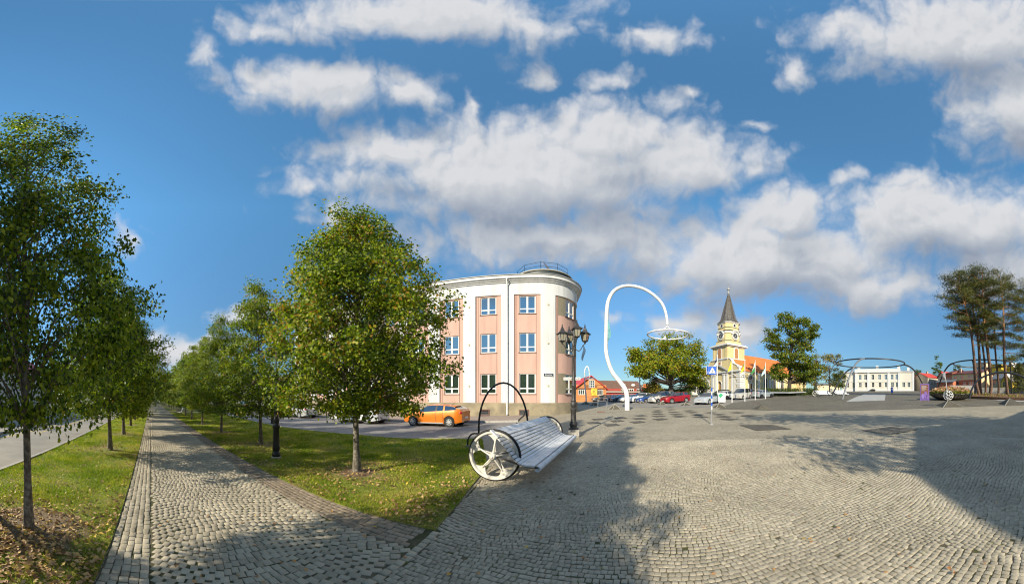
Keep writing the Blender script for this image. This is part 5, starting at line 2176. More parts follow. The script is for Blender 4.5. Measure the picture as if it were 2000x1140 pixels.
# the street goes on beyond the pink building
h, L, zb2, ze = house('grey_house', 'pale building farther along the street behind the second linden', 455, 540, 54, 46, 790, 752, 735, cream_white, brown_roof, [(.15, .8, 1.1, 1.7), (.38, .8, 1.1, 1.7), (.62, .8, 1.1, 1.7), (.85, .8, 1.1, 1.7)], depth=9)

# ---- the building behind the viewer that shades the right of the plaza
HB = 8.2
SHD = Vector((math.sin(SUN_AZ), math.cos(SUN_AZ), 0)) / math.tan(SUN_EL)


def shade_source(px, py, z):
    """the point at height z whose shadow falls where the photograph shows it"""
    g = gp(px, py)
    q = g - SHD * (z - g.z)
    return Vector((q.x, q.y, z))


e0, e1 = shade_source(1785, 922, HB), shade_source(2000, 1060, HB)
e2 = e1 + (e1 - e0) * 2.2
e3, e4 = shade_source(1789, 836, HB), shade_source(1960, 818, HB)
e5 = e4 + Vector((5, -3.5, 0))
dn = Vector((-SHD.x, -SHD.y, 0)).normalized() * 9
foot = [(p.x, p.y) for p in (e2, e0, e3, e4, e5)] + [(e5.x + dn.x, e5.y + dn.y), (e2.x + dn.x, e2.y + dn.y)]
sb = thing('corner_building', 'plain rendered building standing behind the viewpoint beside the plaza', 'building')
MB().extrude([(x, y, -1.0) for x, y in foot], (0, 0, 8.9)).build('wall', pale_wall, sb)
cx_, cy_ = sum(p[0] for p in foot) / 7, sum(p[1] for p in foot) / 7
MB().extrude([(x + (x - cx_) * .012, y + (y - cy_) * .012, 7.9) for x, y in foot], (0, 0, .3)).build('roof', grey_roof, sb)
for i in range(5):
    t = (i + .5) / 5
    ax_, ay_ = foot[0]
    bx_, by_ = foot[1]
    a_ = math.atan2(by_ - ay_, bx_ - ax_)
    for z in (1.2, 4.6):
        o = simple_window(sb, ax_ + (bx_ - ax_) * t, z, 1.2, 1.7, ay_ + (by_ - ay_) * t, frame_white, glass_dark, rz=a_ + PI)
# trees behind the viewer, beside that building
def shade_tree(label, pts, z, rad, seed, leaf=.16, per=85):
    rg = np.random.default_rng(seed)
    w = [shade_source(px, py, z + rg.uniform(-.5, .5)) for px, py in pts]
    w = [p for p in w if abs(math.atan2(p.x, p.y)) > R(134)]
    c = sum(w, Vector((0, 0, 0))) / len(w)
    cl = [(p.x - c.x, p.y - c.y, p.z) for p in w]
    clump_tree('tree', label, 'tree', (c.x, c.y, 0), z * 1.25, cl, per, leaf, maple_leaf, bark_dark, .13, seed, rad, zb=z * .35)


shade_tree('small tree behind the viewpoint whose leafy shade lies on the middle of the plaza', [(1532, 862), (1556, 857), (1575, 868), (1592, 882), (1640, 870), (1660, 905), (1690, 897), (1700, 878), (1722, 906), (1735, 884), (1650, 884), (1618, 897), (1612, 864), (1752, 872), (1768, 890), (1745, 856), (1768, 848), (1680, 866)], 6.0, .34, 120, .13)
rr_ = random.Random(12)
band = [(1482 + 15 * i + rr_.uniform(-6, 6), (809 if i % 2 else 815) + min(9, i * .55) + rr_.uniform(-2, 3)) for i in range(31)]
for k, lab in enumerate(('tall tree behind the viewpoint, first of the row shading the far plaza', 'tall tree behind the corner building, beside the first of the row', 'tall tree behind the corner building in the middle of the row', 'tall tree at the far end of the row behind the corner building')):
    shade_tree(lab, band[k * 8:k * 8 + 8], 9.5, .78, 130 + k, .22, 150)

# ------------------------------------------------------------------ the wheel bench
def ring_pts(r, n, c=(0, 0, 0), plane='xz'):
    out = []
    for i in range(n):
        t = 2 * PI * i / n
        u, v = r * math.cos(t), r * math.sin(t)
        out.append({'xz': (c[0] + u, c[1], c[2] + v), 'yz': (c[0], c[1] + u, c[2] + v), 'xy': (c[0] + u, c[1] + v, c[2])}[plane])
    return out


def wheel_bench(name, label, loc, rz, L=3.75, group=None, wheel_yaw=R(12)):
    """local axes: y along the bench away from the viewer, x to the front of the seat, z up; origin under the near wheel hub"""
    root = thing(name, label, 'bench', loc, rz, group)
    RW = .545
    wheels = []
    for yy in (0.0, L):
        w = thing('wheel', None, None)
        w.parent = root
        w.location = (0, yy, RW)
        w.rotation_euler = (0, 0, wheel_yaw)
        MB().tube(ring_pts(RW - .015, 56), .026, 8, closed=True).build('tyre', black_rubber, w, smooth=True, ang=80)
        rim = MB()
        n = 56
        prof = [(RW - .035, -.055), (RW - .035, .055), (RW - .075, .05), (RW - .095, .02), (RW - .095, -.02), (RW - .075, -.05)]
        vs, fs = [], []
        for i in range(n):
            t = 2 * PI * i / n
            for (r_, y_) in prof:
                vs.append((r_ * math.cos(t), y_, r_ * math.sin(t)))
        m = len(prof)
        for i in range(n):
            for j in range(m):
                fs.append((i * m + j, i * m + (j + 1) % m, ((i + 1) % n) * m + (j + 1) % m, ((i + 1) % n) * m + j))
        rim.add(vs, fs)
        # cast web: rounded openings between the spokes, the metal widest where a spoke meets the rim
        vs, fs = [], []
        m = 120
        for i in range(m):
            t = 2 * PI * i / m
            k = abs(math.cos(2.5 * (t - .25))) ** 5
            ri = .462 - .155 * k
            for (r_, y_) in ((.49, -.016), (.49, .016), (ri, .014), (ri, -.014)):
                vs.append((r_ * math.cos(t), y_, r_ * math.sin(t)))
        for i in range(m):
            for j in range(4):
                fs.append((i * 4 + j, i * 4 + (j + 1) % 4, ((i + 1) % m) * 4 + (j + 1) % 4, ((i + 1) % m) * 4 + j))
        rim.add(vs, fs)
        rim.build('rim', cast_white, w, smooth=True, ang=35)
        for k in range(5):
            t = 2 * PI * k / 5 + .25
            for sd in (-1, 1):
                p = (.05 * math.cos(t), sd * .095, .05 * math.sin(t))
                q = (.36 * math.cos(t + .05 * sd), sd * .022, .36 * math.sin(t + .05 * sd))
                MB().tube([p, q], [.021, .016], 7).build('spoke', cast_white, w, smooth=True)
        MB().lathe([(.0, -.15), (.045, -.148), (.075, -.11), (.075, .11), (.045, .148), (.0, .15)], 16, axis='y').ball((0, -.15, 0), .03, 8).ball((0, .15, 0), .03, 8).build('hub', cast_white, w, smooth=True)
    # slats: a lounge profile, section (x, z)
    prof = [(.03, 1.035), (.115, .965), (.175, .90), (.235, .835), (.295, .77), (.35, .705), (.405, .64), (.46, .575), (.52, .515), (.585, .47), (.655, .445), (.725, .435), (.795, .435), (.862, .44)]
    for i in range(len(prof)):
        a = prof[max(0, i - 1)]
        b = prof[min(len(prof) - 1, i + 1)]
        p = prof[i]
        d = Vector((b[0] - a[0], 0, b[1] - a[1])).normalized()
        w_ = .066 if 0 < i else .15
        y0, y1 = -.12, L + .10
        m = MB()
        nrm = Vector((d.z, 0, -d.x))
        if nrm.z < 0:
            nrm = -nrm
        c = Vector((p[0], 0, p[1]))
        hw, ht = w_ / 2, .016
        sec = [c - d * hw - nrm * ht, c + d * hw - nrm * ht, c + d * hw + nrm * (ht - .005), c + d * (hw - .007) + nrm * ht, c - d * (hw - .007) + nrm * ht, c - d * hw + nrm * (ht - .005)]
        m.extrude([(s.x, y0, s.z) for s in sec], (0, y1 - y0, 0))
        m.build('slat', bench_white, root)
    # rolled front edge
    sec = []
    for i in range(11):
        t = R(100 - 25 * i)
        sec.append((.955 + .062 * math.cos(t), .40 + .062 * math.sin(t)))
    inn = [(.955 + (x - .955) * .72, .40 + (z - .40) * .72) for x, z in reversed(sec)]
    MB().extrude([(x, -.14, z) for x, z in sec + inn], (0, L + .26, 0)).build('front_roll', bench_white, root, smooth=True, ang=30)
    # bent iron bearers under the slats
    for yy in (.0, L * .5, L):
        m = MB()
        q = [(x - .02, yy, z - .045) for x, z in prof] + [(.93, yy, .37)]
        for a, b in zip(q[:-1], q[1:]):
            m.beam(a, b, .05, .022, (0, 0, 1))
        if abs(yy - L * .5) < .01:
            m.beam((.1, yy, .80), (.1, yy, .0), .05, .05, (1, 0, 0))
            m.beam((.62, yy, .42), (.62, yy, .0), .05, .05, (1, 0, 0))
        else:
            m.beam((.0, yy + .0, .545), (.34, yy, .66), .06, .03, (0, 0, 1))
            m.beam((.0, yy, .545), (.60, yy, .41), .06, .03, (0, 0, 1))
        m.build('bearer', mat('bearer_iron', (.10, .10, .105), .5), root)
    return root


bp = gp(965, 940)
BENCH = wheel_bench('wheel_bench', 'long white slatted bench between two spoked cart wheels at the lawn edge', (bp.x, bp.y, f(bp.x) + .02), -R(24))

# ---- black hoop stand behind the bench: a high arch and a low one, like two cycle wheels
hb = gp(937, 868)
r0 = 8.75
hs = thing('cycle_stand', 'black tubular cycle stand with one tall and one low arch behind the bench', 'bike stand')
c = P(983, r0)
hs.location = (c.x, c.y, c.z)
hs.rotation_euler = (0, 0, -az(983))
half = (1033 - 937) / 2 / K * r0
zt = Z(747.5, r0) - c.z
pts = [(-half - .02, 0, -.1), (-half, 0, .55)]
pts += [(-half * 1.0 * math.cos(t), 0, .72 + (zt - .72) * math.sin(t)) for t in [PI * i / 20 for i in range(0, 21)]]
pts += [(half, 0, .55), (half + .02, 0, -.1)]
MB().tube(pts, .034, 10).build('tall_arch', black_iron, hs, smooth=True, ang=80)
lx = (913 - 983) / K * r0
pts = [(lx, 0, -.1), (lx, 0, .10)] + [(lx + .24 - .24 * math.cos(t), 0, .15 + .33 * math.sin(t)) for t in [PI * .5 * i / 8 for i in range(9)]] + [(-half + .1, 0, .47)]
MB().tube(pts, .028, 8).build('low_arch', black_iron, hs, smooth=True, ang=80)
MB().lathe([(.075, -.02), (.075, .03), (.04, .05)], 12, (lx, 0, 0)).lathe([(.08, -.02), (.08, .03), (.04, .05)], 12, (half + .02, 0, 0)).each('foot_plate', mat('foot_plate_grey', (.22, .22, .21), .6), hs)
pts = [(-half, 0, .50), (-half + .5, .02, .40), (-half + .9, .02, .12), (-half + .95, .02, -.05)]
MB().tube(pts, .026, 8).build('strut', black_iron, hs, smooth=True, ang=80)


# ------------------------------------------------------------------ lamps
def lantern_mesh(root_lamp, loc, rz):
    ln = thing('lantern', None, None)
    ln.parent = root_lamp
    ln.location = loc
    ln.rotation_euler = (0, 0, rz)
    a, b, h = .088, .138, .30
    g = MB()
    vs = [(-a, -a, 0), (a, -a, 0), (a, a, 0), (-a, a, 0), (-b, -b, h), (b, -b, h), (b, b, h), (-b, b, h)]
    g.add(vs, [(0, 1, 5, 4), (1, 2, 6, 5), (2, 3, 7, 6), (3, 0, 4, 7), (3, 2, 1, 0)])
    g.build('lamp_glass', lamp_glass, ln)
    fr = MB()
    for i in range(4):
        fr.beam(vs[i], vs[i + 4], .024, .024)
        fr.beam(vs[i], vs[(i + 1) % 4], .024, .024)
        m0 = (Vector(vs[i]) + Vector(vs[(i + 1) % 4])) / 2
        m1 = (Vector(vs[i + 4]) + Vector(vs[4 + (i + 1) % 4])) / 2
        fr.beam(m0, m1, .012, .012)
    fr.lathe([(.03, -.12), (.05, -.05), (.12, -.015), (.12, .0)], 8)
    fr.build('lantern_frame', lamp_iron, ln)
    cp = MB()
    q = math.sqrt(2)
    cp.lathe([(b * q + .07, h - .01), (b * q + .08, h + .02), (b * q * .62, h + .12), (b * q * .40, h + .20), (b * q * .36, h + .24), (.03, h + .29)], 4, ph=PI / 4)
    for i in range(4):
        t = PI / 4 + i * PI / 2
        cp.ball(((b * q + .07) * math.cos(t), (b * q + .07) * math.sin(t), h + .02), .018, 6)
    cp.lathe([(.02, h + .27), (.035, h + .31), (.014, h + .34), (.03, h + .37), (.004, h + .44)], 8)
    cp.build('lantern_cap', lamp_iron, ln)


def street_lamp(label, px, py):
    b = gp(px, py)
    root = thing('street_lamp', label, 'street lamp', b, -az(px))
    H = Z(676, rng(b)) - b.z
    MB().box((0, 0, .12), (.46, .46, .40)).build('plinth', concrete, root)
    col = MB().lathe([(.20, .30), (.20, .38), (.14, .42), (.16, .50), (.17, .56), (.115, .66), (.10, 1.05), (.13, 1.12), (.13, 1.17), (.085, 1.22), (.12, 1.30), (.125, 1.38), (.085, 1.46), (.10, 1.50), (.075, 1.56), (.066, 2.05), (.09, 2.09), (.09, 2.15), (.055, 2.2), (.045, 3.3), (.07, 3.34), (.07, 3.40), (.04, 3.46), (.036, H - .05), (.06, H), (.06, H + .07), (.03, H + .15), (.022, H + .35)], 20)
    for i in range(10):
        t = 2 * PI * i / 10
        col.beam((.105 * math.cos(t), .105 * math.sin(t), .68), (.098 * math.cos(t), .098 * math.sin(t), 1.04), .018, .018)
        col.beam((.072 * math.cos(t), .072 * math.sin(t), 1.58), (.066 * math.cos(t), .066 * math.sin(t), 2.03), .013, .013)
    col.build('column', lamp_iron, root, smooth=True, ang=40)
    for k, t in enumerate((R(205), R(338), R(285), R(112))):
        R_ = .50
        dz = .18 if k in (0, 1) else .30
        e = (R_ * math.cos(t), R_ * math.sin(t), H + dz)
        pts = []
        for i in range(13):
            u = i / 12
            pts.append((R_ * math.cos(t) * (u ** .8), R_ * math.sin(t) * (u ** .8), H - .02 - .20 * math.sin(PI * min(1, u * 1.25)) + (dz - .10) * u ** 3))
        MB().tube(pts, .017, 7).build('arm', lamp_iron, root, smooth=True, ang=80)
        lantern_mesh(root, (R_ * math.cos(t), R_ * math.sin(t), H + dz), t)
    return root, b, H


LAMP, lb, LH = street_lamp('four-armed black cast-iron street lamp beside the far end of the bench', 1120, 853)
rl = rng(lb)
# name board on the post
ns = thing('street_sign', 'long white street name board reading KATARIINA ALLEE on the lamp post', 'street sign', lb, -az(1120))
zs = Z(739, rl) - lb.z
MB().box((-.06, .075, zs), (.70, .02, .115)).build('board', white_paint, ns)
text_mesh('lettering', 'KATARIINA', .072, dark_letter, ns, (-.215, .062, zs), (PI / 2, 0, 0))
text_mesh('lettering', 'ALLEE', .072, dark_letter, ns, (.165, .062, zs), (PI / 2, 0, 0))
MB().box((-.03, .055, zs), (.12, .06, .03)).build('bracket', lamp_iron, ns)
ribbon = mat('ribbon_blue_black', (.045, .09, .16), .9, .5, 6)
rb = thing('ribbon', 'limp dark blue ribbon hanging from the right arm of the street lamp', 'ribbon', lb, -az(1120))
m = MB()
vs, fs = [], []
for i in range(9):
    t = i / 8
    w = .015 + .045 * math.sin(PI * t * .9)
    vs += [(.40 - w + .04 * math.sin(t * 5), -.16 + .02 * math.sin(t * 8), LH + .02 - .62 * t), (.40 + w + .05 * math.sin(t * 5 + .4), -.18 + .03 * math.cos(t * 7), LH - .03 - .62 * t)]
for i in range(8):
    fs.append((2 * i, 2 * i + 2, 2 * i + 3, 2 * i + 1))
m.add(vs, fs).build('cloth', ribbon, rb)


def short_post(label, px, py, ytop):
    b = gp(px, py)
    root = thing('lamp_post', label, 'lamp post', b, 0, 'black cast-iron posts on the lawn')
    H = Z(ytop, rng(b)) - b.z
    MB().lathe([(.165, -.05), (.165, .04), (.13, .08)], 16).build('base', concrete, root)
    MB().lathe([(.12, .05), (.135, .10), (.135, .18), (.10, .25), (.125, .33), (.105, .42), (.092, .95), (.12, 1.0), (.12, 1.06), (.08, 1.12), (.10, 1.2), (.10, 1.26), (.07, 1.34), (.055, 1.62), (.045, 1.7)], 18).build('column', black_iron, root, smooth=True, ang=40)
    MB().tube([(0, 0, 1.66), (0, 0, H - .08)], [.032, .024], 8).build('shaft', grey_steel, root, smooth=True, ang=80)
    MB().ball((0, 0, H - .03), .055, 12).build('globe', white_paint, root, smooth=True)


short_post('heavy black cast-iron post with thin shaft beside the path, left of the large linden', 539.5, 895, 669)
short_post('slimmer black post farther back on the lawn near the street', 532, 829, 700)

# white benches along the path
pb = mat('park_bench_black', (.02, .02, .02), .5)
for (px, py, lab) in ((354, 812, 'white slatted park bench with black ends beside the path, the nearer one'), (322, 790.5, 'small distant white park bench far along the path')):
    b = gp(px, py)
    root = thing('park_bench', lab, 'bench', b, math.atan2(AV.y, AV.x), 'benches along the path')
    for k in range(4):
        MB().box((0, .10 + .10 * k, .45), (1.7, .08, .035)).build('slat', bench_white, root)
    for k in range(5):
        MB().beam((-.85, -.02 - .045 * k, .52 + .095 * k), (.85, -.02 - .045 * k, .52 + .095 * k), .035, .08).build('slat', bench_white, root)
    for x in (-.7, .7):
        m = MB()
        m.tube([(x, .46, 0), (x, .40, .42), (x, .05, .42), (x, -.22, 1.0)], .028, 6).tube([(x, .05, .42), (x, -.12, 0)], .028, 6).tube([(x, .42, .43), (x, .44, .62), (x, .1, .66), (x, -.08, .64)], .022, 6)
        m.build('leg', pb, root)


# ------------------------------------------------------------------ pipe sculptures
def px_path(pts, r, c, pxc):
    """photograph points at range r, as local (right, away, up) of a thing that stands at c and faces the viewer"""
    out = []
    for (px, py) in pts:
        out.append((r * math.tan((px - pxc) / K), 0, HC + r / math.cos((px - pxc) / K) * math.tan((775 - py) / K) - c.z))
    return out


def smooth_path(pts, k=5):
    P_ = [Vector(p) for p in pts]
    out = []
    for i in range(len(P_) - 1):
        p0, p1, p2, p3 = P_[max(i - 1, 0)], P_[i], P_[i + 1], P_[min(i + 2, len(P_) - 1)]
        for j in range(k):
            t = j / k
            out.append(.5 * ((2 * p1) + (p2 - p0) * t + (2 * p0 - 5 * p1 + 4 * p2 - p3) * t * t + (3 * p1 - p0 - 3 * p2 + p3) * t ** 3))
    out.append(P_[-1])
    return out


def shower(label, px, r, pts, radii, ring_c, ring_hw, cloth=None, tube_r=.09):
    c = P(px, r)
    root = thing('pipe_sculpture', label, 'sculpture', c, -az(px), 'white bent pipe sculptures with hanging rings')
    path_ = px_path(pts, r, c, px)
    path_[0] = (path_[0][0], 0, -.15)
    sm = smooth_path(path_, 5)
    n = len(sm)
    rad = [np.interp(i / (n - 1), [0, .25, .6, 1], radii) for i in range(n)]
    MB().tube(sm, [float(x) for x in rad], 16).build('pipe', white_paint, root, smooth=True, ang=60)
    for k in (int(n * .22), int(n * .42), int(n * .62)):
        d = (sm[k + 1] - sm[k - 1]).normalized() * .03
        MB().tube([sm[k] - d, sm[k] + d], float(rad[k]) * 1.07, 16).build('flange', white_paint, root, smooth=True, ang=60)
    rc = Vector(px_path([ring_c], r, c, px)[0])
    rr = ring_hw / K * r
    MB().tube(ring_pts(rr, 64, tuple(rc), 'xy'), tube_r, 10, closed=True).build('ring', white_paint, root, smooth=True, ang=80)
    end = sm[-1]
    for s in (-1, 1):
        q = [end + Vector((0, 0, .05)), end + Vector((s * .16, 0, -.35)), end.lerp(rc + Vector((s * rr * .5, 0, 0)), .55) + Vector((s * .3, 0, -.05)), rc + Vector((s * rr * .62, -rr * .78, .0))]
        MB().tube(smooth_path(q, 4), tube_r * .62, 8).build('hanger', white_paint, root, smooth=True, ang=80)
    q = [rc + Vector((-.35, rr * .98, 0)), rc + Vector((-.06, rr * .985, .16)), rc + Vector((0, rr * .98, .42)), rc + Vector((.06, rr * .985, .16)), rc + Vector((.35, rr * .98, 0))]
    MB().tube(smooth_path(q, 4), tube_r * .5, 7).build('ring_spur', white_paint, root, smooth=True, ang=80)
    MB().tube([end, rc + Vector((0, rr * .98, .42))], .02, 5).build('cable', grey_steel, root)
    return root, c


S_PTS = [(1225, 801), (1224.5, 775), (1221, 760), (1212, 747), (1197, 728), (1188, 706), (1183.5, 682), (1184, 645), (1185, 610), (1188, 588), (1197, 570.5), (1212, 560.5), (1232, 558), (1257, 564), (1278, 577), (1293, 593), (1300.5, 612), (1303.5, 634)]
sb0 = gp(1225, 801)
SR = rng(sb0)
SHW, sc = shower('tall white bent pipe with a hanging ring, in front of the parked cars', 1225, SR, S_PTS, (5.0 / K * SR, 4.0 / K * SR, 3.7 / K * SR, 2.7 / K * SR), (1305, 653.5), 41, tube_r=1.6 / K * SR)
T_PTS = [(1145, 781), (1144.5, 772), (1143.3, 762), (1142.3, 752), (1142, 740), (1142.1, 726), (1143.3, 719.5), (1146.4, 715.5), (1149.2, 718), (1150.6, 724), (1151.2, 733)]
r2 = 46.0
shower('small white pipe sculpture with ring in front of the brick house', 1145, r2, T_PTS, (1.35 / K * r2, 1.2 / K * r2, 1.1 / K * r2, 1.0 / K * r2), (1152, 739), 10.5, tube_r=.6 / K * r2)
U_PTS = [(1254, 768), (1252, 764), (1250, 757), (1249.5, 748), (1249.3, 738), (1250, 730), (1253, 725), (1257, 724), (1260, 727), (1261, 734)]
r3 = 62.0
shower('distant white pipe sculpture partly hidden by the boughs of the old tree', 1254, r3, U_PTS, (1.3 / K * r3, 1.15 / K * r3, 1.0 / K * r3, .9 / K * r3), (1262, 738), 7, tube_r=.5 / K * r3)
# gauzy pennant on the tall pipe
pn = thing('pennant', 'teal gauze pennant hanging along the tall white pipe', 'pennant', sc, -az(1225))
teal = mat('teal_gauze', (.12, .30, .33), .9, .3, 5)
pts = px_path([(1187.5, 617), (1188.5, 667), (1190, 660), (1196, 652), (1194, 640), (1190, 628)], SR, sc, 1225)
m = MB()
vs, fs = [], []
L0, L1 = px_path([(1187, 612), (1187.2, 668)], SR, sc, 1225)
L0, L1 = Vector(L0), Vector(L1)
for i in range(11):
    t = i / 10
    w = (.36 * max(0, (t - .15) / .6) if t < .75 else .36 * (1 - t) / .25)
    vs += [tuple(L0.lerp(L1, t) + Vector((0, -.12, 0))), tuple(L0.lerp(L1, t) + Vector((w + .02, -.12 + .08 * math.sin(t * 9), .02)))]
for i in range(10):
    fs.append((2 * i, 2 * i + 2, 2 * i + 3, 2 * i + 1))
m.add(vs, fs).build('cloth', teal, pn)


# steel ring arbours on the square
def arbour(label, pxc, r, yc, hw, legs, tr, mats):
    c = P(pxc, r)
    root = thing('ring_arbour', label, 'sculpture', c, -az(pxc), 'steel ring arbours on the square')
    zc = Z(yc, r) - c.z
    rr = hw / K * r
    MB().tube(ring_pts(rr, 72, (0, 0, zc), 'xy'), tr, 9, closed=True).build('ring', dark_steel, root, smooth=True, ang=80)
    rot = Matrix.Rotation(az(pxc), 3, 'Z')
    for i, (pts, ang) in enumerate(legs):
        e = Vector((rr * math.cos(ang), rr * math.sin(ang), zc))
        ft = gp(*pts) if len(pts) == 2 else P(pts[0], pts[2])
        ftl = rot @ (ft - c)
        out = Vector((ftl.x - e.x, ftl.y - e.y, 0))
        q = []
        for k in range(15):
            t = k / 14
            q.append(e + out * (t ** .75) + Vector((0, 0, (ftl.z - .1 - zc) * (1 - math.cos(t * PI / 2)) ** .9)))
        MB().tube(q, tr * 1.25, 9).build('leg', mats[i], root, smooth=True, ang=80)
    return root


arbour('dark steel ring on three curved legs in front of the white building', 1700, 40, 710, 67, [((1645, 779.5), R(262)), ((1624, 768, 46), R(115)), ((1812, 748, 47), R(8))], .10, [grey_steel, dark_steel, dark_steel])
arbour('dark steel ring arbour standing behind the pine trunks', 1922, 52, 711, 60, [((1828, 757, 56), R(200)), ((1976, 758, 54), R(320)), ((1905, 757, 47), R(250))], .13, [dark_steel, dark_steel, dark_steel])
ca = P(1896, 31)
arch = thing('steel_arch', 'low curved dark steel tube arching in front of the pines', 'sculpture', ca, -az(1960))
q = []
for (px, py) in [(1897, 763), (1903, 751), (1912, 741), (1925, 733.5), (1945, 728), (1963, 727), (1982, 730), (2000, 736.5), (2020, 747), (2035, 760)]:
    p = P(px, 31)
    v = Vector((p.x, p.y, Z(py, 31))) - ca
    q.append(Matrix.Rotation(az(1960), 3, 'Z') @ v)
MB().tube(smooth_path([q[0] + Vector((-.25, 0, -1.0))] + q + [q[-1] + Vector((.2, 0, -1.0))], 4), .12, 9).build('tube', dark_steel, arch, smooth=True, ang=80)

# pavilion hoops of bicycle stands in the distance at right
for (px, r, lab) in ((1985, 44, 'row of thin bicycle hoops beyond the flower bed of the pines'),):
    c = P(px, r)
    root = thing('bike_stand', lab, 'bike stand', c, -az(px))
    for k in range(3):
        MB().tube([(k * .9 + .4 * math.cos(t), 0, .45 + .4 * math.sin(t)) for t in [PI * i / 10 for i in range(11)]] + [(k * .9 - .4, 0, 0)], .025, 5).build('hoop', dark_steel, root)

# ------------------------------------------------------------------ small stone pyramids
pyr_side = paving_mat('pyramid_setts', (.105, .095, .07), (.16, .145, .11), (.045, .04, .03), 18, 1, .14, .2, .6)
pyr_edge = mat('pyramid_edge', (.36, .335, .285), .8, .1, 6)
PYR = [(1200.5, 799.5, 11.5, 10.5, 'sett-covered pyramid left of the tall white pipe'), (1253, 788, 7.5, 5.5, 'small stone pyramid in front of the blue car'), (1292, 790.5, 9.5, 6.5, 'stone pyramid at the nose of the red car'), (1339, 792.5, 11.5, 7, 'stone pyramid below the tail of the red car'),
       (1404, 796, 13, 8.5, 'stone pyramid below the white notice board'), (1144, 790, 9, 6.5, 'shaded stone pyramid at the corner of the pink building'), (1161.5, 792, 9, 6.5, 'shaded stone pyramid left of the bike hoops'), (1202, 785.5, 6, 4.5, 'small distant pyramid behind the bike hoops'),
       (1487, 800, 19, 9.5, 'dark broad pyramid mound at the edge of the square'), (1852, 795, 27, 12.5, 'broad pale pyramid under the wire football'), (1972, 791, 25, 12.5, 'pale pyramid in front of the pine flower bed')]
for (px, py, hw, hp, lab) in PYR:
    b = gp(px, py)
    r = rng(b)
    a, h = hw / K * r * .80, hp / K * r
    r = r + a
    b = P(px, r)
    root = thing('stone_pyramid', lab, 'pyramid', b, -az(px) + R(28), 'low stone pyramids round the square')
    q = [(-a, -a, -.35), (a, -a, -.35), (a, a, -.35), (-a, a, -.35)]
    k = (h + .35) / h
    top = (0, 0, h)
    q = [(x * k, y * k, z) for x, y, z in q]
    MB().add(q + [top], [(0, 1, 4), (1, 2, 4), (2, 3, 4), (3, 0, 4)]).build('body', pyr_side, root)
    if px != 1487:
        e = MB()
        for x, y, z in q:
            e.beam((x, y, z), top, .035 + .012 * a, .03)
        e.each('edge_stone', pyr_edge, root)

# bicycle hoops on the plaza
for (px, py, lab) in ((1176, 797, 'nearer of two galvanised bike hoops beside the tall white pipe'), (1179, 792.5, 'farther of two galvanised bike hoops beside the tall white pipe')):
    b = gp(px, py)
    root = thing('bike_hoop', lab, 'bike stand', b, -az(px) + .1, 'bike hoops')
    w = 8.2 / K * rng(b)
    h = 14.5 / K * rng(b)
    MB().tube([(-w, 0, -.05), (-w, 0, h - .1), (-w + .03, 0, h - .03), (-w + .1, 0, h), (w - .1, 0, h), (w - .03, 0, h - .03), (w, 0, h - .1), (w, 0, -.05)], .028, 8).build('hoop', grey_steel, root, smooth=True, ang=60)
    MB().lathe([(.07, 0), (.07, .02), (.03, .03)], 10, (-w, 0, 0)).lathe([(.07, 0), (.07, .02), (.03, .03)], 10, (w, 0, 0)).each('foot_plate', grey_steel, root)

# ------------------------------------------------------------------ football post, flower bowl, poster
b = P(1852, rng(gp(1852, 795)) + 27 / K * 22 * .8)
r = rng(b)
fp = thing('football_sculpture', 'white wire football with a slim loudspeaker pole on the pale pyramid', 'sculpture', b, -az(1852))
cz = Z(772, r) - b.z
R_ = 9.6 / K * r
phi = (1 + 5 ** .5) / 2
iv = [Vector(p).normalized() for p in ((-1, phi, 0), (1, phi, 0), (-1, -phi, 0), (1, -phi, 0), (0, -1, phi), (0, 1, phi), (0, -1, -phi), (0, 1, -phi), (phi, 0, -1), (phi, 0, 1), (-phi, 0, -1), (-phi, 0, 1))]
nb = {i: [j for j in range(12) if j != i and (iv[i] - iv[j]).length < 1.2] for i in range(12)}
tv = {}
for i in nb:
    for j in nb[i]:
        tv[(i, j)] = (iv[i] * 2 + iv[j]).normalized() * R_
m = MB()
for i in nb:
    for j in nb[i]:
        if i < j:
            m.tube([tv[(i, j)] + Vector((0, 0, cz)), tv[(j, i)] + Vector((0, 0, cz))], .035, 6)
        for k in nb[i]:
            if j < k and (iv[j] - iv[k]).length < 1.2:
                m.tube([tv[(i, j)] + Vector((0, 0, cz)), tv[(i, k)] + Vector((0, 0, cz))], .035, 6)
m.build('ball_frame', white_paint, fp)
zt = Z(727, r) - b.z
xt = (1845 - 1852) / K * r
MB().tube([(0, 0, .45), (-.05, 0, cz), (xt, .1, zt)], [.05, .045, .04], 8).build('pole', grey_steel, fp)
MB().box((xt, .1, zt - .25), (.16, .16, .55)).box((xt - .13, .1, zt - .2), (.10, .14, .42)).build('loudspeaker', mat('speaker_grey', (.40, .41, .42), .5), fp)

b = P(1858, 33.5)
r = 33.5
fb = thing('flower_bowl', 'huge black ribbed bowl planted with pink and yellow flowers on the square', 'planter', b, -az(1858))
RB = 42 / K * r
zr_ = Z(770, r) - b.z
prof = [(RB * .35, .06), (RB * .62, .12), (RB * .84, .36), (RB * .96, .66), (RB, zr_)]
MB().lathe(prof, 40).build('bowl', mat('bowl_lining', (.30, .27, .22), .9, .1, 3), fb, smooth=True, ang=60)
m = MB()
for i in range(36):
    t = 2 * PI * i / 36
    m.tube([((p[0] + .04) * math.cos(t), (p[0] + .04) * math.sin(t), p[1]) for p in prof], .035, 5)
m.tube(ring_pts(RB + .03, 60, (0, 0, zr_), 'xy'), .06, 7, closed=True)
m.lathe([(RB * .42, -.25), (RB * .42, .10)], 28)
m.build('rib_basket', black_iron, fb, smooth=True, ang=60)
rg = np.random.default_rng(44)
n = 5200
t, u = rg.uniform(0, 2 * PI, n), np.sqrt(rg.uniform(0, 1, n))
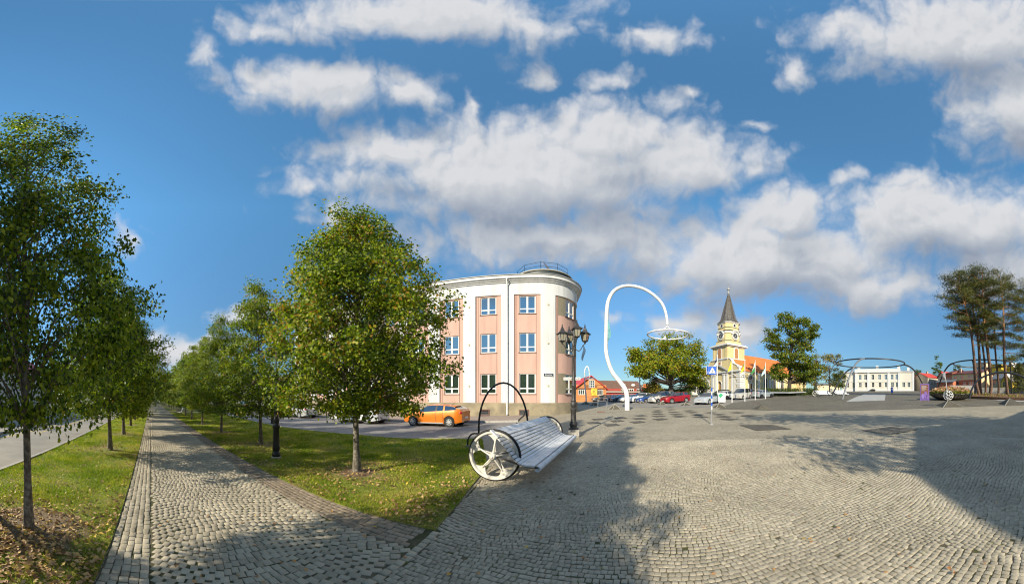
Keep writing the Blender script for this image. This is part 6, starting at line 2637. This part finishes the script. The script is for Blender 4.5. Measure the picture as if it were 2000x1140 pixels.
C = np.stack([RB * 1.02 * u * np.cos(t), RB * 1.02 * u * np.sin(t), zr_ + rg.uniform(0, 1, n) * (.30 + .62 * (1 - u ** 3))], -1)
V, F = leaf_quads(C, rg.uniform(.10, .24, n), rg, -.2, .5)
o = np_mesh('foliage', V, F, leaf_mat('bowl_foliage', [(0, (.06, .10, .015)), (.5, (.17, .20, .03)), (.8, (.34, .30, .05)), (1, (.42, .34, .08))], .3, .5, .6, .8), fb)
o['kind'] = 'stuff'
n = 2300
t, u = rg.uniform(0, 2 * PI, n), np.sqrt(rg.uniform(0, 1, n))
C = np.stack([RB * u * np.cos(t), RB * u * np.sin(t), zr_ + .22 + rg.uniform(.5, 1, n) * (.18 + .62 * (1 - u ** 3))], -1)
V, F = leaf_quads(C, rg.uniform(.09, .17, n), rg, -.6, .6)
o = np_mesh('blossoms', V, F, leaf_mat('bowl_blossom', [(0, (.50, .17, .15)), (.5, (.62, .30, .26)), (.85, (.70, .46, .38)), (1, (.68, .50, .2))], .3, .5, .5, .8), fb)
o['kind'] = 'stuff'

b = P(1806, 31)
r = 31
ps = thing('poster_stand', 'upright purple and brown poster stand left of the flower bowl', 'poster', b, -az(1806) - .12)
w, h = 17.5 / K * r, (Z(749, r) - b.z)
purple, brown_p = mat('poster_purple', (.25, .15, .46), .5), mat('poster_brown', (.28, .12, .085), .5)
MB().box((0, 0, h / 2 + .03), (w, .14, h - .1)).box((-w * .42, .06, .05), (.1, .5, .1)).box((w * .42, .06, .05), (.1, .5, .1)).build('frame', purple, ps)
MB().box((0, -.078, h * .60), (w * .84, .012, h * .66)).build('poster_sheet', brown_p, ps)
m = MB()
for k, ln in enumerate((.5, .62, .46, .55, .40)):
    m.box((-w * .36 + w * ln / 2 + .02, -.088, h * (.86 - .065 * k)), (w * ln, .006, h * .026))
m.each('text_line', mat('poster_letter', (.62, .52, .44), .6), ps)
for (x, z, a, c_) in ((-w * .20, h * .27, w * .17, h * .15), (w * .12, h * .33, w * .19, h * .22), (w * .30, h * .24, w * .13, h * .14)):
    MB().extrude([(x + a * math.cos(t), -.088, z + c_ * math.sin(t)) for t in [2 * PI * i / 20 for i in range(20)]], (0, -.006, 0)).build('printed_shape', mat('poster_lilac', (.36, .24, .60), .5) if x < 0 else mat('poster_violet', (.30, .17, .50), .5), ps)

# flower bed under the pines
bed_soil = mat('bed_bark_mulch', (.16, .085, .045), .95, .3, 4, bump=.8, bs=12, coord='World')
q = [P(1896, 36), P(1965, 34), P(2080, 34), P(2080, 52), P(1890, 52)]
pbed = sheet('flower_bed', q, .38, bed_soil, skirt=.5)
rg = np.random.default_rng(46)
n = 5000
x0 = [v.x for v in q]
y0 = [v.y for v in q]
X, Y = rg.uniform(min(x0), max(x0), n), rg.uniform(min(y0), max(y0), n)
k = inside(X, Y, q) & (np.sin(X * 1.7 + 2 * np.sin(Y)) + np.sin(Y * 2.1) > -.35) & (np.hypot(X, Y) < 40.5)
C = np.stack([X[k], Y[k], fv(X[k]) + .38 + rg.uniform(0, .28, k.sum())], -1)
V, F = leaf_quads(C, rg.uniform(.12, .25, len(C)), rg, -.3, .45)
tag(np_mesh('bed_shrubs', V, F, leaf_mat('bed_shrub_leaf', [(0, (.08, .09, .02)), (.5, (.20, .18, .03)), (.8, (.34, .26, .04)), (1, (.30, .13, .05))], .3, .5, .7, .6)), kind='stuff')

# long grey planter slab by the maple
c = P(1538, 50)
ps2 = thing('planter_slab', 'long low grey metal slab bench wrapped round the hedge by the maple', 'bench', c, -az(1538))
hwm = 36 / K * 50
zt = Z(764.5, 50) - c.z
m = MB()
m.extrude([(-hwm, -1.0, zt - .32), (.2, -2.1, zt - .36), (hwm, -.4, zt - .18), (hwm * .9, .8, zt - .12), (.2, .3, zt - .2), (-hwm, 1.2, zt - .15)], (0, 0, .16))
m.build('seat_slab', mat('slab_metal', (.34, .355, .36), .45, .1, 2, metal=.3), ps2)
MB().box((-2.2, 0, zt / 2 - .4), (1.6, .6, zt + .3)).box((1.8, 0, zt / 2 - .4), (1.6, .6, zt + .3)).each('plinth', black_iron, ps2)

# the two white wheel benches in the distance
for (px, py, rz, lab) in ((1592, 768, -R(60) - .5, 'white wheel bench seen small near the thin autumn trees, the left one of two'), (1627, 767.5, -R(60) - .5, 'white wheel bench seen small near the arbour leg, the right one of two')):
    r = 46
    b = P(px, r)
    o = copy_tree(BENCH, None, lab)
    o.location = b
    o.rotation_euler = (0, 0, rz - R(20))
    o['group'] = 'wheel benches on the square'

# ------------------------------------------------------------------ signs, flags, boards
b = gp(1390, 829.5)
r = rng(b)
cs = thing('crossing_sign', 'blue pedestrian crossing sign on a blue and white banded pole', 'road sign', b, -az(1390))
H = Z(716, r) - b.z
u = r / K
blue, = (mat('sign_blue', (.02, .10, .52), .4),)
MB().tube([(0, 0, -.05), (0, 0, H)], .03, 12).build('pole', grey_steel, cs, smooth=True, ang=60)
zt_, zb_ = Z(757, r) - b.z, Z(800, r) - b.z
for k in range(6):
    z0 = zt_ - (zt_ - zb_) * k / 6
    z1 = zt_ - (zt_ - zb_) * (k + 1) / 6
    MB().tube([(0, 0, z1 + .004), (0, 0, z0 - .004)], .037, 12).build('pole_band', blue if k % 2 == 0 else white_paint, cs, smooth=True, ang=60)
MB().box((0, .02, .02), (.16, .16, .05)).build('foot_plate', grey_steel, cs)


def crossing_plate(par, cx, cy, zc, rz, s):
    pl = thing('sign_plate', None, None)
    pl.parent = par
    pl.location = (cx, cy, zc)
    pl.rotation_euler = (0, 0, rz)
    MB().box((0, 0, 0), (s, .03, s)).build('panel', blue, pl)
    MB().box((0, .02, 0), (s + .02, .03, s + .02)).build('rim', mat('sign_back_grey', (.42, .42, .42), .5), pl)
    a = s * .40
    MB().extrude([(-a * 1.02, -.017, -s * .36), (a * 1.02, -.017, -s * .36), (0, -.017, s * .40)], (0, -.004, 0)).build('triangle', white_letter, pl)
    m = MB()
    k = s / .46

    def limb(p, q, w):
        m.beam((p[0] * k, -.0235, p[1] * k), (q[0] * k, -.0235, q[1] * k), w * k, .004, (0, 1, 0))
    limb((0, .02), (0, -.07), .035)
    limb((0, -.06), (-.035, -.145), .02)
    limb((0, -.06), (.038, -.145), .02)
    limb((0, .01), (-.045, -.045), .014)
    limb((0, .01), (.045, -.04), .014)
    m.lathe([(.0, -.0255), (.019 * k, -.0255), (.019 * k, -.0215), (.0, -.0215)], 12, (0, 0, .05 * k), axis='y')
    for i in range(-2, 3):
        m.box((i * .045 * k, -.0235, -.152 * k), (.026 * k, .004, .016 * k))
    m.build('pedestrian_symbol', dark_letter, pl)


zc = Z(723.3, r) - b.z
crossing_plate(cs, .035, -.06, zc, -.1, .40)
crossing_plate(cs, -.16, .05, zc, R(68), .40)

flag_defs = [(1401, 786.5, 691, [((.02, .12, .42), 'blue'), ((.02, .02, .02), 'black'), ((.75, .75, .75), 'white')], 'flag pole with limp blue, black and white flag by the notice board'),
             (1429.7, 786.5, 699, [((.75, .66, .02), 'yellow')], 'flag pole with limp bright yellow flag'),
             (1454.8, 784, 701, [((.05, .25, .07), 'green'), ((.75, .50, .03), 'amber')], 'flag pole with green and amber flag'),
             (1475, 781, 704, [((.72, .74, .72), 'white'), ((.03, .30, .10), 'green')], 'flag pole with white over green flag'),
             (1495, 779, 707.5, [((.03, .16, .08), 'dark_green'), ((.45, .60, .66), 'ice')], 'flag pole with dark green and pale blue flag by the grey hatchback')]
for i, (px, py, yt, cols, lab) in enumerate(flag_defs):
    b = gp(px, py)
    r = rng(b)
    H = Z(yt, r) - b.z
    root = thing('flag_pole', 'white ' + lab, 'flag pole', b, -az(px), 'five flag poles in front of the church')
    MB().tube([(0, 0, -.05), (0, 0, H)], [.065, .042], 12).build('pole', white_paint, root, smooth=True, ang=60)
    MB().ball((0, 0, H), .075, 8).build('pole_cap', grey_steel, root, smooth=True)
    # limp flag: gathered at the top corner, folds falling to the left
    ztop, ln = H - .25, 24 / K * r
    wdt = 10 / K * r
    fl = thing('flag', lab.replace('flag pole with ', '').replace('limp ', '') + ', hanging slack from its pole', 'flag', b, -az(px), 'limp flags in front of the church')
    nx, nz = 9, 12
    for ci, (col, cn) in enumerate(cols):
        vs, fs = [], []
        a0, a1 = ci / len(cols), (ci + 1) / len(cols)
        for ix in range(nx + 1):
            s = ix / nx
            for iz in range(nz + 1):
                t = a0 + (a1 - a0) * iz / nz
                x = -.09 - wdt * s * (.25 + .75 * t) * .85
                y = .10 * math.sin(s * 11 + t * 3) * (.3 + s)
                z = ztop - ln * t * .78 - ln * .34 * s * (1.2 - .35 * t)
                vs.append((x, y, z))
        for ix in range(nx):
            for iz in range(nz):
                a = ix * (nz + 1) + iz
                fs.append((a, a + 1, a + nz + 2, a + nz + 1))
        MB().add(vs, fs).build('stripe' if len(cols) > 1 else 'cloth', mat('flag_' + cn, col, .9, .1, 4), fl, smooth=True, ang=180)

b = gp(1410, 788)
r = rng(b)
nbd = thing('notice_board', 'white notice board with green diamond and rows of dots by the flag poles', 'notice board', b, -az(1410) - .1)
w, z0, z1 = 14 / K * r, Z(785, r) - b.z, Z(766, r) - b.z
MB().box((0, 0, (z0 + z1) / 2), (w, .06, z1 - z0)).build('panel', white_paint, nbd)
MB().tube([(-w * .3, .05, -.05), (-w * .3, .05, z0 + .3)], .03, 6).tube([(w * .35, .05, -.05), (w * .35, .05, z0 + .3)], .03, 6).each('leg', grey_steel, nbd)
cx_, cz_, s_ = -w * .18, z0 + (z1 - z0) * .68, w * .36
MB().extrude([(cx_ - s_ * .9, -.032, cz_), (cx_, -.032, cz_ - s_), (cx_ + s_, -.032, cz_ + s_ * .1), (cx_ + s_ * .1, -.032, cz_ + s_)], (0, -.004, 0)).build('green_diamond', mat('board_green', (.03, .32, .14), .5), nbd)
m = MB()
for i in range(4):
    for j in range(3):
        if not (i < 2 and j == 2):
            m.lathe([(.0, -.037), (.035, -.037), (.035, -.031), (.0, -.031)], 8, (-w * .36 + w * .24 * i, 0, z0 + (z1 - z0) * (.12 + .17 * j)), axis='y')
m.each('dot', mat('board_grey', (.35, .36, .37), .5), nbd)

# lamp standard and thin mast behind the cars
b = P(1276, 60)
lm = thing('utility_post', 'thin pale post by the reddish bush behind the parked cars', 'post', b)
MB().tube([(0, 0, 0), (0, 0, Z(746, 60) - b.z)], .12, 8).build('post', mat('post_pale', (.5, .49, .46), .7), lm)

# ------------------------------------------------------------------ person in blue
def person(label, px, r, ytop):
    b = P(px, r)
    root = thing('person', label, 'person', b, -az(px))
    H = Z(ytop, r) - b.z
    k = H / 1.74
    J = {'pel': (0, 0, .98), 'che': (0, 0, 1.32), 'nek': (0, 0, 1.48), 'hd0': (0, -.01, 1.56), 'hd1': (0, -.015, 1.68), 'ls': (-.17, 0, 1.42), 'le': (-.24, -.02, 1.14), 'lw': (-.20, -.14, .96), 'lh': (-.18, -.20, .90),
         'rs': (.17, 0, 1.42), 're': (.25, .03, 1.15), 'rw': (.27, -.03, .92), 'rh': (.27, -.06, .83), 'lk': (-.10, -.08, .52), 'la': (-.09, .02, .09), 'lt': (-.10, -.13, .04), 'rk': (.10, .02, .52), 'ra': (.10, .12, .10), 'rt': (.11, -.02, .04), 'lhp': (-.09, 0, .92), 'rhp': (.09, 0, .92)}
    rad = {'pel': .15, 'che': .155, 'nek': .06, 'hd0': .085, 'hd1': .095, 'ls': .07, 'le': .05, 'lw': .036, 'lh': .035, 'rs': .07, 're': .05, 'rw': .036, 'rh': .035, 'lk': .07, 'la': .045, 'lt': .04, 'rk': .07, 'ra': .045, 'rt': .04, 'lhp': .10, 'rhp': .10}
    E_ = [('pel', 'che'), ('che', 'nek'), ('nek', 'hd0'), ('hd0', 'hd1'), ('che', 'ls'), ('ls', 'le'), ('le', 'lw'), ('lw', 'lh'), ('che', 'rs'), ('rs', 're'), ('re', 'rw'), ('rw', 'rh'), ('pel', 'lhp'), ('lhp', 'lk'), ('lk', 'la'), ('la', 'lt'), ('pel', 'rhp'), ('rhp', 'rk'), ('rk', 'ra'), ('ra', 'rt')]
    names = list(J)
    me = bpy.data.meshes.new('body')
    me.from_pydata([tuple(c * k for c in J[n]) for n in names], [(names.index(a), names.index(b_)) for a, b_ in E_], [])
    o = link('body', me, root)
    md = o.modifiers.new('skin', 'SKIN')
    for i, n in enumerate(names):
        sv = me.skin_vertices[0].data[i]
        sv.radius = (rad[n] * k, rad[n] * k)
        sv.use_root = n == 'pel'
    md2 = o.modifiers.new('sub', 'SUBSURF')
    md2.levels = md2.render_levels = 2
    dg = bpy.context.evaluated_depsgraph_get()
    dg.update()
    m2 = bpy.data.meshes.new_from_object(o.evaluated_get(dg))
    o.modifiers.clear()
    o.data = m2
    skin, dress = mat('skin', (.50, .29, .20), .6), mat('clothes_blue', (.03, .12, .50), .8, .15, 6)
    m2.materials.clear()
    m2.materials.append(dress)
    m2.materials.append(skin)
    for p in m2.polygons:
        z = p.center.z / k
        p.material_index = 1 if z > 1.50 or z < .40 or (z < 1.0 and abs(p.center.x / k) > .185) else 0
        p.use_smooth = True
    hair = MB().ball((0, .012 * k, 1.70 * k), (.105 * k, .115 * k, .10 * k), 12)
    hair.ball((0, .05 * k, 1.58 * k), (.09 * k, .07 * k, .12 * k), 10).build('hair', mat('hair_brown', (.06, .035, .02), .7), root, smooth=True)
    skt = MB().lathe([(.17 * k, 1.02 * k), (.21 * k, .85 * k), (.25 * k, .48 * k), (.24 * k, .47 * k), (.15 * k, .98 * k)], 16)
    skt.build('skirt', dress, root, smooth=True)
    fc = MB().ball((-.035 * k, -.095 * k, 1.655 * k), .012 * k, 6).ball((.035 * k, -.095 * k, 1.655 * k), .012 * k, 6)
    fc.each('eye', dark_letter, root)
    MB().ball((0, -.105 * k, 1.62 * k), (.014 * k, .02 * k, .022 * k), 6).build('nose', skin, root)
    sh = MB().box((-.10 * k, -.06 * k, .035 * k), (.09 * k, .26 * k, .07 * k)).box((.11 * k, .05 * k, .035 * k), (.09 * k, .26 * k, .07 * k))
    sh.each('shoe', dark_letter, root)


person('person in a long blue dress walking on the square before the white building', 1742, 50.5, 753.5)


# ------------------------------------------------------------------ cars
tyre_m = mat('car_tyre', (.018, .018, .018), .85)
rim_m = mat('car_rim', (.48, .49, .50), .35, metal=.6)
black_trim = mat('car_black_trim', (.015, .015, .016), .5)
car_glass = glass_mat('car_glass', (.012, .016, .018), .16)
lamp_clear = mat('headlamp', (.62, .65, .68), .12, spec=.8)
lamp_red = mat('tail_lamp', (.36, .012, .012), .2, spec=.7)
plate_m = mat('number_plate', (.70, .70, .68), .5)

SPECS = {
    'hatch': dict(L=4.3, W=1.78, H=1.43, wb=2.65, rw=.315, hood=.98, nose=.66, cowl=1.02, wf=.30, rr_=-1.56, drop=.10, rb=-2.03, belt0=.92, belt1=1.08, bump=.28, pil=-.42, end=.98),
    'wagon': dict(L=4.72, W=1.82, H=1.47, wb=2.75, rw=.32, hood=.97, nose=.66, cowl=1.02, wf=.28, rr_=-1.98, rb=-2.28, belt0=.92, belt1=1.0, bump=.28, pil=-.42, end=.95),
    'sedan': dict(L=4.66, W=1.81, H=1.45, wb=2.69, rw=.315, hood=.98, nose=.68, cowl=1.05, wf=.32, rr_=-1.05, rb=-1.75, belt0=.94, belt1=1.0, bump=.28, pil=-.40, end=1.0),
    'suv': dict(L=4.45, W=1.85, H=1.62, wb=2.65, rw=.36, hood=1.08, nose=.76, cowl=.98, wf=.32, rr_=-1.72, rb=-2.08, belt0=1.04, belt1=1.16, bump=.34, pil=-.40, end=1.08),
    'van': dict(L=4.4, W=1.83, H=1.78, wb=2.70, rw=.32, hood=1.06, nose=.74, cowl=1.30, wf=.55, rr_=-2.0, rb=-2.12, belt0=1.05, belt1=1.12, bump=.30, pil=-.25, end=1.1),
}


def car(kind, label, loc, heading, col, group, rough=.28, detail=True, seed=0, cat='car'):
    s = SPECS[kind]
    L, W, H = s['L'], s['W'], s['H']
    root = thing('parked_car', label, cat, loc, heading, group)
    paint = mat('paint_%s' % '_'.join('%02d' % int(c * 99) for c in col), col, .38, .03, 2, metal=.15, coat=.7)
    hl = L / 2
    fx, rx = s['wb'] / 2 - .02, -s['wb'] / 2 - .02
    rw = s['rw']
    ra = rw + .055
    xs = set(np.linspace(-hl, hl, 37).round(3))
    for cx in (fx, rx):
        for t in np.linspace(0, PI, 13):
            xs.add(round(cx + ra * math.cos(t), 3))
    seams = [s['cowl'] - .10, s['pil'] + .0, rx + .42 if kind != 'van' else rx + .3]
    for q in seams:
        xs |= {round(q - .010, 3), round(q + .010, 3)}
    xs |= {round(v, 3) for v in (s['cowl'], s['wf'], s['rr_'], s['rb'], s['pil'] - .07, s['pil'] + .07, s['wf'] - .12, s['rr_'] + .15)}
    xs = sorted(xs)
    keep = [xs[0]]
    for x in xs[1:]:
        if x - keep[-1] > .008:
            keep.append(x)
    xs = keep

    def zlow(x):
        z = .19 + .10 * max(0, (abs(x) - hl + .5) / .5)
        for cx in (fx, rx):
            d = abs(x - cx)
            if d < ra:
                z = max(z, rw + math.sqrt(ra * ra - d * d))
        return z

    def belt(x):
        if x > s['cowl']:
            t = (x - s['cowl']) / (hl - s['cowl'])
            return s['belt0'] + .0 - (s['belt0'] - s['nose']) * (t ** 2.2)
        t = (s['cowl'] - x) / (s['cowl'] + hl)
        z = s['belt0'] + (s['belt1'] - s['belt0']) * t
        if x < s['rb']:
            t2 = (s['rb'] - x) / (hl + s['rb'] + 1e-6)
            z -= .16 * t2 ** 2
        return z

    def roof(x):
        b = belt(x)
        if x >= s['cowl']:
            return b
        if x > s['wf']:
            t = (s['cowl'] - x) / (s['cowl'] - s['wf'])
            return b + (H - .07 - b) * (t ** .88)
        if x > s['rr_']:
            u = (x - s['rr_']) / (s['wf'] - s['rr_'])
            return H - .07 + .07 * math.sin(PI * min(1, max(0, .12 + u * .80))) - s.get("drop", .06) * (1 - u) ** 2
        if x > s['rb']:
            z0 = H - .07 + .07 * math.sin(PI * .12) - s.get("drop", .06)
            t = (s['rr_'] - x) / (s['rr_'] - s['rb'])
            return z0 + (b + .03 - z0) * t ** 1.1
        return b

    def hw(x):
        t = abs(x) / hl
        k = 1 - .20 * max(0, (t - .72) / .28) ** 2.2
        return W / 2 * k

    NS = []
    for x in xs:
        zl, b, rz = zlow(x), belt(x), roof(x)
        w = hw(x)
        g = max(0.0, min(1.0, (rz - b) / (H - s['belt0'] - .1)))
        wt = w * (.93 - .20 * g)
        mid = max(zl + .02, min(.58, (zl + b) * .5 + .06))
        low = zl + .02
        hood = .05 if rz - b < .05 else 0
        pts = [(w * .80, zl), (w * .955, low), (w * 1.0, max(mid, low + .015)), (w * .985, max(b - .13, mid + .02)), (w * .945, b), (wt if g > 0.02 else w * .86, max(rz - .045 * g, b + .02 + hood * .3)), (wt * .80 if g > .02 else w * .60, rz + (.035 if g < .02 else .0)), (0, rz + (.055 if g < .02 else .02))]
        NS.append(pts)
    n = len(xs)
    body, gl_front, gl_rear, seam = MB(), MB(), MB(), MB()
    gl_side, doors = {}, {}
    for sd in (-1, 1):
        for i in range(n - 1):
            x0, x1 = xs[i], xs[i + 1]
            xm = (x0 + x1) / 2
            a, b = NS[i], NS[i + 1]
            for k in range(7):
                q = [(x0, sd * a[k][0], a[k][1]), (x1, sd * b[k][0], b[k][1]), (x1, sd * b[k + 1][0], b[k + 1][1]), (x0, sd * a[k + 1][0], a[k + 1][1])]
                if sd > 0:
                    q = q[::-1]
                tgt = body
                gm = (roof(xm) - belt(xm)) / (H - s['belt0'])
                if k == 4 and s['rb'] + .12 < xm < s['cowl'] - .16 and gm > .28:
                    pil = abs(xm - s['pil']) < .065 or abs(xm - (s['wf'] - .06)) < .02
                    rp = (kind in ('hatch', 'suv') and abs(xm - (rx + .38)) < .06) or (kind in ('wagon', 'van') and abs(xm - (rx + .34)) < .05) or (kind == 'sedan' and xm < s['rr_'] + .05)
                    tgt = seam if pil else body if rp else gl_side.setdefault((sd, xm > s['pil'], kind in ('hatch', 'suv') and xm < rx + .38, kind in ('wagon', 'van') and xm < rx + .34), MB())
                elif k in (5, 6) and s['wf'] < xm < s['cowl'] and gm > .05:
                    tgt = gl_front
                elif k in (5, 6) and s['rb'] < xm < s['rr_'] and gm > .08:
                    tgt = gl_rear
                elif k in (1, 2, 3) and any(abs(xm - q_) < .011 for q_ in seams) and zlow(xm) < .4:
                    tgt = seam
                elif k in (1, 2, 3) and seams[1] < xm < seams[0] and zlow(xm) < .45:
                    tgt = doors.setdefault((sd, 0), MB())
                elif k in (1, 2, 3) and seams[2] < xm < seams[1] and zlow(xm) < .45:
                    tgt = doors.setdefault((sd, 1), MB())
                elif k == 0:
                    tgt = seam
                tgt.add(q, [(0, 1, 2, 3)])
    for i, sgn in ((0, 1), (n - 1, -1)):
        p = NS[i]
        poly = [(xs[i], -a, z) for a, z in p] + [(xs[i], a, z) for a, z in reversed(p[:-1])]
        body.add(poly, [tuple(range(len(poly)))[::sgn]])
    # floor
    seam.box((0, 0, .24), (L * .86, W * .72, .04))
    bo = weld(body.build('body', paint, root, smooth=True, ang=32), 32)
    for d in doors.values():
        if d.f:
            weld(d.build('door', paint, root, smooth=True, ang=32), 32)
    for d in gl_side.values():
        weld(d.build('side_window', car_glass, root), 60)
    weld(gl_front.build('windscreen', car_glass, root), 60)
    if gl_rear.f:
        weld(gl_rear.build('rear_window', car_glass, root), 60)
    weld(seam.build('underbody', black_trim, root), 30)
    # arches and wheels
    for cx in (fx, rx):
        for sd in (-1, 1):
            w = thing('wheel', None, None)
            w.parent = root
            w.location = (cx, sd * (W / 2 - .115), rw)
            o = MB().lathe([(rw * .62, -.10), (rw * .93, -.105), (rw, -.08), (rw, .08), (rw * .93, .105), (rw * .62, .10)], 24, axis='y').build('tyre', tyre_m, w, smooth=True, ang=50)
            rm = MB().lathe([(.01, .05 * sd), (rw * .64, .05 * sd), (rw * .68, .10 * sd), (rw * .60, .105 * sd), (rw * .56, .06 * sd)], 24, axis='y')
            rm2 = MB()
            for k in range(8 if detail else 5):
                t = 2 * PI * k / (8 if detail else 5)
                rm2.beam((.03 * math.cos(t), sd * .098, .03 * math.sin(t)), (rw * .60 * math.cos(t), sd * .092, rw * .60 * math.sin(t)), .055 if detail else .09, .03, (0, 1, 0))
            rm2.lathe([(.0, .085 * sd), (.06, .085 * sd), (.055, .112 * sd), (.0, .115 * sd)], 12, axis='y')
            rm.build('wheel_dish', mat('rim_shadow', (.10, .10, .105), .5), w, smooth=True, ang=40)
            rm2.build('rim', rim_m, w)
            MB().lathe([(rw * .61, .088 * sd), (rw * .675, .112 * sd), (rw * .69, .108 * sd), (rw * .64, .085 * sd)], 24, axis='y').build('rim', rim_m, w, smooth=True)
            wl = MB().lathe([(ra - .012, -.16), (ra - .012, .0)], 20, (cx, sd * (W / 2 - .03), rw), axis='y')
            wl.build('wheel_arch', black_trim, root)
    # lamps, grille, plates, mirrors, handles
    for sd in (-1, 1):
        MB().ball((hl - .26, sd * (W / 2 - .31), s['nose'] + .015), (.25, .15, .085), 12).build('headlight', lamp_clear, root, smooth=True)
        tz = s['end'] - .10
        MB().ball((-hl + .13, sd * (W / 2 - .22), tz), (.17, .13, .10 if kind not in ('van', 'suv') else .16), 12).build('tail_light', lamp_red, root, smooth=True)
        MB().ball((s['cowl'] - .28, sd * (W / 2 + .07), s['belt0'] + .10), (.075, .12, .075), 10).build('mirror', paint, root, smooth=True)
        for x in (s['pil'] + .14, rx + .56):
            MB().box((x, sd * (W / 2 * .988), s['belt0'] - .12), (.17, .04, .028)).build('door_handle', paint, root)
        MB().box((0, sd * (W / 2 * .972), .25), (s['wb'] - 2 * ra - .06, .05, .06)).build('sill_trim', black_trim if kind != 'hatch' else rim_m, root)
    MB().ball((hl - .09, 0, .54), (.115, W * .24, .075), 14).build('grille', black_trim, root, smooth=True)
    MB().ball((hl - .10, 0, .29), (.13, W * .36, .075), 14).build('lower_grille', black_trim, root, smooth=True)
    MB().box((hl + .02, 0, .42), (.02, .50, .11)).build('number_plate', plate_m, root)
    MB().box((-hl - .012, 0, .74 if kind != 'hatch' else .56), (.02, .50, .11)).build('number_plate', plate_m, root)
    MB().ball((-hl + .10, 0, .30), (.14, W * .40, .10), 12).build('bumper_trim', black_trim, root, smooth=True)
    if kind in ('hatch', 'wagon', 'suv'):
        zr = roof(s['rr_'] + .02)
        MB().box((s['rr_'] - .02, 0, zr + .005), (.28, W * .62, .03)).build('spoiler', paint, root)
    if detail:
        MB().tube([(s['rr_'] + .35, 0, roof(s['rr_'] + .35)), (s['rr_'] + .12, 0, roof(s['rr_'] + .35) + .20)], .008, 5).build('aerial', black_trim, root)
    return root


def weld(o, ang):
    """join the quads of a shell so that it shades as one surface"""
    bm = bmesh.new()
    bm.from_mesh(o.data)
    bmesh.ops.remove_doubles(bm, verts=bm.verts[:], dist=.0008)
    bmesh.ops.dissolve_degenerate(bm, dist=.0005, edges=bm.edges[:])
    bmesh.ops.recalc_face_normals(bm, faces=bm.faces[:])
    bm.to_mesh(o.data)
    bm.free()
    o.data.polygons.foreach_set('use_smooth', [True] * len(o.data.polygons))
    o.data.update()
    o.data.set_sharp_from_angle(angle=R(ang))
    return o


def place(px, r, dz=0.0):
    return P(px, r, dz)


def tilt_on_slope(o, heading):
    """let a car follow the slope of the street"""
    x = o.location.x
    sl = (f(x + 1) - f(x - 1)) / 2
    g = Vector((-sl, 0, 1)).normalized()
    q = Vector((0, 0, 1)).rotation_difference(g)
    o.rotation_mode = 'QUATERNION'
    from mathutils import Quaternion
    o.rotation_quaternion = q @ Quaternion((0, 0, 1), heading)


HA = math.atan2(AV.y, AV.x)
gs = 'cars parked along the street beside the pink building'
for (kind, px, r, col, lab, dt) in (('hatch', 852.5, 16.95, (.60, .16, .008), 'bright orange hatchback parked in front of the pink building', True),
                                    ('wagon', 704, 20.3, (.54, .56, .58), 'silver-white estate car parked behind the large linden trunk', True),
                                    ('sedan', 584, 27.0, (.46, .47, .48), 'silver car with front wheels showing left of the large linden crown', True),
                                    ('suv', 480, 41.0, (.10, .095, .085), 'dark grey car parked farthest along the street behind the third linden', False)):
    o = car(kind, lab, P(px, r), HA, col, gs, detail=dt)
    tilt_on_slope(o, HA + (-.05 if px > 800 else 0))
gp_ = 'cars in the car park before the church'
x0, y0 = 22.4, 29.6
row = [('suv', (.30, .008, .016), 'deep red car nearest in the parked row, side on'), ('van', (.50, .48, .45), 'silver-beige people carrier directly behind the red car'), ('wagon', (.02, .06, .22), 'dark blue car third in the row, behind the silver people carrier'), ('suv', (.72, .72, .71), 'white off-roader fourth in the row'),
       ('hatch', (.50, .50, .48), 'silver car partly hidden by the foot of the tall white pipe'), ('sedan', (.03, .05, .09), 'navy car left of the tall white pipe'), ('wagon', (.16, .18, .20), 'slate grey car between the navy car and the bike hoops'), ('hatch', (.05, .055, .06), 'black car behind the bike hoops'), ('wagon', (.10, .11, .12), 'charcoal car next to the black one in the far row'), ('sedan', (.40, .40, .39), 'light grey car at the far end of the row by the brick house')]
for i, (kind, col, lab) in enumerate(row):
    x, y = x0 - .27 * i, y0 + 3.1 * i
    h = HA + R(8)
    o = car(kind, lab, (x + .0, y, f(x)), h, col, gp_, detail=i < 3)
    tilt_on_slope(o, h)
for (kind, px, r, hd, col, lab) in (('sedan', 1384, 32.3, HA + R(25), (.40, .43, .46), 'silver-blue saloon by the notice board, nose towards the plaza'), ('wagon', 1422, 43.5, HA + PI + R(10), (.70, .70, .69), 'white estate car behind the notice board'), ('van', 1449, 41.5, HA + R(20), (.46, .44, .40), 'beige van between the second and third flag poles'),
                                    ('hatch', 1470, 47.5, HA + R(80), (.02, .05, .42), 'small bright blue car between the third and fourth flag poles'), ('hatch', 1490, 44.0, HA + PI + R(2), (.24, .27, .29), 'grey hatchback side on behind the last two flag poles'), ('suv', 1408, 50, HA + R(5), (.04, .045, .05), 'black car behind the white estate'), ('wagon', 1458, 50, HA + R(10), (.12, .13, .14), 'dark estate behind the beige van'), ('hatch', 1312, 55, HA, (.62, .62, .60), 'white car roof showing behind the red car under the old tree')):
    o = car(kind, lab, P(px, r), hd, col, gp_, detail=False)
    tilt_on_slope(o, hd)

print('objects', len(bpy.data.objects))
